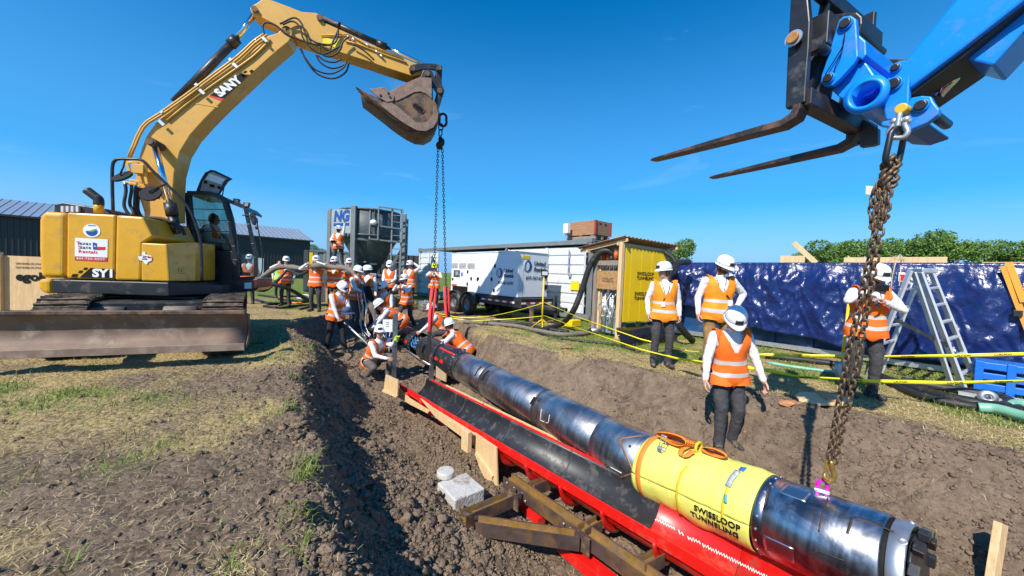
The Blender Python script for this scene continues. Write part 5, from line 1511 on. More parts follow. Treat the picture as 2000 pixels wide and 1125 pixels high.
# ---------------------------------------------------------------- chain from the telehandler to the machine
TCtop = T(0.16, c5, (1030, 1000))[0]
TC = thing('lifting_chain', 'rusty brown chain bundle hanging from the blue boom to a magenta shackle', 'chain', TCtop)
h = MB(); h.tube(smooth_path(T(0.13, c5, (1040, 830), (1030, 890), (1022, 930)), 4), 0.016, 8); h.build('shackle_eye', 'galv', TC)
h = MB(); P = smooth_path(T(0.14, c5, (1000, 890), (985, 930), (960, 970), (985, 1005), (1030, 1010), (1075, 1000), (1098, 960), (1080, 920), (1090, 880)), 5); h.tube(P, 0.0145, 10); a, b = T(0.14, c5, (985, 882), (1130, 888)); h.cyl(a, b, 0.014, n=10)
for q in ((1000, 888), (1090, 876)):
    p = T(0.14, c5, q)[0]; h.ell(p, (0.022, 0.022, 0.022), None, 10, 7)
h.build('bow_shackle', 'galv', TC)
ob_ring = mesh_of(ring_mesh(0.235, 0.125, 0.0165, 22, 8), 'oval_ring', mat('oval_ring_steel', (0.05, 0.048, 0.05), 0.4, 0.7, var=0.3))
cc = cv(1560, 240, 2.8125)
def Tc(x, y, dc=0.0):
    return T(0.16 + dc, cc, (x, y))[0]
place_link(ob_ring, 'oval_ring', Tc(545, 55), Tc(510, 215), 0.5, TC)
h = MB()
for (x, y, r) in ((490, 225, 0.036), (520, 215, 0.038), (505, 250, 0.036), (484, 275, 0.034), (510, 290, 0.036), (478, 312, 0.034), (500, 325, 0.034)):
    h.tube([Tc(x, y) + Vector((0.8 * r * math.cos(t), 0.5 * r * math.sin(2 * t), r * math.sin(t))) for t in np.linspace(0, 2 * math.pi, 12)[:-1]], 0.012, 7, closed=True)
h.build('chain_cluster', 'chain', TC)
h = MB(); p = Tc(405, 372); h.box(p, (0.075, 0.004, 0.055), (K2c * -0.0 + Vector((0.95, -0.2, -0.1)).normalized(), Vector((0.2, 0.95, 0)).normalized(), UP)); h.build('chain_tag', mat('dirty_tag', (0.6, 0.55, 0.48), 0.7, var=0.1), TC)
h = MB(); h.tube(smooth_path([Tc(430, 350), Tc(425, 310), Tc(470, 290), Tc(520, 280)], 4), 0.003, 5); h.build('tag_wire', 'galv', TC)
lkb = mesh_of(ring_mesh(0.055, 0.031, 0.0067, 14, 7), 'chain_link', 'chain')
HOOK = at(1622, 905, 2.58)
def strand(pts, name='chain_link', pitch=0.042, roll0=0.3):
    P = smooth_path(pts, 14); d = [0.0]
    for a, b in zip(P[:-1], P[1:]): d.append(d[-1] + (b - a).length)
    n = int(d[-1] / pitch); i = 0
    for k in range(n):
        def ptat(s_):
            s_ = min(max(s_, 0), d[-1] - 1e-6); j = int(np.searchsorted(d, s_, 'right')) - 1; j = min(j, len(P) - 2)
            return P[j].lerp(P[j + 1], (s_ - d[j]) / (d[j + 1] - d[j]))
        a = ptat(k * pitch); b = ptat((k + 1) * pitch)
        place_link(lkb, name, a, b, roll0 + (k % 2) * math.pi / 2 + random.uniform(-0.25, 0.25), TC)
z0 = Tc(488, 330)
side = Vector((0.78, -0.55, 0)).normalized()
mid = Tc(418, 590)
strand([Tc(495, 320), Tc(468, 480), Tc(452, 580), Tc(430, 700), (HOOK + Tc(430, 700)) / 2 + side * 0.020, HOOK + side * 0.018])
strand([Tc(440, 330), Tc(432, 450), Tc(415, 600), Tc(395, 720), (HOOK + Tc(395, 720)) / 2 - side * 0.016, HOOK - side * 0.014], roll0=0.9)
strand([Tc(430, 350), Tc(405, 420), Tc(400, 500), Tc(412, 575), Tc(425, 560), Tc(440, 460), Tc(450, 350)], roll0=0.6)
strand([Tc(500, 330), Tc(490, 420), Tc(478, 500), Tc(460, 540), Tc(455, 450), Tc(470, 340)], roll0=0.1)
# gold hook and magenta shackle
h = MB(); P = smooth_path([HOOK + UP * 0.02, HOOK - UP * 0.04 + side * 0.012, HOOK - UP * 0.08 + side * 0.024, HOOK - UP * 0.115 + side * 0.016, HOOK - UP * 0.128 - side * 0.008, HOOK - UP * 0.105 - side * 0.026, HOOK - UP * 0.08 - side * 0.026], 4)
h.tube(P, [0.017] * (len(P) - 6) + [0.016, 0.015, 0.013, 0.011, 0.008, 0.005], 9); h.bar(HOOK + UP * 0.02 - side * 0.02, HOOK - UP * 0.07 - side * 0.022, 0.014, 0.02, side); h.build('hook', 'gold', TC)
# ---------------------------------------------------------------- tunnel boring machine (long steel pipe slung over the trough)
YB = 3.80                                     # steering joint under the yellow wrap
def AX(Y):
    if Y >= YB:
        return Vector((1.527 - 0.6585 * (Y - YB), Y, -0.484))
    return Vector((1.527 - 0.655 * (Y - YB), Y, -0.484 - 0.118 * (Y - YB)))
BU = (AX(2.5) - AX(2.3)).normalized()
TU = (AX(5) - AX(4)).normalized()
TL = Vector((-TU.y, TU.x, 0)).normalized()          # to the viewer's left of the machine
TUP = TU.cross(TL); TUP = TUP if TUP.z > 0 else -TUP
TR = 0.295
def oncyl(px, py, R=TR, far=False, A0=None, d=None):
    if A0 is None:
        A0, d = (AX(2.5), BU) if px > 1283 else (AX(5), TU)
    r = ray(px, py).normalized(); oc = CAM - A0
    a_ = r - d * r.dot(d); b_ = oc - d * oc.dot(d)
    A, B, Cc = a_.dot(a_), 2 * a_.dot(b_), b_.dot(b_) - R * R
    disc = max(0, B * B - 4 * A * Cc)
    t_ = (-B + (math.sqrt(disc) if far else -math.sqrt(disc))) / (2 * A)
    return CAM + r * t_
def pipe_mat(name, base, dark, rough):
    mm = bpy.data.materials.new(name); mm.use_nodes = True
    t = mm.node_tree; b = t.nodes['Principled BSDF']; N = t.nodes.new; L = t.links.new
    b.inputs['Metallic'].default_value = 1.0
    tc = N('ShaderNodeTexCoord')
    mp_ = N('ShaderNodeMapping'); mp_.vector_type = 'TEXTURE'
    ang = math.atan2(TU.x, TU.y); mp_.inputs['Rotation'].default_value = (0, 0, -ang); mp_.inputs['Scale'].default_value = (1, 1, 1)
    L(tc.outputs['Object'], mp_.inputs['Vector'])
    st = N('ShaderNodeMapping'); st.inputs['Scale'].default_value = (0.8, 9, 0.8); L(mp_.outputs[0], st.inputs['Vector'])
    n1 = N('ShaderNodeTexNoise'); n1.inputs['Scale'].default_value = 3.0; n1.inputs['Detail'].default_value = 7; L(st.outputs[0], n1.inputs['Vector'])
    n2 = N('ShaderNodeTexNoise'); n2.inputs['Scale'].default_value = 3.2; n2.inputs['Detail'].default_value = 8; n2.inputs['Roughness'].default_value = 0.62; n2.inputs['Distortion'].default_value = 0.6; L(tc.outputs['Object'], n2.inputs['Vector'])
    r1 = N('ShaderNodeValToRGB'); e = r1.color_ramp.elements; e[0].position = 0.3; e[1].position = 0.72
    e[0].color = tuple(c * 0.75 for c in base) + (1,); e[1].color = tuple(min(1, c * 1.2) for c in base) + (1,); L(n1.outputs[0], r1.inputs[0])
    r2 = N('ShaderNodeValToRGB'); e = r2.color_ramp.elements; e[0].position = 0.44; e[1].position = 0.60; L(n2.outputs[0], r2.inputs[0])
    mx_ = N('ShaderNodeMix'); mx_.data_type = 'RGBA'; mx_.inputs[7].default_value = tuple(dark) + (1,)
    L(r2.outputs[0], mx_.inputs[0]); L(r1.outputs[0], mx_.inputs[6]); L(mx_.outputs[2], b.inputs['Base Color'])
    mr = N('ShaderNodeMapRange'); mr.inputs['To Min'].default_value = rough; mr.inputs['To Max'].default_value = rough + 0.2; L(n1.outputs[0], mr.inputs[0]); L(mr.outputs[0], b.inputs['Roughness'])
    bp_ = N('ShaderNodeBump'); bp_.inputs['Strength'].default_value = 0.12; bp_.inputs['Distance'].default_value = 0.01; L(n1.outputs[0], bp_.inputs['Height']); L(bp_.outputs[0], b.inputs['Normal'])
    return mm
pm1 = pipe_mat('machined_pipe_steel', (0.62, 0.61, 0.60), (0.36, 0.355, 0.36), 0.27)
pm2 = pipe_mat('blued_pipe_steel', (0.58, 0.59, 0.62), (0.17, 0.175, 0.19), 0.22)
pmb = mat('black_pipe_paint', (0.02, 0.022, 0.026), 0.38, 0.2, var=0.4, scale=5, dirt=((0.085, 0.085, 0.085), 0.3, 8))
weld = mat('weld_line', (0.07, 0.05, 0.04), 0.55, 0.5, var=0.4, scale=30)
TBM = thing('tunnel_boring_machine', 'long steel tunnelling machine with a yellow wrap hanging over the red trough', 'boring machine', AX(5))
def ring(name, Y0, Y1, R, m, prof=None, n=64, th=0.02):
    o = AX(Y0); L_ = (AX(Y1) - o).length; ax_ = (AX(Y1) - o).normalized()
    pr = prof or [(R - 0.006, 0), (R, 0.006), (R, L_ - 0.006), (R - 0.006, L_), (R - th, L_), (R - th, 0)]
    mb = MB(); mb.lathe(pr, o, ax_, n, closed=True, xref=TL)
    # flat ends, smooth flanks
    return mb.build(name, m, TBM)
steel = []
for Y0, Y1 in ((3.75, 4.31), (4.312, 5.25), (5.27, 6.54), (6.58, 7.47)):
    steel.append(ring('pipe_section', Y0, Y1, TR, pm1))
front = ring('pipe_section', 2.305, 2.90, TR, pm2)
for Y in (5.26, 6.56, 7.48):
    ring('joint_ring', Y - 0.05, Y + 0.05, TR - 0.004, weld)
ring('bolted_collar', 2.825, 2.895, TR + 0.005, mat('collar_steel', (0.30, 0.30, 0.32), 0.3, 1.0, var=0.15))
cb_ = MB()
for k in range(20):
    t = 2 * math.pi * k / 20; p = AX(2.86) + (TL * math.cos(t) + TUP * math.sin(t)) * (TR + 0.005); nn = (p - AX(2.86)).normalized(); cb_.cyl(p, p + nn * 0.006, 0.009, n=6)
cb_.build('collar_bolt', 'galv', TBM)
def onpipe(Y, deg, R=TR):
    t = R_(deg); return AX(Y) + (TL * math.cos(t) + TUP * math.sin(t)) * R
def patch(name, Y0, Y1, a0, a1, R, m, ny_=6, na=10):
    mb = MB(); mb.grid([[onpipe(Y0 + (Y1 - Y0) * i / ny_, a0 + (a1 - a0) * j / na, R) for j in range(na + 1)] for i in range(ny_ + 1)]); return mb.build(name, m, TBM, solid=0.003)
lightp = mat('bright_plate_steel', (0.55, 0.56, 0.58), 0.32, 1.0, var=0.08)
patch('access_plate', 2.66, 2.80, 62, 84, TR + 0.002, lightp); patch('access_plate', 2.66, 2.82, -30, -4, TR + 0.002, lightp)
for pts in ([(5.30, 5.24, 25, 48)], [(6.70, 6.66, 20, 60), (6.47, 6.43, 20, 60)], [(7.42, 7.39, 15, 55)]):
    for (Y0, Y1, a0, a1) in pts: patch('pipe_slot', Y0, Y1, a0, a1, TR + 0.001, 'ink')
def ribbon(name, pxs, width, m, R=TR + 0.003, sub=6, par=TBM, th=0.003, zig=0.0):
    """band lying on the pipe through picture points"""
    P = []
    for (a, b) in zip(pxs[:-1], pxs[1:]):
        for i in range(sub): P.append(oncyl(a[0] + (b[0] - a[0]) * i / sub, a[1] + (b[1] - a[1]) * i / sub, R))
    P.append(oncyl(*pxs[-1], R))
    rows = []
    for i, p in enumerate(P):
        d = (P[min(i + 1, len(P) - 1)] - P[max(0, i - 1)]).normalized(); A, dd = (AX(2.5), BU) if pxs[0][0] > 1283 else (AX(5), TU); nn = (p - A) - dd * (p - A).dot(dd); nn.normalize(); s_ = d.cross(nn).normalized()
        rows.append([p - s_ * width / 2, p + s_ * width / 2])
    mb = MB(); mb.grid(rows); return mb.build(name, m, par, solid=th)
c4 = cv(700, 600, 2.813); c5b = cv(1200, 780, 2.857)
bw_ = mat('bronze_weld', (0.26, 0.125, 0.065), 0.55, 0.3, var=0.3, scale=20)
ribbon('weld_seam', [c4(*p) for p in ((1615, 705), (1530, 706), (1430, 722), (1470, 815), (1512, 912), (1430, 942))], 0.022, bw_)
for pts, wd in (([(1190, 550), (1160, 640), (1140, 740)], 0.008), ([(1325, 660), (1315, 700), (1300, 750)], 0.014), ([(1340, 655), (1450, 690), (1560, 740)], 0.012), ([(1115, 540), (1120, 640)], 0.004), ([(865, 490), (835, 600)], 0.01), ([(1090, 860), (1140, 850), (1280, 900)], 0.006)):
    ribbon('weld_seam', [c5b(*p) for p in pts], wd, weld)
ribbon('chalk_mark', [c4(*p) for p in ((1382, 878), (1445, 912))], 0.007, 'paper')
for pts in ([(1005, 558), (998, 620), (1020, 630)], [(1050, 590), (1042, 636), (1028, 634)]):
    ribbon('chalk_mark', [c4(*p) for p in pts], 0.006, 'paper')
for p in ((990, 508), (1492, 765)):
    q = oncyl(*c4(*p)); nn = ((q - AX(5)) - TU * (q - AX(5)).dot(TU)).normalized(); h = MB(); h.cyl(q, q + nn * 0.004, 0.03 if p[0] < 1000 else 0.016, n=14); h.build('plug', weld, TBM)
# cutter head: gap, pale ring, toothed dark face
ring('cutter_gap', 2.285, 2.322, TR - 0.016, 'ink')
ring('cutter_ring', 2.215, 2.285, TR - 0.004, mat('cutter_ring_steel', (0.50, 0.51, 0.52), 0.42, 0.85, var=0.15, dirt=((0.2, 0.18, 0.16), 0.2, 8)))
ct_ = MB(); ct_.cyl(AX(2.215), AX(2.20), TR - 0.05, n=40); ct_.build('cutter_face', 'black', TBM)
tb_ = mesh_of
for k in range(12):
    t = 2 * math.pi * k / 12; dv = TL * math.cos(t) + TUP * math.sin(t); tv = -TL * math.sin(t) + TUP * math.cos(t)
    h = MB(); c = AX(2.215) + dv * (TR - 0.035) - TU * 0.02; h.box(c, (0.05, 0.075, 0.05), (dv, tv, TU))
    h.build('cutter_tooth', 'black', TBM, 0.006)
for k in range(8):
    p = onpipe(2.25, k * 45 + 12, TR - 0.004); nn = (p - AX(2.25)).normalized(); h = MB(); h.lathe([(0.012, 0), (0.02, 0), (0.02, 0.005), (0.012, 0.005)], p, nn, 12, closed=True); h.build('ring_port', 'galv', TBM)
# black segments with red-lined slots
blk = []
for Y0, Y1 in ((7.50, 9.28), (9.72, 11.4)):
    blk.append(ring('black_segment', Y0, Y1, TR + 0.008, pmb))
ring('core_pipe', 9.1, 9.95, 0.2, 'galv')
redin = mat('slot_red', (0.70, 0.02, 0.012), 0.4, var=0.08)
for Y in (7.92, 8.17, 8.42, 9.95, 10.2):
    mb = MB(); A0 = onpipe(Y, 8, TR + 0.009); nn = (A0 - AX(Y)).normalized(); tt = TU.cross(nn)
    mb.prism([A0 + TU * (0.095 * math.cos(t)) * (0.5 if Y > 8.4 and Y < 9 else 1) + tt * (0.038 * math.sin(t)) - nn * 0.004 * 0 for t in np.linspace(0, 2 * math.pi, 17)[:-1]], nn * 0.004); mb.build('slot', redin, TBM)
for (Y0, Y1, a) in ((7.6, 8.3, 52), (7.9, 8.4, 96), (8.7, 9.1, 100), (10.1, 10.7, 52), (10.2, 11.0, 98), (9.73, 9.85, 75)):
    patch('red_strip', Y0, Y1, a, a + 7, TR + 0.010, redin)
for (Y0, Y1, a) in ((7.55, 9.25, 44), (9.75, 11.35, 44)):
    patch('seam', Y0, Y1, a, a + 1.6, TR + 0.010, 'steel', 10, 1)
rv = MB()
for Y0, Y1 in ((7.50, 9.28), (9.72, 11.4)):
    for Y in (Y0 + 0.07, Y1 - 0.07):
        for k in range(24):
            p = onpipe(Y, k * 15, TR + 0.008); nn = (p - AX(Y)).normalized(); rv.cyl(p, p + nn * 0.005, 0.009, n=5)
rv.build('rivets', 'galv', TBM, kind='stuff')
rd = MB(); rd.tube([onpipe(8.4, -28, TR + 0.06), onpipe(11.2, -28, TR + 0.06)], 0.014, 7); rd.build('drain_pipe', 'galv', TBM)
for k in range(5):
    h = MB(); a = onpipe(9.24, 10 + k * 22, 0.24); b = onpipe(9.76, 18 + k * 20, 0.24); h.tube(smooth_path([a, (a + b) / 2 + Vector((-0.06, -0.03, -0.05)), b], 4), 0.02, 6); h.build('coupling_hose', mat('coupling_blue', (0.02, 0.18, 0.45), 0.5) if k < 3 else 'ink', TBM)
# yellow wrap with folds, straps and lettering
ym = mat('yellow_wrap', (0.78, 0.79, 0.15), 0.45, var=0.04, scale=2, bump=0.5, bscale=7, dirt=((0.52, 0.5, 0.18), 0.18, 6))
rows = []
NY, NA = 46, 72
for i in range(NY + 1):
    Y = 2.895 + (3.80 - 2.895) * i / NY; row = []
    for j in range(NA + 1):
        a = 360.0 * j / NA
        x_ = np.array([Y * 3.0 + math.sin(R_(a)) * 1.2]); y_ = np.array([math.cos(R_(a)) * 1.6 + Y * 2.2])
        w1 = float(fbm(x_, y_, 3, 61)[0]); edge = min(1, min(i, NY - i) / 4)
        diag = math.sin(Y * 26 + a * 0.055) * 0.5 + math.sin(Y * 41 - a * 0.07) * 0.3
        strapd = -0.010 * math.exp(-((Y - 3.42) / 0.03) ** 2) - 0.008 * math.exp(-((Y - 3.17) / 0.03) ** 2)
        sag = 0.02 * max(0, -math.sin(R_(a))) * math.sin(Y * 14)
        row.append(onpipe(Y, a, TR + 0.010 + edge * (0.008 + 0.010 * w1 + 0.0035 * diag + sag * 0.6) + strapd))
    rows.append(row)
h = MB(); h.grid(rows); wrap = h.build('yellow_wrap', ym, TBM, solid=0.004)
ring('orange_strap', 3.705, 3.755, TR + 0.026, 'orange', prof=[(TR + 0.022, 0), (TR + 0.026, 0.002), (TR + 0.026, 0.056), (TR + 0.022, 0.058), (TR + 0.016, 0.05), (TR + 0.016, 0.008)])
tsy = mat('thin_yellow_strap', (0.62, 0.47, 0.02), 0.6, var=0.15)
ribbon('thin_strap', [c5b(*p) for p in ((410, 370), (375, 410), (350, 480), (345, 540), (352, 600), (366, 640))], 0.02, tsy, TR + 0.026)
ribbon('thin_strap', [c5b(*p) for p in ((735, 380), (690, 405), (640, 470), (622, 520), (605, 580), (600, 640), (605, 690), (622, 742))], 0.02, tsy, TR + 0.026)
ribbon('buckle_wrap', [c5b(*p) for p in ((690, 400), (655, 440), (632, 485))], 0.042, mat('grey_cord', (0.33, 0.36, 0.36), 0.6, var=0.4, scale=40), TR + 0.034, th=0.012)
ribbon('strap_tag', [c5b(*p) for p in ((722, 380), (705, 398))], 0.04, mat('tag_blue', (0.02, 0.15, 0.5), 0.5), TR + 0.034)
ribbon('strap_tag', [c5b(*p) for p in ((622, 530), (618, 578))], 0.025, mat('tag_teal', (0.08, 0.35, 0.35), 0.5), TR + 0.034)
def wraptext(txt, cpx, size, Rr=TR + 0.031, bold=0.0012, spacing=1.0):
    c = oncyl(*cpx, Rr); rel = c - AX(2.5); q0 = rel.dot(BU); rr = rel - BU * q0; a0 = math.atan2(rr.dot(TUP), rr.dot(TL))
    vs, fs = text_mesh(txt, size, bold, 0, spacing, 0.002)
    mb = MB(); mb.add([AX(2.5) + BU * (q0 - v.x) + (TL * math.cos(a0 + v.y / Rr) + TUP * math.sin(a0 + v.y / Rr)) * (Rr + v.z) for v in vs], fs)
    return mb.build('lettering', 'ink', wrap)
wraptext('SWISSLOOP', c5b(568, 662), 0.07, spacing=1.0)
wraptext('TUNNELING', c5b(560, 702), 0.068, spacing=1.03)
# ratchet, strap bundle, magenta shackle
rt = MB(); q = oncyl(*c5b(262, 285), TR + 0.03); nn = UP
p1 = q + UP * 0.02; hv2_ = (TUP * 0.9 - TU * 0.15).normalized(); sd2 = TU
a = p1 + TU * 0.028; b = p1 - TU * 0.028
rt.bar(a, a + hv2_ * 0.13, 0.006, 0.016, TL); rt.bar(b, b + hv2_ * 0.13, 0.006, 0.016, TL); rt.cyl(a + hv2_ * 0.13, b + hv2_ * 0.13, 0.011, n=10)
rt.cyl(a + TU * 0.01, b - TU * 0.01, 0.016, n=12); rt.box(p1 - UP * 0.01, (0.05, 0.07, 0.03), (TU, TL, TUP)); rt.build('ratchet', 'galv', TBM, 0.003)
sb = thing('strap_bundle', 'coiled orange ratchet strap lying on top of the yellow wrap', 'strap', onpipe(3.4, 90, TR))
wb = MB()
tops = lambda Y, dx, dz: AX(Y) + TUP * (TR + 0.03 + dz) + TL * dx
for k in range(7):
    Yc = 3.52; r1, r2 = 0.085 + 0.012 * k % 0.05, 0.022 + 0.012 * k
    L_ = [tops(Yc + 0.13 * math.cos(t) + 0.01 * k, 0.02 * k - 0.05 + 0.02 * math.sin(t * 2), 0.008 + (0.018 + 0.005 * k) * (1 + math.sin(t))) for t in np.linspace(0, 2 * math.pi, 20)]
    rows = [[p - TL * 0.022 + UP * 0.002, p + TL * 0.022] for p in L_]; wb.grid(rows)
for k in range(4):
    L_ = [tops(3.28 + 0.09 * math.cos(t) - 0.01 * k, 0.02 * k - 0.03, 0.008 + (0.014 + 0.006 * k) * (1 + math.sin(t))) for t in np.linspace(0, 2 * math.pi, 18)]
    wb.grid([[p - TL * 0.022, p + TL * 0.022] for p in L_])
L_ = smooth_path([tops(3.45, 0.05, 0.02), tops(3.46, 0.13, 0.0), tops(3.44, 0.18, -0.03), tops(3.40, 0.17, -0.02), tops(3.38, 0.10, 0.02)], 5)
wb.grid([[p - TU * 0.022, p + TU * 0.022] for p in L_]); wb.build('webbing', 'orange', sb, solid=0.003)
h = MB(); h.tube([tops(3.385, 0.05 * math.cos(t), 0.025 + 0.045 * math.sin(t)) for t in np.linspace(0, 2 * math.pi, 14)[:-1]], 0.014, 7, closed=True); h.build('binding', tsy, sb)
SH = onpipe(2.62, 92, TR)
h = MB(); tdir = side
for s_ in (-1, 1):
    h.bar(SH + tdir * (0.026 * s_) - UP * 0.01, SH + tdir * (0.026 * s_) + UP * 0.055, 0.018, 0.024, tdir)
P = [SH + tdir * (0.027 * math.cos(t)) + UP * (0.06 + 0.045 * math.sin(t)) for t in np.linspace(-0.1, math.pi + 0.1, 12)]; h.tube(P, 0.0125, 9)
msh = h.build('magenta_shackle', 'magenta', TC, 0.004)
h = MB(); h.cyl(SH - tdir * 0.046 + UP * 0.024, SH + tdir * 0.042 + UP * 0.024, 0.016, n=12); h.build('shackle_bolt', 'galv', msh, 0.003)

# red slings from the excavator's chain round the black segments
for k, (st_, Yp) in enumerate(zip(STR, (9.3, 8.7))):
    e = onpipe(Yp, 40 if k == 0 else 60, TR + 0.03)
    Lb = ['red lifting sling at the gap between the black segments', 'red lifting sling in front of the kneeling man at the pipe'][k]
    SLG = thing('lifting_sling', Lb, 'sling', st_, 'red slings holding the machine')
    pxe = ((839, 648), (876, 652))[k]; e2_ = at(*pxe, (st_.y + Yp) / 2 - (0.9 if k == 0 else 0.0)); low = at(pxe[0] + (-1 if k == 0 else 1), pxe[1] + (45 if k == 0 else 18), e2_.y)
    h = MB()
    xx = Vector((1, 0.2, 0)).normalized()
    for off in (-0.022, 0.024):
        h.grid([[p - xx * 0.034 + Vector((0.0, off, 0)), p + xx * 0.034 + Vector((0, off, 0))] for p in [st_ + xx * off * 1.2, st_.lerp(e2_, 0.3) + xx * off * 1.6, st_.lerp(e2_, 0.7) + xx * off, e2_]])
    h.build('sling_webbing', 'sling', SLG, solid=0.012)
    h = MB(); h.bar(e2_ + UP * 0.01, low, 0.085, 0.03, Vector((0, 1, 0))); h.build('wear_sleeve', 'rubber', SLG, 0.008)

# ---------------------------------------------------------------- red launch trough
RIMZ = -0.60
L0 = Vector((-1.94, 6.5, RIMZ)); CR = 0.285
L0 = L0 + E_ * 0.055
TC0 = L0 + E_ * CR                     # far end of the trough's centre line
TD = -D_                               # towards the camera
TRG = thing('launch_trough', 'long red half-round steel trough with a black liner on the pit floor', 'trough', TC0)
def half(name, s0, s1, r0, r1, m, a0=0.0, a1=math.pi, n=28):
    mb = MB(); L_ = s1 - s0
    mb.lathe([(r1, 0), (r1, L_), (r0, L_), (r0, 0)], TC0 + TD * s0, TD, n, closed=True, a0=a0, a1=a1, xref=E_); return mb.build(name, m, TRG)
# find which sweep gives the lower half
_chk = TD.cross(E_)
sgn = (math.pi, 2 * math.pi) if _chk.z > 0 else (0.0, math.pi)
for k in range(4):
    half('trough_shell', 0.0 + 1.75 * k + 0.004, 1.75 * (k + 1), CR - 0.004, CR + 0.008, 'red', *sgn)
half('trough_liner', -0.12, 4.55, CR - 0.022, CR - 0.008, 'liner', *sgn)
for s in (1.2, 2.35, 3.45):
    half('liner_joint', s, s + 0.018, CR - 0.026, CR - 0.0215, mat('liner_joint', (0.05, 0.05, 0.052), 0.5), *sgn)
half('liner_joint', -0.12, -0.06, CR - 0.03, CR + 0.0, 'ink', *sgn)
for sx in (0, 1):
    q = TC0 + E_ * ((CR + 0.004) * (1 if sx else -1))
    h = MB(); h.bar(q + TD * 0.0 + UP * -0.035 + E_ * (0.012 if sx else -0.012), q + TD * 7.0 + UP * -0.035 + E_ * (0.012 if sx else -0.012), 0.014, 0.10); h.build('rim_bar', 'red', TRG, 0.003)
for s in [0.5 * k + 0.3 for k in range(14)]:
    half('trough_rib', s, s + 0.014, CR + 0.007, CR + 0.075, 'red', sgn[0] + 0.12, sgn[1] - 0.12)
for s in [0.45 * k + 0.25 for k in range(9)]:
    h = MB(); q = TC0 + E_ * (CR + 0.04) + TD * s; h.prism([q - UP * 0.06, q + UP * 0.01, q + E_ * 0.05 - UP * 0.06], TD * 0.03); h.build('rim_lug', 'red', TRG)
pw = MB()
for i, (x0, y0, x1, y1) in enumerate(((1268, 1008, 1318, 1033), (1325, 1038, 1335, 1044), (1343, 1050, 1368, 1060), (1372, 1064, 1500, 1128))):
    n_ = int((x1 - x0) / 2.6); P = []
    for j in range(n_ + 1):
        x = x0 + (x1 - x0) * j / n_; y = y0 + (y1 - y0) * j / n_ + (4.0 if j % 2 else -4.0) * random.uniform(0.5, 1)
        P.append(oncyl(x, y, CR - 0.006, True, TC0, TD))
    pw.tube(P, 0.006, 5)
pw.build('foam_bead', 'paper', TRG)
for s in (2.75, 2.05):
    half('primer_mark', s, s + 0.03, CR + 0.0085, CR + 0.0105, 'white', sgn[0] + (2.55 if True else 0), sgn[1] - 0.10)

# plywood formwork on both sides of the trough
FW = thing('formwork', 'pale plywood formwork boards standing along the edge of the red trough', 'formwork', L0 - UP * 0.4)
c9 = cv(820, 820, 2.941); c4b = cv(640, 600, 5.625)
PL0 = L0 - E_ * 0.045
def fboard(conv, pts, off=0.0, th=0.02, m='ply', name='plywood_board'):
    P0 = PL0 - E_ * off
    h = MB(); h.prism([onpl(*conv(*p), P0, E_) for p in pts], -E_ * th); return h.build(name, m, FW, 0.002)
fboard(c4b, [(788, 885), (915, 1005), (905, 1060), (780, 985)])
fboard(c4b, [(915, 1003), (1130, 1135), (1110, 1165), (905, 1062)])
fboard(c4b, [(650, 738), (785, 800), (776, 970), (625, 902)], 0.16, 0.022)
fboard(c4b, [(618, 905), (775, 972), (770, 992), (612, 925)], 0.19, 0.03, 'lumber', 'plank')
fboard(c4, [(345, 500), (420, 555), (640, 690), (640, 760), (545, 690), (430, 605)])
fboard(c9, [(318, 70), (446, 156), (456, 424), (418, 418), (345, 262), (322, 190)], 0.03)
fboard(c9, [(160, 0), (215, 20), (318, 95), (320, 130), (248, 82)], 0.02)
h = MB(); a = onpl(*c9(268, 118), PL0 - E_ * 0.16, E_); h.box(a, (0.15, 0.06, 0.26), (TD, E_, UP)); h.build('plank', 'lumber', FW, 0.004)
h = MB(); h.bar(onpl(*c9(322, 190), PL0 - E_ * 0.06, E_), onpl(*c9(420, 330), PL0 - E_ * 0.06, E_), 0.03, 0.05); h.build('plank', 'lumber', FW, 0.003)
for s0, s1 in ((0.35, 1.5), (1.52, 3.1), (3.12, 4.4)):
    h = MB(); q = TC0 + E_ * (CR + 0.13); h.bar(q + TD * s0 - UP * 0.14, q + TD * s1 - UP * 0.14, 0.02, 0.24); h.build('plywood_board', 'ply', FW, 0.002)
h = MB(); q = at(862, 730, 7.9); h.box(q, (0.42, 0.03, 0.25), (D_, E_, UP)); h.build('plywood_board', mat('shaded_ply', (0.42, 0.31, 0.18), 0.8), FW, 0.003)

# rusty steel frame beside the trough
SF = thing('beam_assembly', 'bolted assembly of rusty open-topped steel beams beside the red trough', 'steel frame', gp(1100, 1000, -0.75))
def beam(p0, p1, w=0.13, h_=0.12, m='beam', m2='beamin'):
    d = (p1 - p0).normalized(); s_ = d.cross(UP).normalized(); c = (p0 + p1) / 2; L_ = (p1 - p0).length
    mb = MB()
    for k in (-1, 1):
        mb.box(c + s_ * (k * (w / 2 - 0.006)) - UP * (h_ / 2), (L_, 0.012, h_), (d, s_, UP), 0)
        mb.box(c + s_ * (k * (w / 2 - 0.0135)) - UP * (h_ / 4), (L_ * 0.998, 0.003, h_ / 2 - 0.006), (d, s_, UP), 1)
    mb.box(c - UP * (h_ / 2), (L_ * 0.999, w - 0.024, 0.012), (d, s_, UP), 1)
    return mb.build('beam', [m, m2], SF)
fz = -0.74
m0, m1 = gp(992, 927, fz), gp(1345, 1170, fz)
beam(m0, m1)
beam(gp(905, 1002, fz), gp(1012, 957, fz), 0.11)
beam(gp(932, 1013, fz + 0.004), gp(1132, 1042, fz + 0.004), 0.11)
for (a, b) in (((1040, 944), (1072, 932)), ((1136, 1030), (1170, 1010)), ((1252, 1095), (1290, 1075))):
    beam(gp(*a, fz + 0.006), gp(*b, fz + 0.006) , 0.09, 0.11)
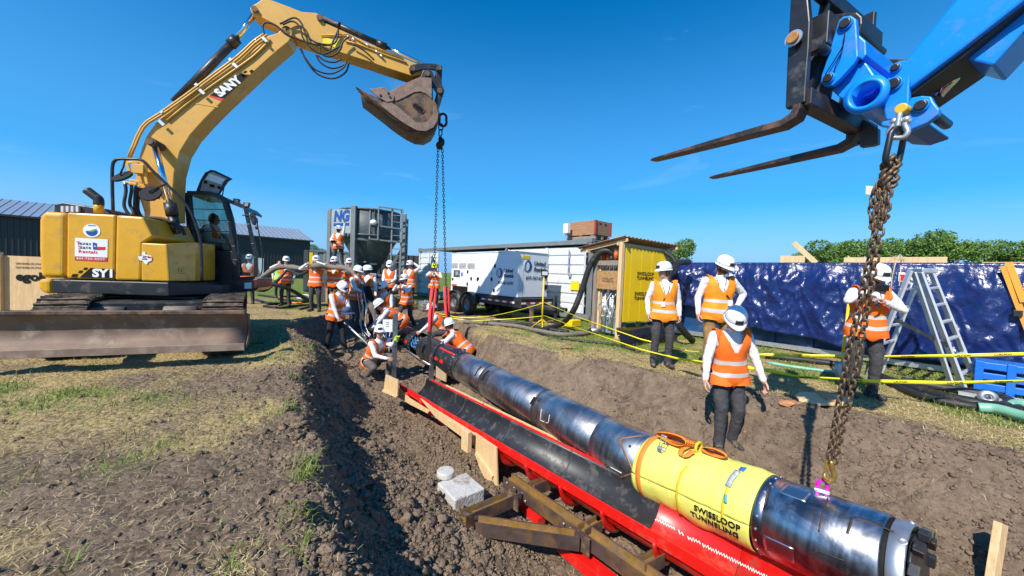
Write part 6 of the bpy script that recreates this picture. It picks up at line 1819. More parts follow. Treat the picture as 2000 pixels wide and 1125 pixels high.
for p in ((1005, 965), (1140, 1045)):
    q = gp(*p, fz); h = MB(); h.box(q - UP * 0.06 + E_ * -0.02, (0.16, 0.012, 0.15), (D_, E_, UP)); h.build('gusset_plate', 'rusty', SF)
for k in range(14):
    q = m0.lerp(m1, 0.04 + k * 0.03 if k < 6 else 0.45 + (k - 6) * 0.02) - E_ * 0.072 - UP * (0.03 + 0.05 * (k % 2)); h = MB(); h.cyl(q, q - E_ * 0.014, 0.014, n=6); h.build('bolt', 'galv', SF)
h = MB(); h.bar(gp(1020, 985, -0.98), gp(1058, 1018, -0.98), 0.1, 0.08); h.bar(gp(1098, 1062, -0.98), gp(1300, 1230, -0.98), 0.13, 0.1); h.build('red_beam', 'red', SF, 0.004)
h = MB(); h.tube([gp(905, 1003, fz - 0.04), gp(935, 1012, fz - 0.06)], 0.03, 8); h.build('corner_joint', 'rusty', SF)

CB = at(893, 975, 3.72); CBK = thing('concrete_block', 'half buried pale concrete block with a round cap beside the steel frame', 'concrete block', CB)
h = MB(); ax1 = Vector((0.78, 0.62, 0)).normalized(); ax2 = Vector((-0.62, 0.78, 0)); h.box(Vector((CB.x + 0.02, CB.y + 0.1, -1.0)), (0.36, 0.38, 0.42), (ax1, ax2, UP)); h.build('block', 'concrete', CBK, 0.015)
h = MB(); q = Vector((CB.x - 0.17, CB.y + 0.26, -0.79)); h.cyl(q, q + UP * 0.07, 0.10, 0.095, n=26); h.build('round_cap', 'concrete', CBK, 0.012)
# steel posts
for k, (px_, yt, yb, Y, lab) in enumerate(((769, 612, 742, 8.0, 'tall grey steel post with a paper sheet taped to its top'), (842, 690, 742, 8.3, 'short grey steel post under the black segment'))):
    b_ = at(px_, yb, Y); tp_ = at(px_ + 1, yt, Y); PS = thing('steel_post', lab, 'post', b_)
    tp_.x, tp_.y = b_.x, b_.y
    h = MB(); h.bar(b_, tp_, 0.105, 0.10, Vector((0.9, 0.3, 0))); h.build('post', 'steel', PS, 0.008)
    h = MB(); h.box(b_ + UP * 0.01, (0.18, 0.18, 0.02)); h.build('foot_plate', 'steel', PS)
    if k == 0:
        h = MB(); q = at(757, 636, Y - 0.07); h.box(q, (0.20, 0.004, 0.27), (Vector((0.96, 0.2, 0)).normalized(), Vector((-0.2, 0.96, 0)).normalized(), UP)); pp = h.build('paper_sheet', 'paper', PS)
        h = MB()
        for z_ in (0.07, 0.03, -0.02): h.box(q + UP * z_ - Vector((0, 0.004, 0)), (0.06, 0.002, 0.012), (Vector((0.96, 0.2, 0)).normalized(), Vector((-0.2, 0.96, 0)).normalized(), UP))
        h.build('paper_print', 'ink', pp)
# ---------------------------------------------------------------- metal building behind the excavator
BA, BB = V(-41.5, 28.0, 0), V(-24.6, 44.6, 0)
bd = (BB - BA).normalized(); bn = Vector((bd.y, -bd.x, 0))       # outward, towards the camera
BL = (BB - BA).length; BH = 4.55
BLD = thing('metal_building', 'long dark ribbed metal building with a pale standing seam roof', 'building', (BA + BB) / 2)
h = MB(); c = (BA + BB) / 2 - bn * 6; h.box(c + UP * BH / 2, (BL, 12, BH), (bd, bn, UP)); h.build('wall', mat('dark_cladding', (0.045, 0.043, 0.046), 0.5, 0.2, var=0.1), BLD)
rb = MB()
n_ = int(BL / 0.3)
for i in range(n_ + 1):
    q = BA + bd * (BL * i / n_) + bn * 0.02; rb.box(q + UP * BH / 2, (0.07, 0.05, BH), (bd, bn, UP))
rb.build('cladding_rib', mat('dark_cladding', (0.045, 0.043, 0.046)), BLD, kind='stuff')
h = MB(); r0 = BA - bd * 0.3 + bn * 0.35 + UP * BH; r1 = BB + bd * 0.3 + bn * 0.35 + UP * BH; rg = -bn * 6.35 + UP * 1.75
h.add([r0, r1, r1 + rg, r0 + rg, r0 + rg * 2 - UP * 3.5, r1 + rg * 2 - UP * 3.5], [(0, 1, 2, 3), (3, 2, 5, 4)]); h.build('roof', mat('pale_roof', (0.46, 0.49, 0.52), 0.35, 0.6, var=0.06), BLD, solid=0.08)
h = MB(); h.add([BB + bn * 0.0 + UP * BH, BB - bn * 12 + UP * BH, BB - bn * 6 + UP * (BH + 1.65)], [(0, 1, 2)]); h.build('gable', mat('dark_cladding', (0.045, 0.043, 0.046)), BLD, solid=0.05)
h = MB(); n_ = int(BL / 0.45)
for i in range(n_ + 1):
    q = r0.lerp(r1, i / n_) + UP * 0.06; h.bar(q, q + rg, 0.05, 0.06)
h.build('roof_seam', mat('pale_roof_seam', (0.50, 0.53, 0.56), 0.35, 0.6, var=0.05), BLD, kind='stuff')
h = MB(); q = BA.lerp(BB, 0.78) + bn * 0.03; h.box(q + UP * 1.1, (1.1, 0.06, 2.2), (bd, bn, UP)); h.build('door', 'white', BLD)
h = MB(); h.bar(r0 + UP * -0.02 + bn * 0.02, r1 + UP * -0.02 + bn * 0.02, 0.14, 0.16); h.build('gutter', mat('dark_trim', (0.03, 0.03, 0.033), 0.4), BLD)

# ---------------------------------------------------------------- plywood hoarding behind the excavator
FA = at(-60, 600, 9.2); FB = at(110, 590, 9.7)
PF = thing('plywood_fence', 'pale plywood hoarding with wooden posts behind the excavator', 'fence', FA)
fa, fb = V(FA.x, FA.y, 0), V(FB.x, FB.y, 0); fdv = (fb - fa).normalized(); fdn = Vector((fdv.y, -fdv.x, 0))
FH = at(20, 497, 9.9).z
pos = [-0.62, 0.60, 1.82, 3.04]
for i in range(3):
    h = MB(); h.box(fa + fdv * (pos[i] + 0.61) + UP * (FH / 2 - random.uniform(0, 0.03)), (1.21, 0.022, FH - 0.06), (fdv, fdn, UP)); po = h.build('plywood_panel', 'ply', PF, 0.003)
for i in range(4):
    h = MB(); h.box(fa + fdv * pos[i] + fdn * 0.06 + UP * (FH / 2 + 0.02), (0.09, 0.09, FH + 0.06), (fdv, fdn, UP)); h.build('fence_post', 'lumber', PF, 0.004)
lo = onpl(58, 541, fa + fdn * 0.02, fdn); letter('lettering', 'egoli', 0.30, lo + fdv * 0.02, fdv, UP, 'ink', PF, bold=0.012, extrude=0.003)
for dz in (0.34, 0.24): letter('lettering', 'SANDED PLYWOOD', 0.07, lo + fdv * 0.05 + UP * dz, fdv, UP, mat('faded_print', (0.25, 0.18, 0.1), 0.8), PF, extrude=0.003)

# ---------------------------------------------------------------- hopper plant
HC = at(718, 560, 17.4); HC.z = 0
HPT = thing('hopper_silo', 'grey steel hopper on a tall frame with blue letters on its drum', 'hopper', HC)
hx, hy = Vector((0.95, 0.31, 0)).normalized(), Vector((-0.31, 0.95, 0)).normalized()
def HP(a, b, z): return HC + hx * a + hy * b + UP * z
zt = 4.05
for (a, b, w) in ((-1.65, -0.2, 0.16), (-0.55, -1.25, 0.2), (1.55, -0.9, 0.16), (1.7, 0.7, 0.16), (-1.3, 1.1, 0.16)):
    h = MB(); h.bar(HP(a, b, 0), HP(a, b, zt + (0.12 if w > 0.17 else 0)), w, w); h.build('frame_post', mat('hopper_frame', (0.17, 0.19, 0.19), 0.5, 0.2, var=0.15), HPT, 0.01)
def hbar(a, b, w=0.1, name='frame_brace', m=None):
    h = MB(); h.bar(HP(*a), HP(*b), w, w); return h.build(name, m or mat('hopper_frame', (0.17, 0.19, 0.19)), HPT)
for a, b in (((-1.65, -.2, 2.9), (-.55, -1.25, 2.9)), ((-.55, -1.25, 2.75), (1.55, -.9, 2.75)), ((1.55, -.9, 2.75), (1.7, .7, 2.75)), ((-1.65, -.2, 1.45), (-.55, -1.25, 1.45)), ((-.55, -1.25, 1.2), (1.55, -.9, 1.2)), ((-1.65, -.2, 2.85), (-1.2, -.6, 1.5)), ((1.55, -.9, 2.6), (.9, -1.0, 1.3)), ((-1.65, -.2, zt), (-1.3, 1.1, zt)), ((1.55, -.9, zt - .1), (1.7, .7, zt - .1))):
    hbar(a, b)
cen = HP(0.05, 0, 0)
h = MB(); h.lathe([(1.28, 4.1), (1.30, 4.1), (1.30, 2.95), (0.62, 1.75), (0.56, 1.72), (0.34, 1.25), (0.30, 1.25), (1.27, 2.97)], cen, UP, 36, closed=True); h.build('drum', 'hgrey', HPT)
for z_, r in ((4.08, 1.33), (2.95, 1.33), (1.76, 0.66)):
    h = MB(); h.lathe([(r - 0.02, -0.04), (r + 0.02, -0.04), (r + 0.02, 0.04), (r - 0.02, 0.04)], cen + UP * z_, UP, 36, closed=True); h.build('drum_band', 'hgrey', HPT)
for k in range(9):
    t = 2 * math.pi * k / 9; h = MB(); d = hx * math.cos(t) + hy * math.sin(t); h.bar(cen + d * 1.31 + UP * 2.98, cen + d * 1.31 + UP * 4.06, 0.05, 0.05, d); h.build('drum_rib', 'hgrey', HPT)
# pale front plate with the blue letters
pc = HP(-1.1, -0.72, 0); pdv = (HP(-.55, -1.25, 0) - HP(-1.65, -.2, 0)).normalized(); pnn = Vector((pdv.y, -pdv.x, 0))
h = MB(); h.box(pc + UP * 3.45 + pnn * -0.02, (1.36, 0.06, 1.2), (pdv, pnn, UP)); sp_ = h.build('sign_plate', mat('sign_plate_grey', (0.30, 0.34, 0.35), 0.5, var=0.08), HPT)
letter('lettering', 'NG', 0.64, pc + UP * 3.72 + pnn * 0.02 + pdv * 0.0, pdv, UP, mat('letter_blue', (0.01, 0.07, 0.30), 0.5), sp_, bold=0.035, shear=0.12)
h = MB(); h.box(pc + UP * 3.38 + pnn * 0.02, (0.98, 0.02, 0.11), (pdv, pnn, UP)); h.build('letter_bar', mat('letter_blue', (0.01, 0.07, 0.30)), sp_)
# deck, mixer and machinery below
h = MB(); h.box(HP(-0.9, -0.9, 0.72), (1.8, 1.0, 1.44), (hx, hy, UP)); h.build('mixer_tank', mat('mixer_grey', (0.07, 0.08, 0.085), 0.55, dirt=((0.25, 0.22, 0.18), 0.3, 5)), HPT, 0.03)
h = MB(); h.cyl(HP(-1.3, -1.5, 0.95), HP(1.4, -1.1, 0.75), 0.26, n=18); h.cyl(HP(0.1, 0, 1.3), HP(0.1, -0.6, 0.95), 0.2, n=14); h.build('screw_feeder', mat('mixer_dark', (0.05, 0.055, 0.06), 0.55, dirt=((0.22, 0.2, 0.17), 0.3, 5)), HPT)
h = MB(); h.box(HP(0.25, -1.25, 1.05), (0.35, 0.25, 0.45), (hx, hy, UP)); h.build('control_box', 'galv', HPT, 0.02)
h = MB(); h.box(HP(-0.25, -1.3, 1.45), (0.45, 0.1, 0.2), (hx, hy, UP)); h.build('green_box', mat('lime_green', (0.15, 0.7, 0.02), 0.5), HPT)
# ladder and hand rail cage
for a in (1.02, 1.42):
    hbar((a, -1.28, 0), (a, -1.28, 4.2), 0.06, 'ladder_rail', 'cgrey')
for k in range(13): hbar((1.02, -1.28, 0.3 + 0.3 * k), (1.42, -1.28, 0.3 + 0.3 * k), 0.035, 'ladder_rung', 'cgrey')
for a, b in (((.45, -1.35, 2.75), (.45, -1.35, 4.2)), ((.45, -1.35, 4.2), (1.45, -1.35, 4.15)), ((.1, -1.3, 3.4), (1.45, -1.35, 3.3)), ((.1, -1.3, 2.78), (1.45, -1.35, 2.7)), ((.1, -1.3, 2.75), (.1, -1.3, 4.1)), ((1.45, -1.35, 2.7), (1.45, -1.35, 4.15))):
    hbar(a, b, 0.055, 'cage_rail')
h = MB(); h.ell(HP(0.25, -1.36, 3.5), (0.15, 0.12, 0.12)); h.build('flood_lamp', 'white', HPT)

# grey skip to the left of the hopper and a dark container behind it
def corrug(o, dv, L_, H, z0, depth=0.05, pitch=0.28, out=None):
    """corrugated sheet running along dv from o"""
    prof = []; x = 0
    while x < L_ - 1e-6:
        for dx, dn in ((0, 0), (0.3, 0), (0.42, 1), (0.78, 1), (0.9, 0)):
            if x + dx * pitch <= L_: prof.append((x + dx * pitch, dn * depth))
        x += pitch
    prof.append((L_, 0))
    mb = MB(); mb.grid([[o + dv * a + out * d + UP * z0 for a, d in prof], [o + dv * a + out * d + UP * (z0 + H) for a, d in prof]], smooth=False)
    return mb
SK = at(603, 560, 19.2); SK.z = 0
SKT = thing('grey_skip', 'open grey steel skip with a yellow edge beside the hopper', 'skip', SK)
sdv = Vector((0.9, 0.44, 0)).normalized(); sdn = Vector((sdv.y, -sdv.x, 0))
h = corrug(SK, sdv, 2.6, 1.9, 0.35, 0.04, 0.5, sdn); h.box(SK + sdv * 1.3 - sdn * 0.9 + UP * 1.2, (2.6, 1.7, 1.9), (sdv, sdn, UP)); h.build('skip_wall', 'cgrey', SKT)
h = MB(); h.bar(SK + UP * 2.3, SK + sdv * 2.6 + UP * 2.3, 0.12, 0.1); h.bar(SK + UP * 0.3, SK + sdv * 2.6 + UP * 0.3, 0.12, 0.14); h.build('skip_rim', 'cgrey', SKT)
h = MB(); h.box(SK + sdv * 0.08 + sdn * 0.05 + UP * 1.3, (0.16, 0.03, 1.8), (sdv, sdn, UP)); h.build('yellow_stripe', 'yellow', SKT)
letter('lettering', '20334', 0.32, SK + sdv * 1.85 + sdn * 0.06 + UP * 1.65, sdv, UP, 'white', SKT, bold=0.006)
DK = at(772, 560, 22.5); DK.z = 0
DKT = thing('dark_container', 'dark grey corrugated container standing behind the hopper', 'container', DK)
h = corrug(DK - hx * 5, hx, 7.5, 2.3, 0.1, 0.06, 0.32, -hy); h.box(DK - hx * 1.25 + hy * 1.25 + UP * 1.2, (7.5, 2.4, 2.3), (hx, hy, UP)); h.build('container_wall', mat('dark_container', (0.045, 0.055, 0.062), 0.5, var=0.15), DKT)

# ---------------------------------------------------------------- white shipping container with its side partly open
WC = V(2.55, 12.1, 0.05)
CL_, CW, CHt = 12.2, 2.44, 2.68
WCT = thing('shipping_container', 'long white and grey shipping container with a gap in its side', 'container', WC + D_ * 6)
Fo = -E_     # outward from the long side
def W_(s, o, z): return WC + D_ * s + Fo * o + UP * z
fr_ = MB()
for z_, hh in ((0.09, 0.18), (CHt - 0.08, 0.16)): fr_.bar(W_(0, -0.05, z_), W_(CL_, -0.05, z_), 0.1, hh)
fr_.build('side_rail', 'cgrey', WCT, 0.01)
for s in (0.08, CL_ - 0.08):
    for o in (-0.08, -CW + 0.08):
        h = MB(); h.bar(W_(s, o, 0), W_(s, o, CHt), 0.16, 0.16); h.build('corner_post', 'cgrey', WCT, 0.01)
        for z_ in (0.06, CHt - 0.04):
            h = MB(); h.box(W_(s, o, z_), (0.2, 0.2, 0.14), (D_, Fo, UP)); h.build('corner_casting', 'cgrey', WCT, 0.01)
h = MB(); h.box(W_(CL_ / 2, -CW / 2, CHt - 0.02), (CL_ - 0.1, CW - 0.1, 0.05), (D_, Fo, UP)); h.build('roof', 'cgrey', WCT)
h = MB(); h.box(W_(CL_ / 2, -CW / 2, 0.12), (CL_ - 0.1, CW - 0.1, 0.1), (D_, Fo, UP)); h.box(W_(CL_ / 2, -CW + 0.05, CHt / 2), (CL_ - 0.2, 0.05, CHt - 0.2), (D_, Fo, UP)); h.build('inner_wall', 'cgrey', WCT)
h = corrug(W_(0.02, -0.1, 0), -Fo, CW - 0.2, CHt - 0.35, 0.18, 0.04, 0.28, -D_); h.build('end_wall', mat('end_wall_grey', (0.12, 0.135, 0.145), 0.5, var=0.12), WCT)
# ribbed side doors: near (right) leaves and far (left) leaves
def ribdoor(s0, s1, m):
    prof = []; z_ = 0.2; H = CHt - 0.24
    while z_ < H:
        prof += [(z_, 0), (z_ + 0.22, 0), (z_ + 0.25, -0.035), (z_ + 0.30, -0.035), (z_ + 0.33, 0)]; z_ += 0.33
    prof = [(min(a, H), d) for a, d in prof] + [(H, 0)]
    mb = MB(); mb.grid([[W_(s, -0.03 + d, a) for a, d in prof] for s in (s0, s1)], smooth=False)
    mb.bar(W_(s0 + 0.03, 0.0, 0.2), W_(s0 + 0.03, 0.0, H), 0.06, 0.05); mb.bar(W_(s1 - 0.03, 0.0, 0.2), W_(s1 - 0.03, 0.0, H), 0.06, 0.05)
    return mb.build('side_door', m, WCT)
ribdoor(0.22, 2.0, 'cwhite'); dn_ = ribdoor(2.02, 4.2, 'cwhite'); ribdoor(9.9, 10.95, 'cwhite'); ribdoor(10.97, 12.05, 'cwhite')
h = MB(); h.bar(W_(0.9, 0.06, 1.55), W_(0.9, 0.06, 2.35), 0.035, 0.035); h.box(W_(0.85, 0.05, 1.5), (0.1, 0.05, 0.14), (D_, Fo, UP)); h.build('lock_rod', 'galv', WCT)
h = MB(); h.box(W_(0.62, 0.012, 1.12), (0.36, 0.012, 0.30), (D_, Fo, UP)); h.build('warning_label', 'yellow', WCT)
h = MB(); h.box(W_(6.8, -1.4, 1.15), (4.2, 1.4, 1.9), (D_, Fo, UP)); h.build('machine_inside', mat('dark_machine', (0.035, 0.037, 0.04), 0.6, var=0.3, scale=3), WCT, 0.05)
h = MB(); rows = []
for i in range(16):
    rows.append([W_(5.2 + 3.6 * i / 15, -0.5 - 0.9 * j / 5, 2.18 + 0.10 * math.sin(i * 0.8) * 0.5 + 0.06 * float(vnoise2(np.array([i * .7]), np.array([j * 1.3]), 4)[0]) - (0.5 if j == 0 else 0)) for j in range(6)])
h.grid(rows); h.build('black_cover', 'btarp', WCT)
h = MB(); h.bar(W_(4.3, 0.0, CHt - 0.2), W_(4.55, 0.0, CHt - 0.55), 0.05, 0.1); h.build('door_stay', 'cgrey', WCT)
# wooden crate on a pallet on the roof
CR_ = W_(0.75, -0.75, CHt + 0.05)
CRTH = thing('wooden_crate', 'brown wooden crate with red corners on a pallet on the container roof', 'crate', CR_)
h = MB()
for o in (-0.36, 0, 0.36): h.box(CR_ + Fo * o + UP * 0.05, (1.25, 0.1, 0.1), (D_, Fo, UP))
for s in (-0.5, 0, 0.5): h.box(CR_ + D_ * s + UP * 0.115, (0.14, 0.84, 0.025), (D_, Fo, UP))
h.build('pallet', 'grey_wood', CRTH)
for o in (-0.42, 0.42):
    h = MB(); h.box(CR_ + Fo * o + UP * 0.38, (1.22, 0.025, 0.48), (D_, Fo, UP)); h.build('crate_board', 'crate', CRTH, 0.004)
for s in (-0.62, 0.62):
    h = MB(); h.box(CR_ + D_ * s + UP * 0.38, (0.025, 0.86, 0.48), (D_, Fo, UP)); h.build('crate_board', 'crate', CRTH, 0.004)
h = MB(); h.box(CR_ + UP * 0.60, (1.2, 0.82, 0.02), (D_, Fo, UP)); h.build('crate_lid', 'crate', CRTH)
for s in (-0.62, 0.62):
    for o in (-0.42, 0.42):
        h = MB(); h.box(CR_ + D_ * (s * 1.012) + Fo * (o * 1.015) + UP * 0.38, (0.07, 0.06, 0.49), (D_, Fo, UP)); h.build('red_corner', mat('crate_red', (0.32, 0.03, 0.02), 0.6), CRTH)
for o in (-0.12, 0.18):
    h = MB(); h.box(CR_ - D_ * 0.636 + Fo * o + UP * 0.52, (0.01, 0.12, 0.04), (D_, Fo, UP)); h.build('hand_hole', 'ink', CRTH)
BXT = thing('junction_box', 'small white junction box on a stalk in front of the rooftop crate', 'box', W_(1.15, -0.06, CHt))
h = MB(); h.box(W_(1.15, -0.06, CHt + 0.42), (0.2, 0.16, 0.34), (D_, Fo, UP)); h.build('box', 'white', BXT, 0.015)
h = MB(); h.bar(W_(1.15, -0.06, CHt), W_(1.15, -0.06, CHt + 0.25), 0.04, 0.04); h.build('stalk', 'galv', BXT)

# ---------------------------------------------------------------- generator on a twin-axle trailer
GC = V(0.17, 11.3, 0)
GT = thing('generator_trailer', 'white generator housing on a black twin axle trailer', 'generator', GC + D_ * 2)
GLn, GWd, gz0, gz1 = 3.85, 1.32, 0.76, 2.17
def G_(s, w, z): return GC + D_ * s + E_ * w + UP * z
h = MB(); h.box(G_(GLn / 2, GWd / 2, (gz0 + gz1) / 2), (GLn, GWd, gz1 - gz0), (D_, E_, UP)); gh = h.build('housing', 'white', GT, 0.02)
h = MB(); h.box(G_(GLn / 2, GWd / 2, gz1 + 0.012), (GLn + 0.04, GWd + 0.04, 0.03), (D_, E_, UP)); h.build('roof_edge', 'white', GT, 0.008)
grey_line = mat('panel_gap', (0.30, 0.31, 0.32), 0.6)
h = MB()
for s in (1.32, 2.55): h.box(G_(s, -0.001, 1.45), (0.012, 0.006, 1.36), (D_, E_, UP))
h.box(G_(2.6, -0.001, 1.92), (2.4, 0.006, 0.012), (D_, E_, UP)); h.box(G_(-0.001, GWd * 0.16, 1.45), (0.006, 0.012, 1.36), (D_, E_, UP)); h.build('door_gap', grey_line, GT)
for i in range(3):
    h = MB(); s = 3.62 - 0.55 * i; h.box(G_(s, -0.006, 1.72), (0.46, 0.014, 0.2), (D_, E_, UP)); vo2 = h.build('vent', mat('vent_grey', (0.5, 0.51, 0.52), 0.5), GT)
    h = MB()
    for k in range(4): h.box(G_(s, -0.016, 1.65 + 0.045 * k), (0.44, 0.012, 0.012), (D_, E_, UP))
    h.build('vent_slat', mat('vent_dark', (0.2, 0.2, 0.21), 0.5), vo2)
h = MB(); h.box(G_(3.45, -0.008, 1.42), (0.42, 0.016, 0.26), (D_, E_, UP)); cp_ = h.build('control_panel', mat('panel_dark', (0.07, 0.075, 0.085), 0.25), GT)
h = MB(); h.box(G_(3.42, -0.02, 1.43), (0.18, 0.01, 0.14), (D_, E_, UP)); h.build('panel_screen', mat('screen_grey', (0.28, 0.33, 0.36), 0.2), cp_)
h = MB(); h.box(G_(3.10, -0.008, 1.4), (0.1, 0.012, 0.14), (D_, E_, UP)); h.build('blue_label', mat('label_blue', (0.03, 0.12, 0.5), 0.5), GT)
for (s, z_) in ((2.72, 1.5), (2.72, 1.06), (1.15, 1.72), (1.15, 0.92), (2.48, 1.26), (2.1, 1.25), (1.3, 1.28)):
    h = MB(); h.box(G_(s, -0.012, z_), (0.07, 0.024, 0.11), (D_, E_, UP)); h.build('door_latch', 'ink', GT)
h = MB(); h.cyl(G_(2.06, 0.0, 1.28), G_(2.06, -0.02, 1.28), 0.05, n=14); h.cyl(G_(3.72, 0.0, 1.2), G_(3.72, -0.02, 1.2), 0.05, n=14); h.build('round_lock', 'ink', GT)
h = MB(); h.box(G_(3.2, -0.01, 0.86), (1.0, 0.02, 0.2), (D_, E_, UP)); h.build('outlet_bay', 'ink', GT)
for (o, xd, nrm, sz) in ((G_(0.62, -0.006, 1.50), -D_, -E_, 0.17), (G_(-0.006, 0.72, 1.75), E_, -D_, 0.2)):
    blue_dk = mat('rental_blue', (0.01, 0.05, 0.22), 0.4); gm_ = mat('rental_grey', (0.45, 0.47, 0.5), 0.4)
    lg = o - xd * (sz * 1.75); tn = mat('rental_text', (0.06, 0.065, 0.08), 0.5)
    for m_, a0, a1 in ((gm_, 0.5 * math.pi, 1.5 * math.pi), (blue_dk, -0.5 * math.pi, 0.5 * math.pi)):
        h = MB(); rows = [[lg + xd * (math.cos(t) * sz * r1) + UP * (math.sin(t) * sz * 1.02 * r2) + nrm * 0.004 for r1, r2 in ((0.95, 0.92), (0.32 if m_ is gm_ else 0.45, 0.72))] for t in np.linspace(a0, a1, 14)]; h.grid(rows); h.build('logo_half', m_, gh, solid=0.003)
    letter('lettering', 'United', sz * 0.95, o + xd * (sz * 0.95) + UP * sz * 0.45 + nrm * 0.004, xd, UP, tn, gh, bold=0.005, shear=0.15)
    letter('lettering', 'Rentals', sz * 0.95, o + xd * (sz * 1.05) - UP * sz * 0.5 + nrm * 0.004, xd, UP, tn, gh, bold=0.005, shear=0.15)
    letter('lettering', '877-767-6797', sz * 0.72, o - UP * sz * 1.9 + nrm * 0.004 + xd * 0.04, xd, UP, tn, gh, bold=0.003, shear=0.15, spacing=1.1)
h = MB(); h.box(G_(-0.006, 0.3, 2.02), (0.01, 0.32, 0.1), (D_, E_, UP)); h.build('yellow_label', 'yellow', GT)
h = MB(); h.box(G_(3.6, -0.006, 0.98), (0.36, 0.008, 0.09), (D_, E_, UP)); h.build('red_label', mat('faded_red', (0.6, 0.12, 0.1), 0.5), GT)
for z_ in (1.45, 1.1):
    h = MB(); h.box(G_(-0.03, GWd - 0.12, z_), (0.06, 0.1, 0.14), (D_, E_, UP)); h.build('hinge', 'ink', GT, 0.01)
h = MB(); h.box(G_(GLn / 2 - 0.1, GWd / 2, 0.60), (GLn + 0.3, GWd + 0.1, 0.28), (D_, E_, UP)); h.bar(G_(-0.2, GWd * 0.5, 0.5), G_(-1.3, GWd * 0.5, 0.48), 0.12, 0.14); h.bar(G_(0, 0.1, 0.5), G_(-1.2, GWd * 0.5, 0.5), 0.08, 0.12); h.bar(G_(0, GWd - 0.1, 0.5), G_(-1.2, GWd * 0.5, 0.5), 0.08, 0.12); h.build('trailer_frame', 'black', GT, 0.01)
h = MB(); h.bar(G_(-1.0, GWd * 0.5, 0.05), G_(-1.0, GWd * 0.5, 0.9), 0.08, 0.08); h.cyl(G_(-1.3, GWd * 0.5, 0.5), G_(-1.42, GWd * 0.5, 0.5), 0.06); h.build('jack', 'black', GT)
h = MB(); h.bar(G_(-0.5, 0.15, 0.0), G_(-0.5, 0.15, 0.45), 0.12, 0.12); h.build('prop_block', 'rusty', GT)
for k in range(9):
    h = MB(); h.box(G_(0.15 + 0.19 * k, -0.056, 0.6), (0.18, 0.006, 0.055), (D_, E_, UP)); h.build('reflective_strip', mat('strip_red', (0.6, 0.03, 0.02), 0.4) if k % 2 else 'white', GT)
for k in range(7):
    h = MB(); h.box(G_(-0.256, 0.05 + 0.19 * k, 0.6), (0.006, 0.18, 0.055), (D_, E_, UP)); h.build('reflective_strip', mat('strip_red', (0.6, 0.03, 0.02), 0.4) if k % 2 else 'white', GT)
for s in (2.35, 3.2):
    for w_off, sg in ((-0.16, -1), (GWd + 0.16, 1)):
        c = G_(s, w_off, 0.36); ax = E_ * sg
        h = MB(); h.lathe([(0.2, -0.11), (0.30, -0.12), (0.355, -0.09), (0.365, 0), (0.355, 0.09), (0.30, 0.12), (0.2, 0.11), (0.2, 0.05), (0.2, -0.05)], c, ax, 30, closed=True)
        for k in range(30):
            t = 2 * math.pi * k / 30; d = D_ * math.cos(t) + UP * math.sin(t); h.box(c + d * 0.363, (0.03, 0.2, 0.014), (D_ * -math.sin(t) + UP * math.cos(t), ax, d))
        tw_ = h.build('wheel', 'rubber', GT)
        h = MB(); h.lathe([(0.0, 0.03), (0.06, 0.07), (0.09, 0.03), (0.16, 0.03), (0.19, 0.09), (0.2, 0.09), (0.2, -0.02), (0.0, -0.02)], c, ax, 22); h.build('rim', mat('rim_grey', (0.22, 0.22, 0.22), 0.4, 0.6, var=0.2), tw_)
fn_ = MB()
for s in (2.35, 3.2):
    rows = []
    for k in range(11):
        t = math.pi * (0.02 + 0.96 * k / 10); rows.append([G_(s, w_, 0.38) + D_ * (0.44 * math.cos(t)) + UP * (0.42 * math.sin(t)) for w_ in (-0.30, -0.02)])
    fn_.grid(rows)
fn_.build('mudguard', 'black', GT, solid=0.015)

# ---------------------------------------------------------------- wooden pump shelter with the yellow panel
EH = Vector((0.84, 0.54, 0)).normalized(); DH = Vector((-EH.y, EH.x, 0))
SB = at(1206, 664, 8.8); SB.z = 0
SHD = thing('pump_shelter', 'small wooden shelter with a bright yellow front and corrugated roof', 'shed', SB)
def H_(s, w, z): return SB + DH * (s * 0.76) + EH * w + UP * z
for (s, w, ht, m_) in ((0, 0, 2.34, 'lumber'), (0, 1.74, 2.28, 'lumber'), (1.05, 0.0, 2.18, 'grey_wood'), (1.05, 1.74, 2.15, 'lumber'), (0.98, 0.1, 2.1, 'lumber')):
    h = MB(); h.bar(H_(s, w, 0), H_(s, w, ht), 0.10, 0.10, EH); h.build('shed_post', m_, SHD, 0.005)
for k in range(8):
    w0, w1 = 0.10 + 1.58 * k / 8, 0.10 + 1.58 * (k + 1) / 8 - 0.004
    h = MB(); h.prism([H_(-0.02, w0, 0.42 + 0.02 * math.sin(k)), H_(-0.02, w1, 0.42), H_(-0.02, w1, 2.22 - 0.008 * k), H_(-0.02, w0, 2.23 - 0.008 * k)], -DH * (0.022 + 0.003 * (k % 2))); h.build('yellow_plank', 'ypaint', SHD, 0.002)
for (w, z_) in ((0.86, 1.55), (0.80, 1.05)):
    o = H_(-0.02, w, z_) - DH * 0.0285
    letter('lettering', 'SWISSLOOP', 0.12, o + UP * 0.055, EH, UP, 'ink', SHD, bold=0.002)
    letter('lettering', 'TUNNELING', 0.115, o - UP * 0.055, EH, UP, 'ink', SHD, bold=0.002)
h = MB(); h.bar(H_(0.1, -0.02, 1.84), H_(1.0, -0.02, 1.84), 0.05, 0.12); h.build('shelf_rail', 'grey_wood', SHD, 0.004)
h = MB(); h.bar(H_(0.06, -0.01, 1.42), H_(1.02, -0.01, 1.42), 0.022, 0.46); h.build('osb_panel', 'osb', SHD, 0.003)
for dz in (0.03, -0.03): letter('lettering', 'SWISSLOOP' if dz > 0 else 'TUNNELING', 0.065, H_(0.5, -0.026, 1.42 + dz), -DH, UP, mat('faded_ink', (0.09, 0.05, 0.03), 0.8), SHD)
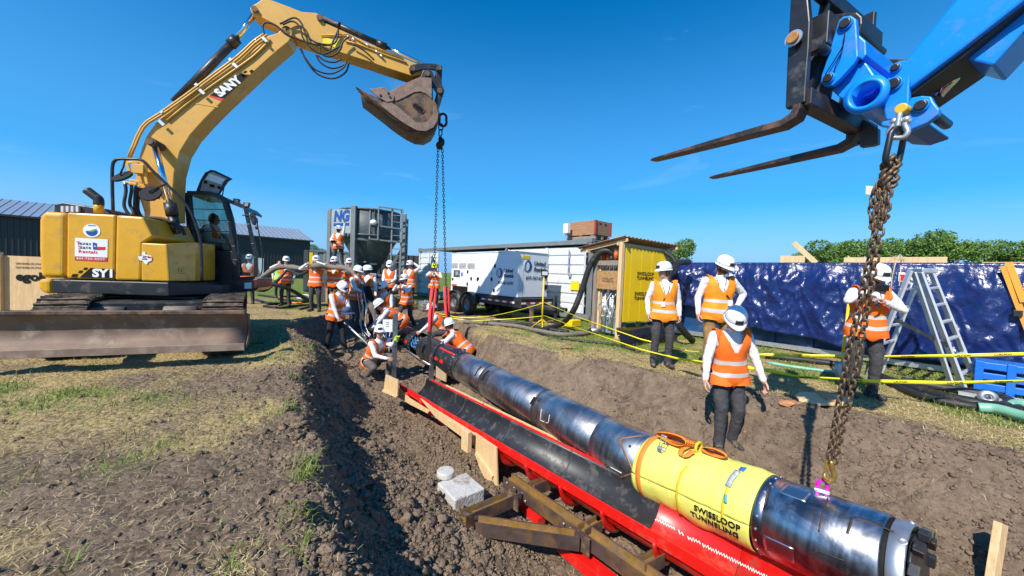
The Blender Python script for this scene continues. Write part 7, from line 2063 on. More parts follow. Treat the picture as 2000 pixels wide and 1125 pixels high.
for k in range(5):
    c = H_(0.2 + 0.17 * k, 0.12, 1.92); h = MB(); h.cyl(c, c + UP * 0.22, 0.055, n=12, mi=0); h.cyl(c + UP * 0.22, c + UP * 0.30, 0.055, 0.03, n=12, mi=1); h.cyl(c - UP * 0.3, c, 0.04, n=10, mi=2); h.build('pump_bottle', [mat('bottle_orange', (0.55, 0.09, 0.02), 0.4) if k in (1, 3, 4) else 'hgrey', 'galv', 'galv'], SHD)
for k in range(6):
    c = H_(0.12 + 0.16 * k, 0.14 + 0.06 * (k % 2), 0); h = MB(); h.cyl(c + UP * 0.15, c + UP * 1.16, 0.032, n=10); h.ell(c + UP * (0.55 + 0.1 * (k % 3)), (0.07, 0.07, 0.09), None, 10, 7); h.cyl(c + UP * 0.5 - EH * 0.12, c + UP * 0.5 + EH * 0.1, 0.02, n=8); h.build('valve_pipe', 'galv', SHD)
for k in range(4):
    h = MB(); h.tube(smooth_path([H_(0.15 + 0.2 * k, 0.0, 1.1), H_(0.25 + 0.2 * k, -0.08, 0.85), H_(0.1 + 0.22 * k, -0.05, 0.6), H_(0.3 + 0.15 * k, 0.05, 0.3)], 5), 0.007, 6); h.build('thin_hose', 'white' if k == 1 else 'galv', SHD)
h = MB(); h.box(H_(0.55, 0.25, 0.35), (0.8, 0.12, 0.55), (DH, EH, UP)); h.build('valve_block', mat('valve_bluegrey', (0.16, 0.24, 0.27), 0.5), SHD, 0.01)
# corrugated roof and rafters
rb_, rc, ra = H_(-0.2, -0.12, 2.46), H_(-0.2, 2.1, 2.40), H_(1.65, -0.3, 2.22)
rd_ = ra + (rc - rb_)
e1, e2 = (rc - rb_), (ra - rb_)
nr_ = e1.cross(e2).normalized(); nr_ = nr_ if nr_.z > 0 else -nr_
h = MB(); NR = 96
h.grid([[rb_ + e1 * (j / NR) + e2 * i + nr_ * (0.018 * math.sin(2 * math.pi * j / 6)) for j in range(NR + 1)] for i in (0, 1)]); h.build('corrugated_roof', mat('brown_corrugated', (0.34, 0.175, 0.075), 0.55, var=0.15), SHD, solid=0.006)
for u in (0.06, 0.94):
    h = MB(); h.bar(rb_ + e1 * u - nr_ * 0.07 + e2 * 0.01, rb_ + e1 * u + e2 * 0.99 - nr_ * 0.07, 0.045, 0.08); h.build('rafter', 'lumber', SHD, 0.004)
for u in (0.16, 0.8):
    h = MB(); h.bar(rb_ + e2 * u + e1 * 0.02 - nr_ * 0.13, rb_ + e2 * u + e1 * 0.97 - nr_ * 0.13, 0.045, 0.08); h.build('purlin', 'lumber', SHD, 0.004)
# sagging black plastic sheet before the shelter
rows = []
pa, pb_ = at(1203, 640, 8.2), at(1302, 626, 9.0)
for i in range(15):
    u = i / 14; row = []
    topp = pa.lerp(pb_, u) - UP * (0.06 * math.sin(math.pi * u)); bot_ = V(topp.x + 0.12 - 0.1 * u, topp.y - 0.25 - 0.1 * math.sin(9 * u), 0.02)
    for j in range(10):
        v = j / 9; p = topp.lerp(bot_, v); n__ = float(fbm(np.array([u * 4 + v]), np.array([v * 3 - u * 2]), 3, 8)[0]); row.append(p + Vector((-0.15, -0.32, 0)) * (0.5 * math.sin(math.pi * v) + 0.45 * n__ * math.sin(math.pi * min(1, v + 0.1))))
    rows.append(row)
h = MB(); h.grid(rows); bs = h.build('plastic_sheet', 'btarp', None, solid=0.004); tag(bs, 'black plastic sheet sagging under the yellow shelter front', 'plastic sheet')

# ---------------------------------------------------------------- blue skip wrapped in a tarpaulin
TA, TB_ = V(3.95, 10.75, 0), V(9.9, 3.95, 0)
tdv = (TB_ - TA).normalized(); tdn = Vector((tdv.y, -tdv.x, 0)); tdn = tdn if tdn.y < 0 else -tdn     # towards the camera
TLn = (TB_ - TA).length; THt = 1.97
BS = thing('blue_skip', 'long dark blue steel tank wall behind the blue tarpaulin', 'tank', (TA + TB_) / 2)
h = MB(); c = (TA + TB_) / 2 - tdn * 1.25; h.box(c + UP * 1.0, (TLn, 2.3, 1.84), (tdv, tdn, UP)); h.build('tank_wall', 'dblue', BS)
for k in range(13):
    h = MB(); q = TA + tdv * (0.3 + k * 0.7) - tdn * 0.06; h.bar(q + UP * 0.08, q + UP * 1.9, 0.08, 0.09, tdv); h.build('tank_rib', 'dblue', BS)
h = MB(); h.bar(TA - tdn * 0.02 + UP * 0.10, TB_ - tdn * 0.02 + UP * 0.10, 0.12, 0.1); h.build('base_rail', 'galv', BS)
NU, NV = 330, 40
us = np.linspace(0, 1, NU); vs_ = np.linspace(0, 1, NV)
UU, VVg = np.meshgrid(us * TLn, vs_)
hem = np.interp(us * TLn, [0, 2, 3.4, 5, 9.1], [0.78, 0.66, 0.32, 0.2, 0.16]) + 0.20 * fbm(us * 7.0, us * 0 + 3, 3, 12)
ZZ = THt - VVg * (THt - np.maximum(0.12, hem)[None, :])
fold = 0.55 * np.abs(fbm(UU * 1.5 + VVg * 0.5, VVg * 0.4, 2, 71)) + 0.55 * np.abs(np.sin(UU * 3.4 + 2.2 * fbm(UU * 0.9, VVg * 0.9, 2, 91))) ** 1.2 + 0.18 * np.abs(fbm(UU * 4.6 - VVg * 2.2, VVg * 2.4, 3, 73)) + 0.14 * np.abs(np.sin(UU * 5 + 3 * fbm(UU, VVg * 2, 2, 9))) * (1 - 0.6 * VVg) + 0.22 * np.abs(fbm(UU * 3.2 + VVg * 4, VVg * 4 - UU, 3, 79)) + 0.24 * (1 - np.abs(fbm(UU * 4.5 - VVg * 3, VVg * 2.5 + UU * 0.8, 3, 83))) ** 6 + 0.18 * (1 - np.abs(fbm(UU * 7 + VVg * 6, VVg * 4, 2, 89))) ** 6
out_ = 0.03 + 0.17 * fold * np.clip(VVg * 4, 0.15, 1) + 0.05 * VVg
drape = 0.25 * np.clip(0.03 - VVg, 0, 1) / 0.03
h = MB(); rows = []
for i in range(NV):
    rows.append([TA + tdv * float(UU[i, j]) + tdn * float(out_[i, j]) + UP * float(ZZ[i, j]) for j in range(NU)])
rows.insert(0, [TA + tdv * float(UU[0, j]) - tdn * 0.5 + UP * (THt - 0.02) for j in range(NU)])
h.grid(rows); tp_o = h.build('blue_tarpaulin', 'tarp', None, solid=0.003)
tag(tp_o, 'shiny dark blue tarpaulin hanging in creases over the tank wall', 'tarpaulin')
# lumber on top of the wall
def topplank(x0, x1, y0, y1, lab, rise=0.0, off=0.3, m='lumber', grp=None):
    a, b = onpl(x0, (y0 + y1) / 2, TA - tdn * off, tdn), onpl(x1, (y0 + y1) / 2 + rise, TA - tdn * off, tdn)
    hgt = abs(y1 - y0) * a.y / FPX
    h = MB(); h.bar(a, b, 0.05, hgt); o = h.build('plank', m, None, 0.004); tag(o, lab, 'plank', grp); return o
topplank(1648, 1850, 503, 517, 'long pale plank lying on edge on the tarpaulin behind the ladder')
topplank(1524, 1572, 500, 515, 'short plank on the wall beside the slanting board')
h = MB(); a, b = onpl(1550, 474, TA - tdn * 0.3, tdn), onpl(1594, 514, TA - tdn * 0.3, tdn); h.bar(a, b, 0.05, 0.10); tag(h.build('plank', 'lumber', None, 0.004), 'slanting pale board sticking up over the tarpaulin', 'plank')
topplank(1918, 2010, 512, 516, 'thin flat board on the wall above the orange strap', m='lumber')
topplank(1318, 1352, 509, 516, 'plank stub on the wall behind the bent man', m='crate')
h = MB(); a = onpl(1653, 508, TA - tdn * 0.25, tdn); h.prism([a + tdv * x + UP * z for x, z in ((-0.05, -0.05), (0.12, -0.05), (0.03, 0.09))], -tdn * 0.05); tag(h.build('plank', 'lumber', None, 0.003), 'pointed plank end beside the long pale plank', 'plank')
# ladder
LA = at(1795, 527, 5.75)
LDT = thing('step_ladder', 'silver aluminium step ladder standing open before the blue tarpaulin', 'ladder', V(LA.x, LA.y, 0))
ldx = Vector((0.93, -0.36, 0)).normalized(); ldy = Vector((ldx.y, -ldx.x, 0)); ldy = ldy if ldy.y > 0 else -ldy
fr0, fr1 = at(1886, 768, 5.35), at(1912, 766, 5.75)
bk0 = at(1722, 672, 5.9); 
def rails(topa, bots, w, nm, n_r, rung_skip=0):
    for (tp__, bt) in zip(topa, bots):
        h = MB(); d = (bt - tp__).normalized(); h.bar(tp__, bt, w, 0.03, ldx); 
        h.build(nm, 'alu', LDT, 0.004)
    for k in range(1, n_r):
        f = k / n_r; a, b = topa[0].lerp(bots[0], f), topa[1].lerp(bots[1], f)
        h = MB(); h.bar(a, b, 0.055, 0.03); h.build('ladder_rung', 'alu', LDT, 0.003)
        for q in (a, b):
            h = MB(); h.box(q - ldy * 0.02 + ldx * 0.0, (0.02, 0.02, 0.02)); h.build('rung_rivet', 'ink', LDT)
t0_, t1_ = at(1797, 532, 5.55), at(1818, 530, 5.95)
b0_, b1_ = at(1886, 770, 5.30), at(1908, 766, 5.75)
for q in (b0_, b1_): q.z = 0.0
rails((t0_, t1_), (b0_, b1_), 0.115, 'ladder_rail', 7)
h = MB(); d_ = ldx * 0.125; h.bar(t0_ - d_ * 0.6, b0_ - d_, 0.10, 0.025, ldx); h.build('ladder_rail', 'alu', LDT, 0.004)
t2_, t3_ = at(1778, 528, 5.6), at(1800, 528, 6.0)
b2_, b3_ = at(1695, 722, 6.0), at(1722, 700, 6.4)
for q in (b2_, b3_): q.z = 0.0
rails((t2_, t3_), (b2_, b3_), 0.10, 'ladder_rail', 6)
h = MB(); h.box((t0_ + t2_ + t1_ + t3_) / 4 + UP * 0.0, (0.18, 0.42, 0.07), (ldx, ldy, UP)); h.build('ladder_hinge', 'galv', LDT, 0.01)
h = MB(); h.bar(t2_.lerp(b2_, 0.42), t0_.lerp(b0_, 0.62), 0.03, 0.05); h.build('spreader', 'black', LDT)
# hooks, clips and straps hanging on the tarpaulin
def onwall(px, py, off=0.12): return onpl(px, py, TA + tdn * off, tdn)
h = MB(); a, b = onwall(1548, 512), onwall(1548, 548); h.bar(a, b, 0.03, 0.02); h.bar(onwall(1535, 533), onwall(1546, 534), 0.02, 0.03); tag(h.build('clamp', 'galv', None), 'grey metal clamp hooked over the tarpaulin near the tan trousered man', 'clamp')
h = MB(); a = onwall(1533, 548, 0.16); h.cyl(a, a - UP * 0.11, 0.03, n=10); tag(h.build('red_lamp', 'red', None), 'small red lamp hanging on the tarpaulin clamp', 'lamp')
h = MB(); a = onwall(1764, 541, 0.18); h.box(a, (0.12, 0.03, 0.17), (tdv, tdn, UP)); rc_ = h.build('red_card', 'white', None, 0.003); tag(rc_, 'red and white card hanging on the tarpaulin beside the ladder', 'card')
h = MB(); h.box(a + tdn * 0.02 - UP * 0.01, (0.09, 0.01, 0.11), (tdv, tdn, UP)); h.build('card_print', 'red', rc_)
h = MB(); h.tube(smooth_path([onwall(1738, 600, 0.2), onwall(1742, 545, 0.2), onwall(1752, 506, 0.05), onwall(1760, 500, -0.1), onwall(1758, 540, 0.2), onwall(1754, 580, 0.2)], 5), 0.009, 6)
for k in range(7):
    h.tube(smooth_path([onwall(1735 + k * 5, 512 - (k % 3) * 3, 0.05), onwall(1748 + k * 2, 500 + (k % 2) * 4, 0.0), onwall(1770 - k * 4, 508, 0.05)], 4), 0.006, 5)
tag(h.build('rope', mat('sisal_rope', (0.5, 0.4, 0.25), 0.9, var=0.2), None), 'tangle of pale rope tied over the tarpaulin top edge', 'rope')
h = MB()
for (x0, y0, x1, y1) in ((1960, 520, 2012, 655), (1970, 512, 2000, 590)):
    a, b = onwall(x0, y0, 0.2), onwall(x1, y1, 0.25); h.bar(a, b, 0.075, 0.008, tdn)
os_ = h.build('orange_strap', mat('strap_amber', (0.75, 0.30, 0.03), 0.7, var=0.1), None); tag(os_, 'orange ratchet strap drawn tight over the tarpaulin end', 'strap')
h = MB(); a = onwall(1988, 612, 0.25); h.box(a, (0.09, 0.06, 0.10), (tdv, tdn, UP)); h.build('strap_ratchet', 'black', os_, 0.006)
# bright blue slatted crate and grey sheet at the wall's foot
cp0 = at(1952, 735, 5.2); CBT = thing('blue_crate', 'bright blue slatted plastic crate at the foot of the tarpaulin', 'crate', V(cp0.x, cp0.y, 0))
for k in range(3):
    h = MB(); h.box(V(cp0.x + 0.3, cp0.y - 0.05, 0.12 + 0.15 * k), (0.9, 0.5, 0.10), (tdv, tdn, UP)); h.build('crate_slat', 'cblue', CBT, 0.01)
for k in range(4):
    h = MB(); h.box(V(cp0.x + 0.3, cp0.y - 0.05, 0.25) + tdv * (-0.42 + 0.28 * k) + tdn * 0.24, (0.08, 0.05, 0.46), (tdv, tdn, UP)); h.build('crate_post', 'cblue', CBT, 0.006)
h = MB(); q = at(1975, 762, 4.9); h.box(V(q.x, q.y, 0.04), (0.9, 0.35, 0.03), (tdv, tdn, UP)); tag(h.build('metal_sheet', 'alu', None), 'grey metal sheet lying in the grass under the blue crate', 'sheet')

# ---------------------------------------------------------------- trees
leafm = mat('leaf_green', (0.11, 0.20, 0.036), 0.6, var=0.5, scale=1.5, spec=0.3)
barkm = mat('bark', (0.10, 0.075, 0.055), 0.9, var=0.3)
def tree_meshes(seed, R, H, n=8000):
    g = np.random.default_rng(seed)
    tr = MB(); tr.tube([V(0, 0, 0), V(0.1, 0, H * 0.25), V(0.05, 0.1, H * 0.5)], [0.28, 0.2, 0.12], 8)
    lobes = []
    for k in range(14):
        a = g.uniform(0, 6.28); rr = R * math.sqrt(g.uniform(0.05, 1)) * 0.72; z_ = H * g.uniform(0.36, 0.84)
        c = np.array([rr * math.cos(a), rr * math.sin(a), z_]); lobes.append((c, R * g.uniform(0.28, 0.46)))
        tr.tube([V(0.05, 0.05, H * 0.3), V(c[0] * 0.5, c[1] * 0.5, H * 0.3 + (z_ - H * 0.3) * 0.6), V(*c)], [0.11, 0.07, 0.03], 6)
    pts = []
    for c, r in lobes:
        k = int(n / len(lobes)); d = g.normal(size=(k, 3)); d /= np.linalg.norm(d, axis=1)[:, None]
        rad = r * g.uniform(0.45, 1.08, k) ** 0.6; p = c + d * rad[:, None] * np.array([1, 1, 0.72]); pts.append(p)
    p = np.concatenate(pts); k = len(p); s = g.uniform(0.06, 0.17, k) * (R / 3.2)
    u = g.normal(size=(k, 3)); u /= np.linalg.norm(u, axis=1)[:, None]; w = g.normal(size=(k, 3)); w -= u * (u * w).sum(1)[:, None]; w /= np.linalg.norm(w, axis=1)[:, None]
    v = np.stack([p - u * s[:, None], p + w * (s * 0.5)[:, None], p + u * s[:, None], p - w * (s * 0.5)[:, None]], 1).reshape(-1, 3)
    me = bpy.data.meshes.new('crown'); me.vertices.add(len(v)); me.vertices.foreach_set('co', v.astype(np.float32).ravel())
    f = np.arange(len(v), dtype=np.int32); me.loops.add(len(v)); me.loops.foreach_set('vertex_index', f); me.polygons.add(k); me.polygons.foreach_set('loop_start', np.arange(0, len(v), 4, dtype=np.int32)); me.update(); me.materials.append(leafm)
    return mesh_of(tr, 'trunk', barkm), me
TM = [tree_meshes(100 + k, 3.4, 7.2) for k in range(3)]
def tree(px, ytop, Y, k, wid, label):
    top = at(px, ytop, Y); s = (top.z + 0.1) / 6.4; loc = V(top.x, top.y, 0)
    T_ = thing('tree', label, 'tree', loc, 'green trees beyond the site')
    for nm, me_ in (('trunk', TM[k][0]), ('crown', TM[k][1])):
        o = bpy.data.objects.new(nm, me_); COL.objects.link(o); o.parent = T_; o.scale = (s * wid, s * wid, s); o.rotation_euler = (0, 0, px * 0.37)
tree(1860, 454, 62, 0, 1.0, 'tallest bushy green tree rising above the long pale plank')
tree(1690, 470, 58, 1, 0.95, 'rounded green tree behind the rusty chain bundle')
tree(1630, 480, 64, 2, 1.1, 'green tree behind the slanting board on the wall')
tree(1775, 472, 66, 1, 0.95, 'pale green tree between the chain and the tallest tree')
tree(1945, 474, 66, 2, 0.95, 'green tree above the thin flat board at the wall end')
tree(2020, 474, 64, 0, 1.2, 'green tree cut by the frame edge beyond the blue crate')
tree(1585, 492, 70, 0, 0.8, 'low green tree end beside the short plank on the wall')
tree(1312, 478, 40, 2, 0.9, 'green tree peeping out right behind the shelter roof')
tree(1430, 516, 60, 1, 1.2, 'low tree hidden behind the wall above the tan trousered man')
tree(604, 480, 75, 1, 1.0, 'distant tree beside the dark metal building corner')
# ---------------------------------------------------------------- hoses, tapes and small things
def pz(px, py, Y): return at(px, py, Y)
def lay(name, pts, r, m, label, cat, dz=0.0, n=8, group=None):
    """hose lying on the ground through picture points"""
    P = smooth_path([hit(*p) + UP * (r + dz) for p in pts], 6)
    P = [V(p.x, p.y, max(p.z, tz(p.x, p.y) + r * 0.8)) for p in P]
    h = MB(); h.tube(P, r, n); return tag(h.build(name, m, None), label, cat, group)
# thick sleeved hose carried on shoulders from the cab down into the machine
P = smooth_path([pz(470, 556, 12.6), pz(505, 545, 12.6), pz(535, 526, 12.8), pz(560, 521, 12.9), pz(590, 524, 12.3), pz(617, 519, 11.75), pz(648, 522, 11.9), pz(676, 524, 11.4), pz(694, 536, 11.0), pz(712, 566, 10.4), pz(728, 604, 10.2), pz(742, 640, 10.3), pz(757, 668, 10.6)], 6)
h = MB(); h.tube(P, [0.085 + 0.012 * math.sin(i * 1.3) for i in range(len(P))], 10); tag(h.build('sleeved_hose', 'hose', None), 'thick grey brown sleeved hose carried on shoulders into the machine', 'hose')
P = smooth_path([pz(500, 566, 11.8), pz(520, 566, 12.0), pz(545, 545, 12.5), pz(562, 528, 12.7), pz(585, 536, 12.3), pz(605, 528, 12.0)], 6); h = MB(); h.tube(P, 0.05, 8); tag(h.build('hydraulic_hose', 'rubber', None), 'dark hose looping below the sleeved hose near the cab', 'hose')
P = smooth_path([pz(505, 552, 11.6), pz(545, 558, 11.8), pz(575, 570, 12.2), pz(598, 585, 12.8)] + [hit(603, 590) + UP * 0.06, hit(585, 592) + UP * 0.05, hit(545, 586) + UP * 0.05], 6); h = MB(); h.tube(P, 0.06, 8); tag(h.build('hydraulic_hose', 'rubber', None), 'black hose slanting to the ground behind the hose carriers', 'hose')
P = smooth_path([pz(716, 560, 10.3), pz(735, 620, 10.25), pz(748, 655, 10.4)], 6); h = MB(); h.tube(P, 0.10, 10); tag(h.build('hose_collar', 'ink', None), 'black padded collar on the hose above the machine', 'collar')
COILS = ('uppermost black hose of the coil, nearest the cab', 'thin black hose behind the coil by the lime vest', 'long black hose at the front edge of the coil', 'short black hose end by the board box')
for k, pts in enumerate(([(500, 588), (530, 596), (560, 594), (600, 590)], [(505, 578), (540, 582), (575, 580), (600, 584)], [(515, 600), (550, 603), (590, 598), (635, 597)], [(585, 606), (610, 600), (640, 598), (660, 603)])):
    lay('ground_hose', pts, 0.05 - 0.006 * k, 'rubber', COILS[k], 'hose', group='black hoses coiled behind the crew')
lay('thin_cable', [(575, 580), (590, 577), (603, 578), (598, 584), (580, 583)], 0.025, 'white', 'white cable coil on the grass between two hose carriers', 'cable')
lay('orange_cable', [(545, 582), (556, 585), (570, 593), (590, 594)], 0.04, 'orange', 'orange cable among the black hoses behind the crew', 'cable')
# bundle of pale cables hanging beside the crew
CBD = thing('cable_bundle', 'bundle of pale and dark cables hanging beside the hose handlers', 'cables', V(-4.0, 10.2, tz(-4.0, 10.2)))
for k in range(8):
    x0 = 700 + k * 2.2; P = smooth_path([pz(x0 - 2, 572 + (k % 3) * 5, 10.2), pz(x0 + 2 + (k % 3) * 2, 600, 10.15), pz(x0 + 6 - (k % 4) * 3, 635, 10.1), pz(x0 + 10 + (k % 2) * 6, 660, 9.9)], 5); h = MB(); h.tube(P, 0.009, 6); h.build('cable', 'white' if k % 3 == 0 else ('ink' if k % 3 == 1 else 'galv'), CBD)
for k in range(7):
    x0 = 738 + k * 4; P = smooth_path([pz(x0 - 6, 615, 9.7), pz(x0 + (k % 3) * 5 - 6, 640, 9.6), pz(x0 - 8 + (k % 2) * 10, 662, 9.5), pz(x0 + 2, 680 + (k % 3) * 4, 9.5)], 5); h = MB(); h.tube(P, 0.009, 6); h.build('cable', 'white' if k % 2 else 'galv', CBD)
h = MB(); c = pz(762, 654, 9.4); h.tube([c + Vector((0.11 * math.cos(t), 0.03 * math.sin(t), 0.11 * math.sin(t))) for t in np.linspace(0, 2 * math.pi, 16)[:-1]], 0.018, 7, closed=True); h.build('blue_cable_loop', mat('cable_blue', (0.02, 0.12, 0.5), 0.5), CBD)
# survey rod and cap in the hands of the bowed man
h = MB(); a, b = pz(673, 630, 9.0), pz(722, 676, 8.7); h.cyl(a, b, 0.022, n=8); ro2 = h.build('rod', 'alu', None); tag(ro2, 'long pale rod held by the bowed man at the left lip', 'rod')
h = MB(); c = pz(677, 608, 8.75); h.ell(c + UP * 0.03, (0.11, 0.11, 0.09)); h.ell(c + Vector((0.05, -0.02, -0.04)), (0.17, 0.13, 0.02)); tag(h.build('cap', mat('denim_blue', (0.05, 0.085, 0.17), 0.85, var=0.2), None), 'blue denim cap held by the bowed man', 'cap')
# hose and pipes along the right lip of the pit
lay('ground_hose', [(905, 632), (960, 636), (1010, 641), (1050, 650), (1100, 658), (1150, 655)], 0.055, 'hose', 'grey sleeved hose lying along the right lip of the pit', 'hose')
lay('ground_hose', [(905, 628), (960, 631), (1020, 636), (1062, 645), (1110, 652)], 0.05, 'rubber', 'black hose lying along the generator trailer', 'hose')
lay('ground_hose', [(1050, 652), (1085, 662), (1130, 668), (1200, 676), (1250, 690)], 0.03, 'rubber', 'thin dark cable lying on the dry grass before the shelter', 'cable')
P = smooth_path([hit(1062, 648) + UP * 0.06, hit(1095, 640) + UP * 0.1, pz(1118, 610, 9.6), pz(1135, 570, 9.5), pz(1152, 520, 9.4), pz(1170, 494, 9.3), pz(1188, 490, 9.2), pz(1200, 500, 9.2)], 7); h = MB(); h.tube(P, 0.075, 10); tag(h.build('suction_hose', 'rubber', None), 'thick black hose curving up into the shelter', 'hose')
P = smooth_path([pz(1298, 492, 9.6), pz(1315, 505, 9.5), pz(1322, 525, 9.4), pz(1308, 540, 9.2), pz(1305, 535, 9.1)], 6); h = MB(); h.tube(P, 0.06, 9); tag(h.build('suction_hose', 'rubber', None), 'black hose bending down right behind the shelter', 'hose')
P = smooth_path([pz(1345, 512, 9.3), pz(1325, 514, 8.9), pz(1310, 530, 8.6), pz(1303, 560, 8.4), pz(1310, 600, 8.3), pz(1330, 640, 8.2), hit(1352, 672) + UP * 0.08], 7); h = MB(); h.tube(P, 0.075, 10); tag(h.build('suction_hose', 'rubber', None), 'thick black hose drooping over the wall behind the looking man', 'hose')
h = MB(); a = hit(1152, 655) + UP * 0.1; b = hit(1192, 652) + UP * 0.12; h.cyl(a, b, 0.085, n=14); h.cyl(b, b + (b - a).normalized() * 0.08, 0.12, n=14); tag(h.build('pipe_coupling', 'steel', None), 'grey steel pipe coupling on the grass below the shelter', 'pipe')
YBX = hit(1118, 638); YBT = thing('yellow_case', 'yellow plastic case in the grass behind the black hose', 'case', YBX)
h = MB(); h.box(YBX + UP * 0.11, (0.42, 0.3, 0.2), (E_, -D_, UP)); h.build('case_body', 'yellow', YBT, 0.02)
h = MB(); h.tube([YBX + UP * 0.21 + E_ * x for x in (-0.08,)] + [YBX + UP * 0.25 - E_ * 0.06, YBX + UP * 0.25 + E_ * 0.06, YBX + UP * 0.21 + E_ * 0.08], 0.012, 6); h.build('case_handle', 'ink', YBT)
# yellow site lamp on a tripod: lamp head, pole, legs
SL_ = hit(1058, 643); SLT = thing('site_lamp', 'flat site lamp on a slim yellow tripod stand by the generator', 'lamp', SL_)
hd = at(1068, 534, SL_.y)
h = MB(); h.cyl(SL_ + UP * 0.1, V(SL_.x, SL_.y, hd.z - 0.12), 0.022, n=8); h.build('pole', 'yellow', SLT)
for k in range(3):
    t = 2.1 * k + 0.5; h = MB(); h.cyl(SL_ + UP * 0.28, SL_ + Vector((0.32 * math.cos(t), 0.32 * math.sin(t), 0.02)), 0.014, n=6); h.build('leg', 'yellow', SLT)
h = MB(); h.box(V(SL_.x + 0.02, SL_.y, hd.z), (0.2, 0.05, 0.17)); lh_ = h.build('lamp_head', 'ink', SLT, 0.012)
h = MB(); h.box(V(SL_.x + 0.02, SL_.y - 0.028, hd.z), (0.15, 0.01, 0.10)); h.build('lens', 'glassk', lh_)
h = MB(); h.tube([V(SL_.x - 0.08, SL_.y, hd.z + 0.1), V(SL_.x - 0.08, SL_.y, hd.z + 0.17), V(SL_.x + 0.12, SL_.y, hd.z + 0.17), V(SL_.x + 0.12, SL_.y, hd.z + 0.1)], 0.009, 6); h.build('lamp_bracket', 'ink', SLT)

# caution tapes
def tape(pts, label, text=None, tw=0.042, words=(), sag=0.0):
    P = []
    for a, b in zip(pts[:-1], pts[1:]):
        A, B = at(*a), at(*b)
        for i in range(10):
            t = i / 10; P.append(A.lerp(B, t) - UP * (sag * 4 * t * (1 - t) * (B - A).length))
    P.append(at(*pts[-1]))
    rows = []; tot = 0
    for i, p in enumerate(P):
        d = (P[min(i + 1, len(P) - 1)] - P[max(0, i - 1)]).normalized(); tw_ = 0.35 * math.sin(i * 0.23) + 0.2
        n_ = d.cross(UP).normalized(); u = (UP * math.cos(tw_) + n_ * math.sin(tw_)); ww = tw * (0.5 if p.y > 5.9 else 1.0); rows.append([p - u * ww / 2, p + u * ww / 2])
    h = MB(); h.grid(rows); o = h.build('caution_tape', 'tape', None, solid=0.0015); tag(o, label, 'tape')
    for (f, w) in words:
        i = int(f * (len(P) - 1)); i = min(i, len(P) - 2); p = P[i]; d = (P[i + 1] - P[i]).normalized()
        if d.x < 0: d = -d
        u = Vector(rows[i][1]) - Vector(rows[i][0]); u.normalize(); u = (u - d * u.dot(d)).normalized(); n_ = d.cross(u)
        if n_.y > 0: pass
        letter('lettering', w, tw * 0.72, p + n_ * 0.003, d, u, 'ink', o, bold=0.001, extrude=0.0004)
    return o
lampY = SL_.y
tape([(800, 585, 12.6), (838, 606, 11.6), (898, 620, 10.9), (960, 617, 10.5), (1063, 591, lampY)], 'yellow tape drooping from the crew up to the tripod lamp', sag=0.02)
tape([(800, 590, 12.5), (838, 612, 11.4), (915, 626, 10.8), (1064, 617, lampY)], 'lower yellow tape strung from the crew to the tripod lamp', sag=0.012)
tape([(1064, 591, lampY), (1130, 620, 8.9), (1250, 662, 7.0), (1345, 686, 6.6), (1400, 690, 6.3), (1540, 694, 5.7), (1700, 697, 5.2), (1850, 695, 4.9), (2010, 691, 4.5)], 'upper yellow caution tape running past the men to the blue crate', words=((0.66, 'CAUTION'), (0.74, 'WATCH'), (0.82, 'CAUTION'), (0.9, 'CAUTION'), (0.97, 'CUIDADO')), tw=0.043)
tape([(1064, 617, lampY), (1140, 645, 8.2), (1250, 682, 6.3), (1320, 700, 5.75), (1405, 712, 5.45), (1490, 722, 5.3), (1560, 736, 5.05), (1700, 744, 4.75), (1850, 748, 4.5), (2010, 744, 4.2)], 'lower yellow caution tape crossing in front of the standing men', words=((0.68, 'CAUTION'), (0.76, 'CUIDADO'), (0.83, 'CAUTION'), (0.90, 'CAUTION'), (0.975, 'CUIDADO')), tw=0.043)
for k, pts in enumerate(([(740, 560, 11.6), (760, 572, 11.9), (800, 590, 12.4)], [(795, 598, 12.2), (820, 596, 12.4), (850, 600, 12.6)])):
    tape(pts, ('yellow tape held between the two crew men at the far end', 'slack yellow tape among the crates at the far end')[k], sag=0.05)
# gear on the ground behind the far crew
for (px, py, sx, sz, m_, nm, lab, cat) in ((645, 590, .34, .55, 'osb', 'board_box', 'brown board box standing behind the bowed man', 'box'), (832, 606, .5, .3, 'galv', 'tool_crate', 'grey tool crate on the ground under the yellow helmet man', 'crate'), (812, 604, .3, .22, 'lumber', 'wood_block', 'pale wooden block at the far end of the pit', 'block'), (780, 600, .5, .35, 'black', 'gear_bag', 'dark gear bag on the ground among the far crew', 'bag'), (862, 606, .45, .25, 'black', 'gear_bag', 'dark gear bag near the trailer wheels', 'bag')):
    p = hit(px, py); T_ = thing(nm, lab, cat, p)
    h = MB(); h.box(p + UP * sz / 2, (sx, sx * 0.7, sz), (E_, -D_, UP)); h.build('case_body', m_, T_, 0.03)
    h = MB(); h.box(p + UP * (sz + 0.012), (sx * 0.96, sx * 0.66, 0.03), (E_, -D_, UP)); h.tube([p + UP * sz + E_ * -0.08, p + UP * (sz + 0.07) + E_ * -0.06, p + UP * (sz + 0.07) + E_ * 0.06, p + UP * sz + E_ * 0.08], 0.012, 6); h.build('lid', m_, T_, 0.006)
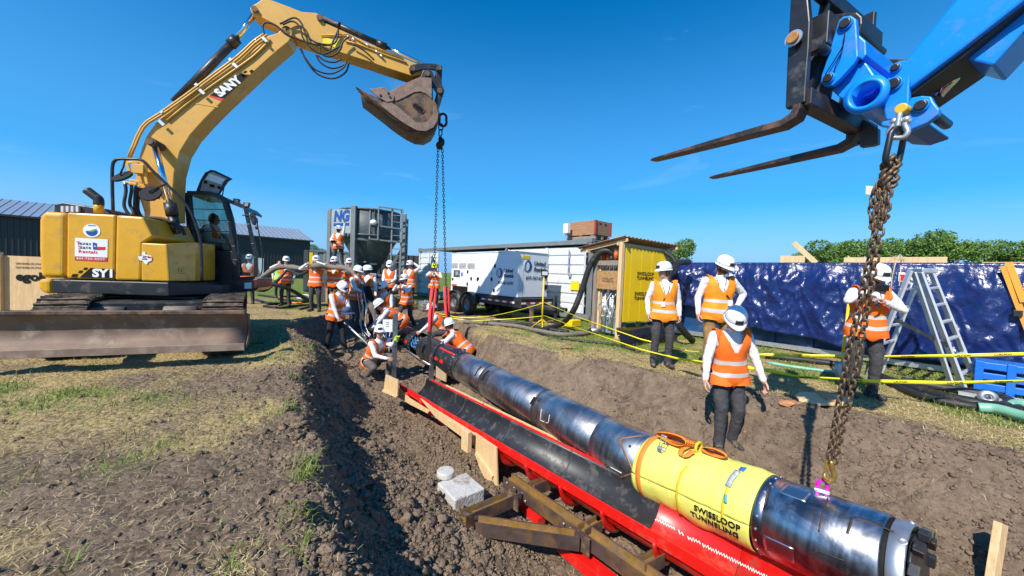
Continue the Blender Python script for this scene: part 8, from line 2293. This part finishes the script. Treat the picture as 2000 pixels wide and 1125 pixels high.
# right bank: shovel, wooden spade, hoses
p0 = hit(1640, 742); p1 = at(1658, 590, p0.y + 0.1)
SVT = thing('shovel', 'long handled shovel with a yellow shaft behind the phone man', 'shovel', p0)
h = MB(); h.cyl(p0.lerp(p1, 0.35), p1, 0.02, n=8); h.build('handle', 'yellow', SVT); h = MB(); h.cyl(p0.lerp(p1, 0.2), p0.lerp(p1, 0.38), 0.016, n=8); h.build('socket', 'galv', SVT)
h = MB(); d = (p1 - p0).normalized(); x_ = Vector((1, 0, 0)); rows = [[p0 + d * (0.30 * i / 5) + x_ * (0.11 * (j - 2) / 2 * (1 if i > 1 else 0.7)) + Vector((0, -0.03 * (1 - ((j - 2) / 2) ** 2), 0)) for j in range(5)] for i in range(6)]; h.grid(rows); h.build('blade', 'steel', SVT, solid=0.004)
PDL = hit(1590, 790); PDT = thing('wooden_paddle', 'rounded pale wooden board lying on the right lip of the pit', 'board', PDL)
pts = [hit(*q) + UP * 0.03 for q in ((1553, 780), (1562, 775), (1600, 778), (1640, 783), (1662, 790), (1665, 796), (1650, 800), (1600, 798), (1560, 790))]
zc = max(p.z for p in pts); pts = [V(p.x, p.y, zc - 0.004 * i * 0) for i, p in enumerate(pts)]
h = MB(); h.prism(pts, UP * 0.03); h.build('board', 'lumber', PDT, 0.004); h = MB(); a, b = hit(1605, 778), hit(1628, 796); a.z = b.z = zc + 0.045; h.bar(a, b, 0.12, 0.025); h.build('cross_piece', mat('brown_ply', (0.48, 0.28, 0.13), 0.75, var=0.15), PDT, 0.003)
lay('ground_hose', [(1495, 700), (1560, 708), (1620, 715), (1660, 722)], 0.055, 'rubber', 'black hose lying in the grass behind the man with folded knees', 'hose')
lay('ground_hose', [(1500, 712), (1560, 722), (1640, 732)], 0.03, 'green_hose', 'pale green hose under the shovel in the grass', 'hose')
lay('ground_hose', [(1722, 745), (1780, 765), (1850, 785), (1920, 800), (1960, 803), (1972, 794), (1950, 785), (1900, 776), (1820, 762), (1760, 752)], 0.062, 'rubber', 'thick black hose looped on the grass before the ladder', 'hose')
lay('ground_hose', [(1730, 752), (1790, 778), (1860, 796), (1930, 806), (1990, 805)], 0.05, 'rubber', 'black hose under the looped hose before the ladder', 'hose')
P = smooth_path([hit(1910, 806) + UP * 0.06, hit(1945, 812) + UP * 0.08, hit(1990, 825) + UP * 0.08, hit(2030, 838) + UP * 0.08], 14)
h = MB(); h.tube(P, [0.058 + 0.006 * (i % 2) for i in range(len(P))], 12); tag(h.build('ribbed_hose', 'green_hose', None), 'pale green ribbed hose cut by the frame edge on the grass', 'hose')
P = smooth_path([hit(1968, 803) + UP * 0.07, hit(1985, 800) + UP * 0.08, hit(2020, 806) + UP * 0.08], 10); h = MB(); h.tube(P, [0.05 + 0.005 * (i % 2) for i in range(len(P))], 10); tag(h.build('ribbed_hose', 'green_hose', None), 'short pale green ribbed hose end beside the black loop', 'hose')
h = MB(); c = hit(1930, 790) + UP * 0.09; ax = Vector((-0.6, -0.75, 0.1)).normalized(); h.lathe([(0.03, 0.0), (0.055, 0.0), (0.09, 0.01), (0.09, 0.05), (0.06, 0.06), (0.055, 0.14), (0.03, 0.14)], c, -ax, 24, closed=True); tag(h.build('hose_flange', 'galv', None), 'bright steel flange on the end of the black looped hose', 'flange')
# wooden stake at the lower right
a, b = at(1955, 1022, 2.75), at(1935, 1150, 2.65); h = MB()
tpv = (a - b).normalized(); h.bar(b - tpv * 0.4, a, 0.10, 0.045, Vector((0.3, -1, 0))); tag(h.build('wooden_stake', 'lumber', None, 0.004), 'square wooden stake standing in the soil right of the cutter head', 'stake')
# orange survey paint specks become small flags of soil colour; one magenta-free puddle of paint on the lip
for (px, py) in ((1105, 682), (1545, 792)):
    c = hit(px, py); mb = MB(); pts = []
    for i in range(14):
        t = 2 * math.pi * i / 14; r = 0.09 * (0.6 + 0.5 * random.random()); x, y = c.x + r * 1.5 * math.cos(t), c.y + r * math.sin(t) * 0.8; pts.append(V(x, y, tz(x, y) + 0.035))
    mb.add(pts + [V(c.x, c.y, c.z + 0.04)], [(i, (i + 1) % 14, 14) for i in range(14)]); o = mb.build('survey_paint', mat('survey_orange', (0.36, 0.17, 0.08), 0.95, var=0.4, scale=30), None); tag(o, 'patch of orange survey paint on the lip ' + ('near the trailer hoses' if px < 1200 else 'beside the wooden board'), 'paint mark')
# ---------------------------------------------------------------- the crew
def spot(px, Y, py=600):
    d = ray(px, py); x = d.x / d.y * Y
    return V(x, Y, tz(x, Y) - 0.01)
def pz_(info, m): return info
pp = person
# near men
pp('man with arms hanging who looks aside before the yellow shelter', spot(1293, 6.25, 650), (-0.15, -1), 1.76, head=(5, -62), badge=True, voxel=0.0125, trousers='dark', vest='amber', hair='brown', skin=0, stocky=0.96)
pp('tall man in tan trousers with one hand on his hip', spot(1399, 5.95, 640), (-0.12, -1), 1.89, head=(24, 22), lh=(-0.26, 0.03, 1.03), le=(-1, -0.55, 0), rh=(0.30, 0.07, 0.90), trousers='tan', vest='amber', voxel=0.0125, hair='brown', skin=2, stocky=1.06, lf=(-0.19, 0.06, 0.085), rf=(0.14, 0.02, 0.085), beard=True, badge=-0.09)
l22 = spot(1419, 4.42, 800)
pp('man with bowed head standing on the pit slope beside the pipe', l22, (-0.08, -1), 1.76, lean=9, tilt=4, head=(38, -8), rh=(0.34, 0.16, 0.86), lh=(-0.33, 0.17, 0.84), trousers='dark', vest='orange', voxel=0.0115, hair='dark', skin=0, rf=(0.12, 0.10, 0.085), lf=(-0.10, -0.03, 0.085), pel=(0, -0.02, 0.915))
i23 = pp('man photographing with a phone behind the rusty chain', spot(1686, 4.95, 700), (-0.25, -1), 1.79, lean=4, head=(24, 8), rh=(0.13, 0.27, 1.43), re=(1, 0.1, -0.6), lh=(-0.02, 0.28, 1.30), le=(-1, 0, -0.6), hands=('relax', 'grip'), trousers='dark', vest='orange', voxel=0.0125, hair='dark', skin=1, badge=0.2, beard=True)
h = MB(); q = i23['rh'].lerp(i23['lh'], 0.35) + i23['RZ'] @ Vector((0, 0.1, 0.09)); h.box(q, (0.15, 0.012, 0.075), (i23['RZ'] @ Vector((1, 0, 0)), i23['RZ'] @ Vector((0, 1, 0)), UP)); tag(h.build('phone', 'ink', None, 0.006), 'dark phone held up by the man behind the chain', 'phone')
# at the machine
i19 = pp('smiling man crouching at the grey post with a lime glove', spot(727, 8.05, 700), (0.9, -0.45), 1.78, lean=26, head=(-4, -42), pel=(0, -0.05, 0.40), lf=(-0.16, 0.30, 0.085), rf=(0.18, 0.02, 0.085), lk=(-0.3, 1, 0.9), rk=(0.3, 1, 0.6), rh=(0.12, 0.55, 0.55), lh=(-0.05, 0.62, 0.92), le=(-0.4, -0.2, -1), trousers='grey', voxel=0.016, hair='brown', skin=0)
h = MB(); q = i19['lh']; dv = (q - i19['elL']).normalized(); h.ell(q + dv * 0.07, (0.05, 0.05, 0.06)); 
for k in range(4): h.cyl(q + dv * 0.08 + Vector((-0.03 + 0.02 * k, 0, 0.01)), q + dv * 0.16 + Vector((-0.03 + 0.02 * k, 0, 0.015)), 0.013, n=7)
h.cyl(q - dv * 0.03, q + dv * 0.06, 0.042, 0.045, n=12); o = h.build('lime_glove', mat('lime_glove', (0.42, 0.72, 0.05), 0.7), i19['root'])
pp('kneeling man leaning over the pipe right of the second sling', spot(905, 8.6, 640), (-1, 0.05), 1.78, lean=42, head=(20, 10), pel=(0, -0.1, 0.62), lf=(-0.15, 0.25, 0.085), rf=(0.14, -0.45, 0.10), lk=(-0.1, 1, 0.4), rk=(0.1, 1, -0.2), lh=(-0.16, 0.62, 0.62), rh=(0.14, 0.66, 0.70), le=(-0.6, -0.3, -0.6), re=(0.6, -0.3, -0.6), trousers='dark', voxel=0.016, hair='brown', skin=2)
pp('kneeling man with face hidden behind the first red sling', spot(866, 9.9, 630), (-1, -0.12), 1.78, lean=40, head=(15, -15), pel=(0, -0.1, 0.60), lf=(-0.15, 0.25, 0.085), rf=(0.14, -0.45, 0.10), rk=(0.1, 1, -0.2), lk=(-0.1, 1, 0.4), lh=(-0.15, 0.66, 0.50), rh=(0.15, 0.60, 0.50), le=(-0.6, -0.3, -0.6), re=(0.6, -0.3, -0.6), trousers='dark', voxel=0.018, hair='dark', skin=0)
i8 = pp('bowed man in black trousers holding a long rod', spot(655, 9.0, 640), (0.85, -0.5), 1.80, lean=12, head=(36, 0), rh=(0.16, 0.34, 0.86), lh=(-0.12, 0.40, 0.92), hands=('grip', 'grip'), trousers='black', voxel=0.016, hair='dark', skin=0, lf=(-0.16, 0.16, 0.085), rf=(0.14, -0.12, 0.085))
pp('man facing sideways holding the hanging cable bundle', spot(692, 10.5, 610), (0.95, -0.2), 1.78, lean=4, head=(12, 0), rh=(0.08, 0.36, 1.05), lh=(-0.10, 0.36, 1.2), hands=('grip', 'grip'), trousers='grey', voxel=0.018, hair='brown', skin=0)
pp('person in brown trousers with head turned under the hose', spot(718, 11.0, 600), (-0.1, -1), 1.76, head=(4, -72), rh=(0.22, 0.30, 1.30), lh=(-0.30, 0.10, 0.88), trousers='brown', voxel=0.018, hair='dark', skin=1, beard=True)
pp('man crouching with one leg stretched beside the machine end', spot(753, 10.7, 620), (-0.35, -1), 1.78, lean=16, tilt=-8, head=(18, -10), pel=(0, -0.02, 0.72), rf=(0.32, 0.30, 0.085), lf=(-0.2, -0.1, 0.085), rh=(0.25, 0.35, 0.72), lh=(-0.28, 0.25, 0.65), trousers='black', voxel=0.018, hair='dark', skin=0)
pp('man bending far over the machine end with a lowered helmet', spot(774, 9.9, 640), (-0.95, -0.35), 1.78, lean=58, head=(38, 0), pel=(0, -0.15, 0.80), rh=(0.10, 0.62, 0.62), lh=(-0.12, 0.62, 0.58), trousers='black', voxel=0.018, hair='brown', skin=0)
# hose carriers
pp('hose carrier with the hose on one shoulder, nearest the cab', spot(558, 13.3, 560), (0.25, -1), 1.77, head=(6, 20), rh=(0.22, 0.14, 1.50), re=(1, 0.2, -0.4), hands=('relax', 'grip'), trousers='dark', voxel=0.02, hair='brown', skin=0)
pp('hose carrier with both arms raised in the middle of the row', spot(617, 12.0, 560), (0.1, -1), 1.80, head=(0, 8), rh=(0.22, 0.18, 1.52), lh=(-0.10, 0.22, 1.60), re=(1, 0.3, -0.5), le=(-1, 0.3, -0.2), hands=('grip', 'grip'), trousers='dark', voxel=0.02, hair='dark', skin=0)
pp('hose carrier in a loose vest beside the board box', spot(653, 12.3, 560), (0.15, -1), 1.80, head=(4, -10), rh=(0.24, 0.16, 1.55), lh=(-0.22, 0.20, 1.50), re=(1, 0.3, -0.5), le=(-1, 0.3, -0.5), hands=('grip', 'grip'), trousers='dark', voxel=0.02, hair='brown', skin=1, glasses=True, stocky=1.1)
pp('man in dark glasses half hidden behind the sleeved hose', spot(681, 12.9, 560), (0.2, -1), 1.78, head=(0, 10), rh=(0.2, 0.25, 1.25), lh=(-0.3, 0.1, 0.95), trousers='dark', voxel=0.022, hair='dark', skin=0, glasses=True)
pp('person standing past the windscreen of the excavator cab', spot(487, 13.4, 560), (0.3, -1), 1.78, trousers='dark', voxel=0.022, hair='dark', skin=1)
pp('distant person in a lime vest behind a hose carrier', spot(545, 17.0, 560), (0.6, -1), 1.70, trousers='black', vest='lime', voxel=0.025, hair='dark', skin=0, helmet=None)
# far crew
i7 = pp('bearded man waving from the hopper deck with a camera', V(*(HP(-1.15, -1.2, 1.44))), (0.05, -1), 1.80, head=(-4, -12), lh=(-0.30, 0.12, 2.05), le=(-1, -0.2, 0), rh=(0.04, 0.28, 1.12), re=(1, -0.3, -0.2), hands=('flat', 'grip'), trousers='dark', voxel=0.02, hair='dark', beard=True, skin=1, lf=(-0.22, 0, 0.085), rf=(0.2, 0, 0.085))
h = MB(); q = i7['rh'] + V(-0.02, -0.08, -0.02); h.box(q, (0.15, 0.08, 0.11)); h.cyl(q + V(0, -0.04, 0), q + V(0, -0.15, -0.02), 0.045, n=12); tag(h.build('camera', 'ink', None, 0.01), 'black camera held by the man on the hopper deck', 'camera')
pp('man with bowed head standing under the hopper ladder', spot(761, 13.2, 560), (0.0, -1), 1.78, head=(26, 6), rh=(0.14, 0.28, 1.02), lh=(-0.14, 0.28, 1.02), trousers='black', voxel=0.02, hair='brown', skin=0)
pp('man shading his ear with a raised hand by the white container', spot(800, 13.6, 560), (-0.1, -1), 1.80, head=(2, -15), lh=(-0.20, 0.14, 1.70), le=(-1, 0.1, -0.3), hands=('flat', 'relax'), trousers='black', voxel=0.02, hair='brown', skin=0)
i15 = pp('photographer stepping forward with a camera at his face', spot(796, 11.7, 590), (-0.45, -1), 1.78, lean=14, head=(8, 0), pel=(0, 0, 0.86), rh=(0.09, 0.38, 1.40), lh=(-0.10, 0.38, 1.36), re=(0.8, 0, -1), le=(-0.8, 0, -1), hands=('grip', 'grip'), lf=(-0.1, -0.25, 0.085), rf=(0.16, 0.42, 0.085), trousers='dark', voxel=0.02, hair='dark', skin=0)
h = MB(); q = i15['rh'].lerp(i15['lh'], 0.5) + V(0, 0, 0.05); fv = V(-0.41, -0.91, 0); h.box(q, (0.15, 0.08, 0.11), (V(0.91, -0.41, 0), fv, UP)); h.cyl(q + fv * 0.04, q + fv * 0.16, 0.045, n=12); tag(h.build('camera', 'ink', None, 0.01), 'black camera held by the stepping photographer', 'camera')
i16 = pp('man in a yellow helmet holding a phone behind the chains', spot(848, 14.0, 560), (0.05, -1), 1.76, head=(12, 0), rh=(0.08, 0.28, 1.42), lh=(-0.08, 0.28, 1.38), re=(1, 0, -0.8), le=(-1, 0, -0.8), hands=('grip', 'grip'), trousers='black', voxel=0.02, helmet='yellow', hair='dark', skin=1)
# driver
dq = S(0.78, c7, (258, 640))[0]
pp('excavator driver in an orange vest seated inside the cab', V(dq.x, dq.y, dq.z - 0.52), (XF.x, XF.y), 1.76, lean=4, head=(10, 10), pel=(0, 0, 0.52), lf=(-0.14, 0.52, 0.10), rf=(0.14, 0.52, 0.10), rh=(0.24, 0.36, 0.74), lh=(-0.24, 0.36, 0.74), hands=('grip', 'grip'), trousers='dark', voxel=0.018, helmet=None, hair='dark', skin=1)
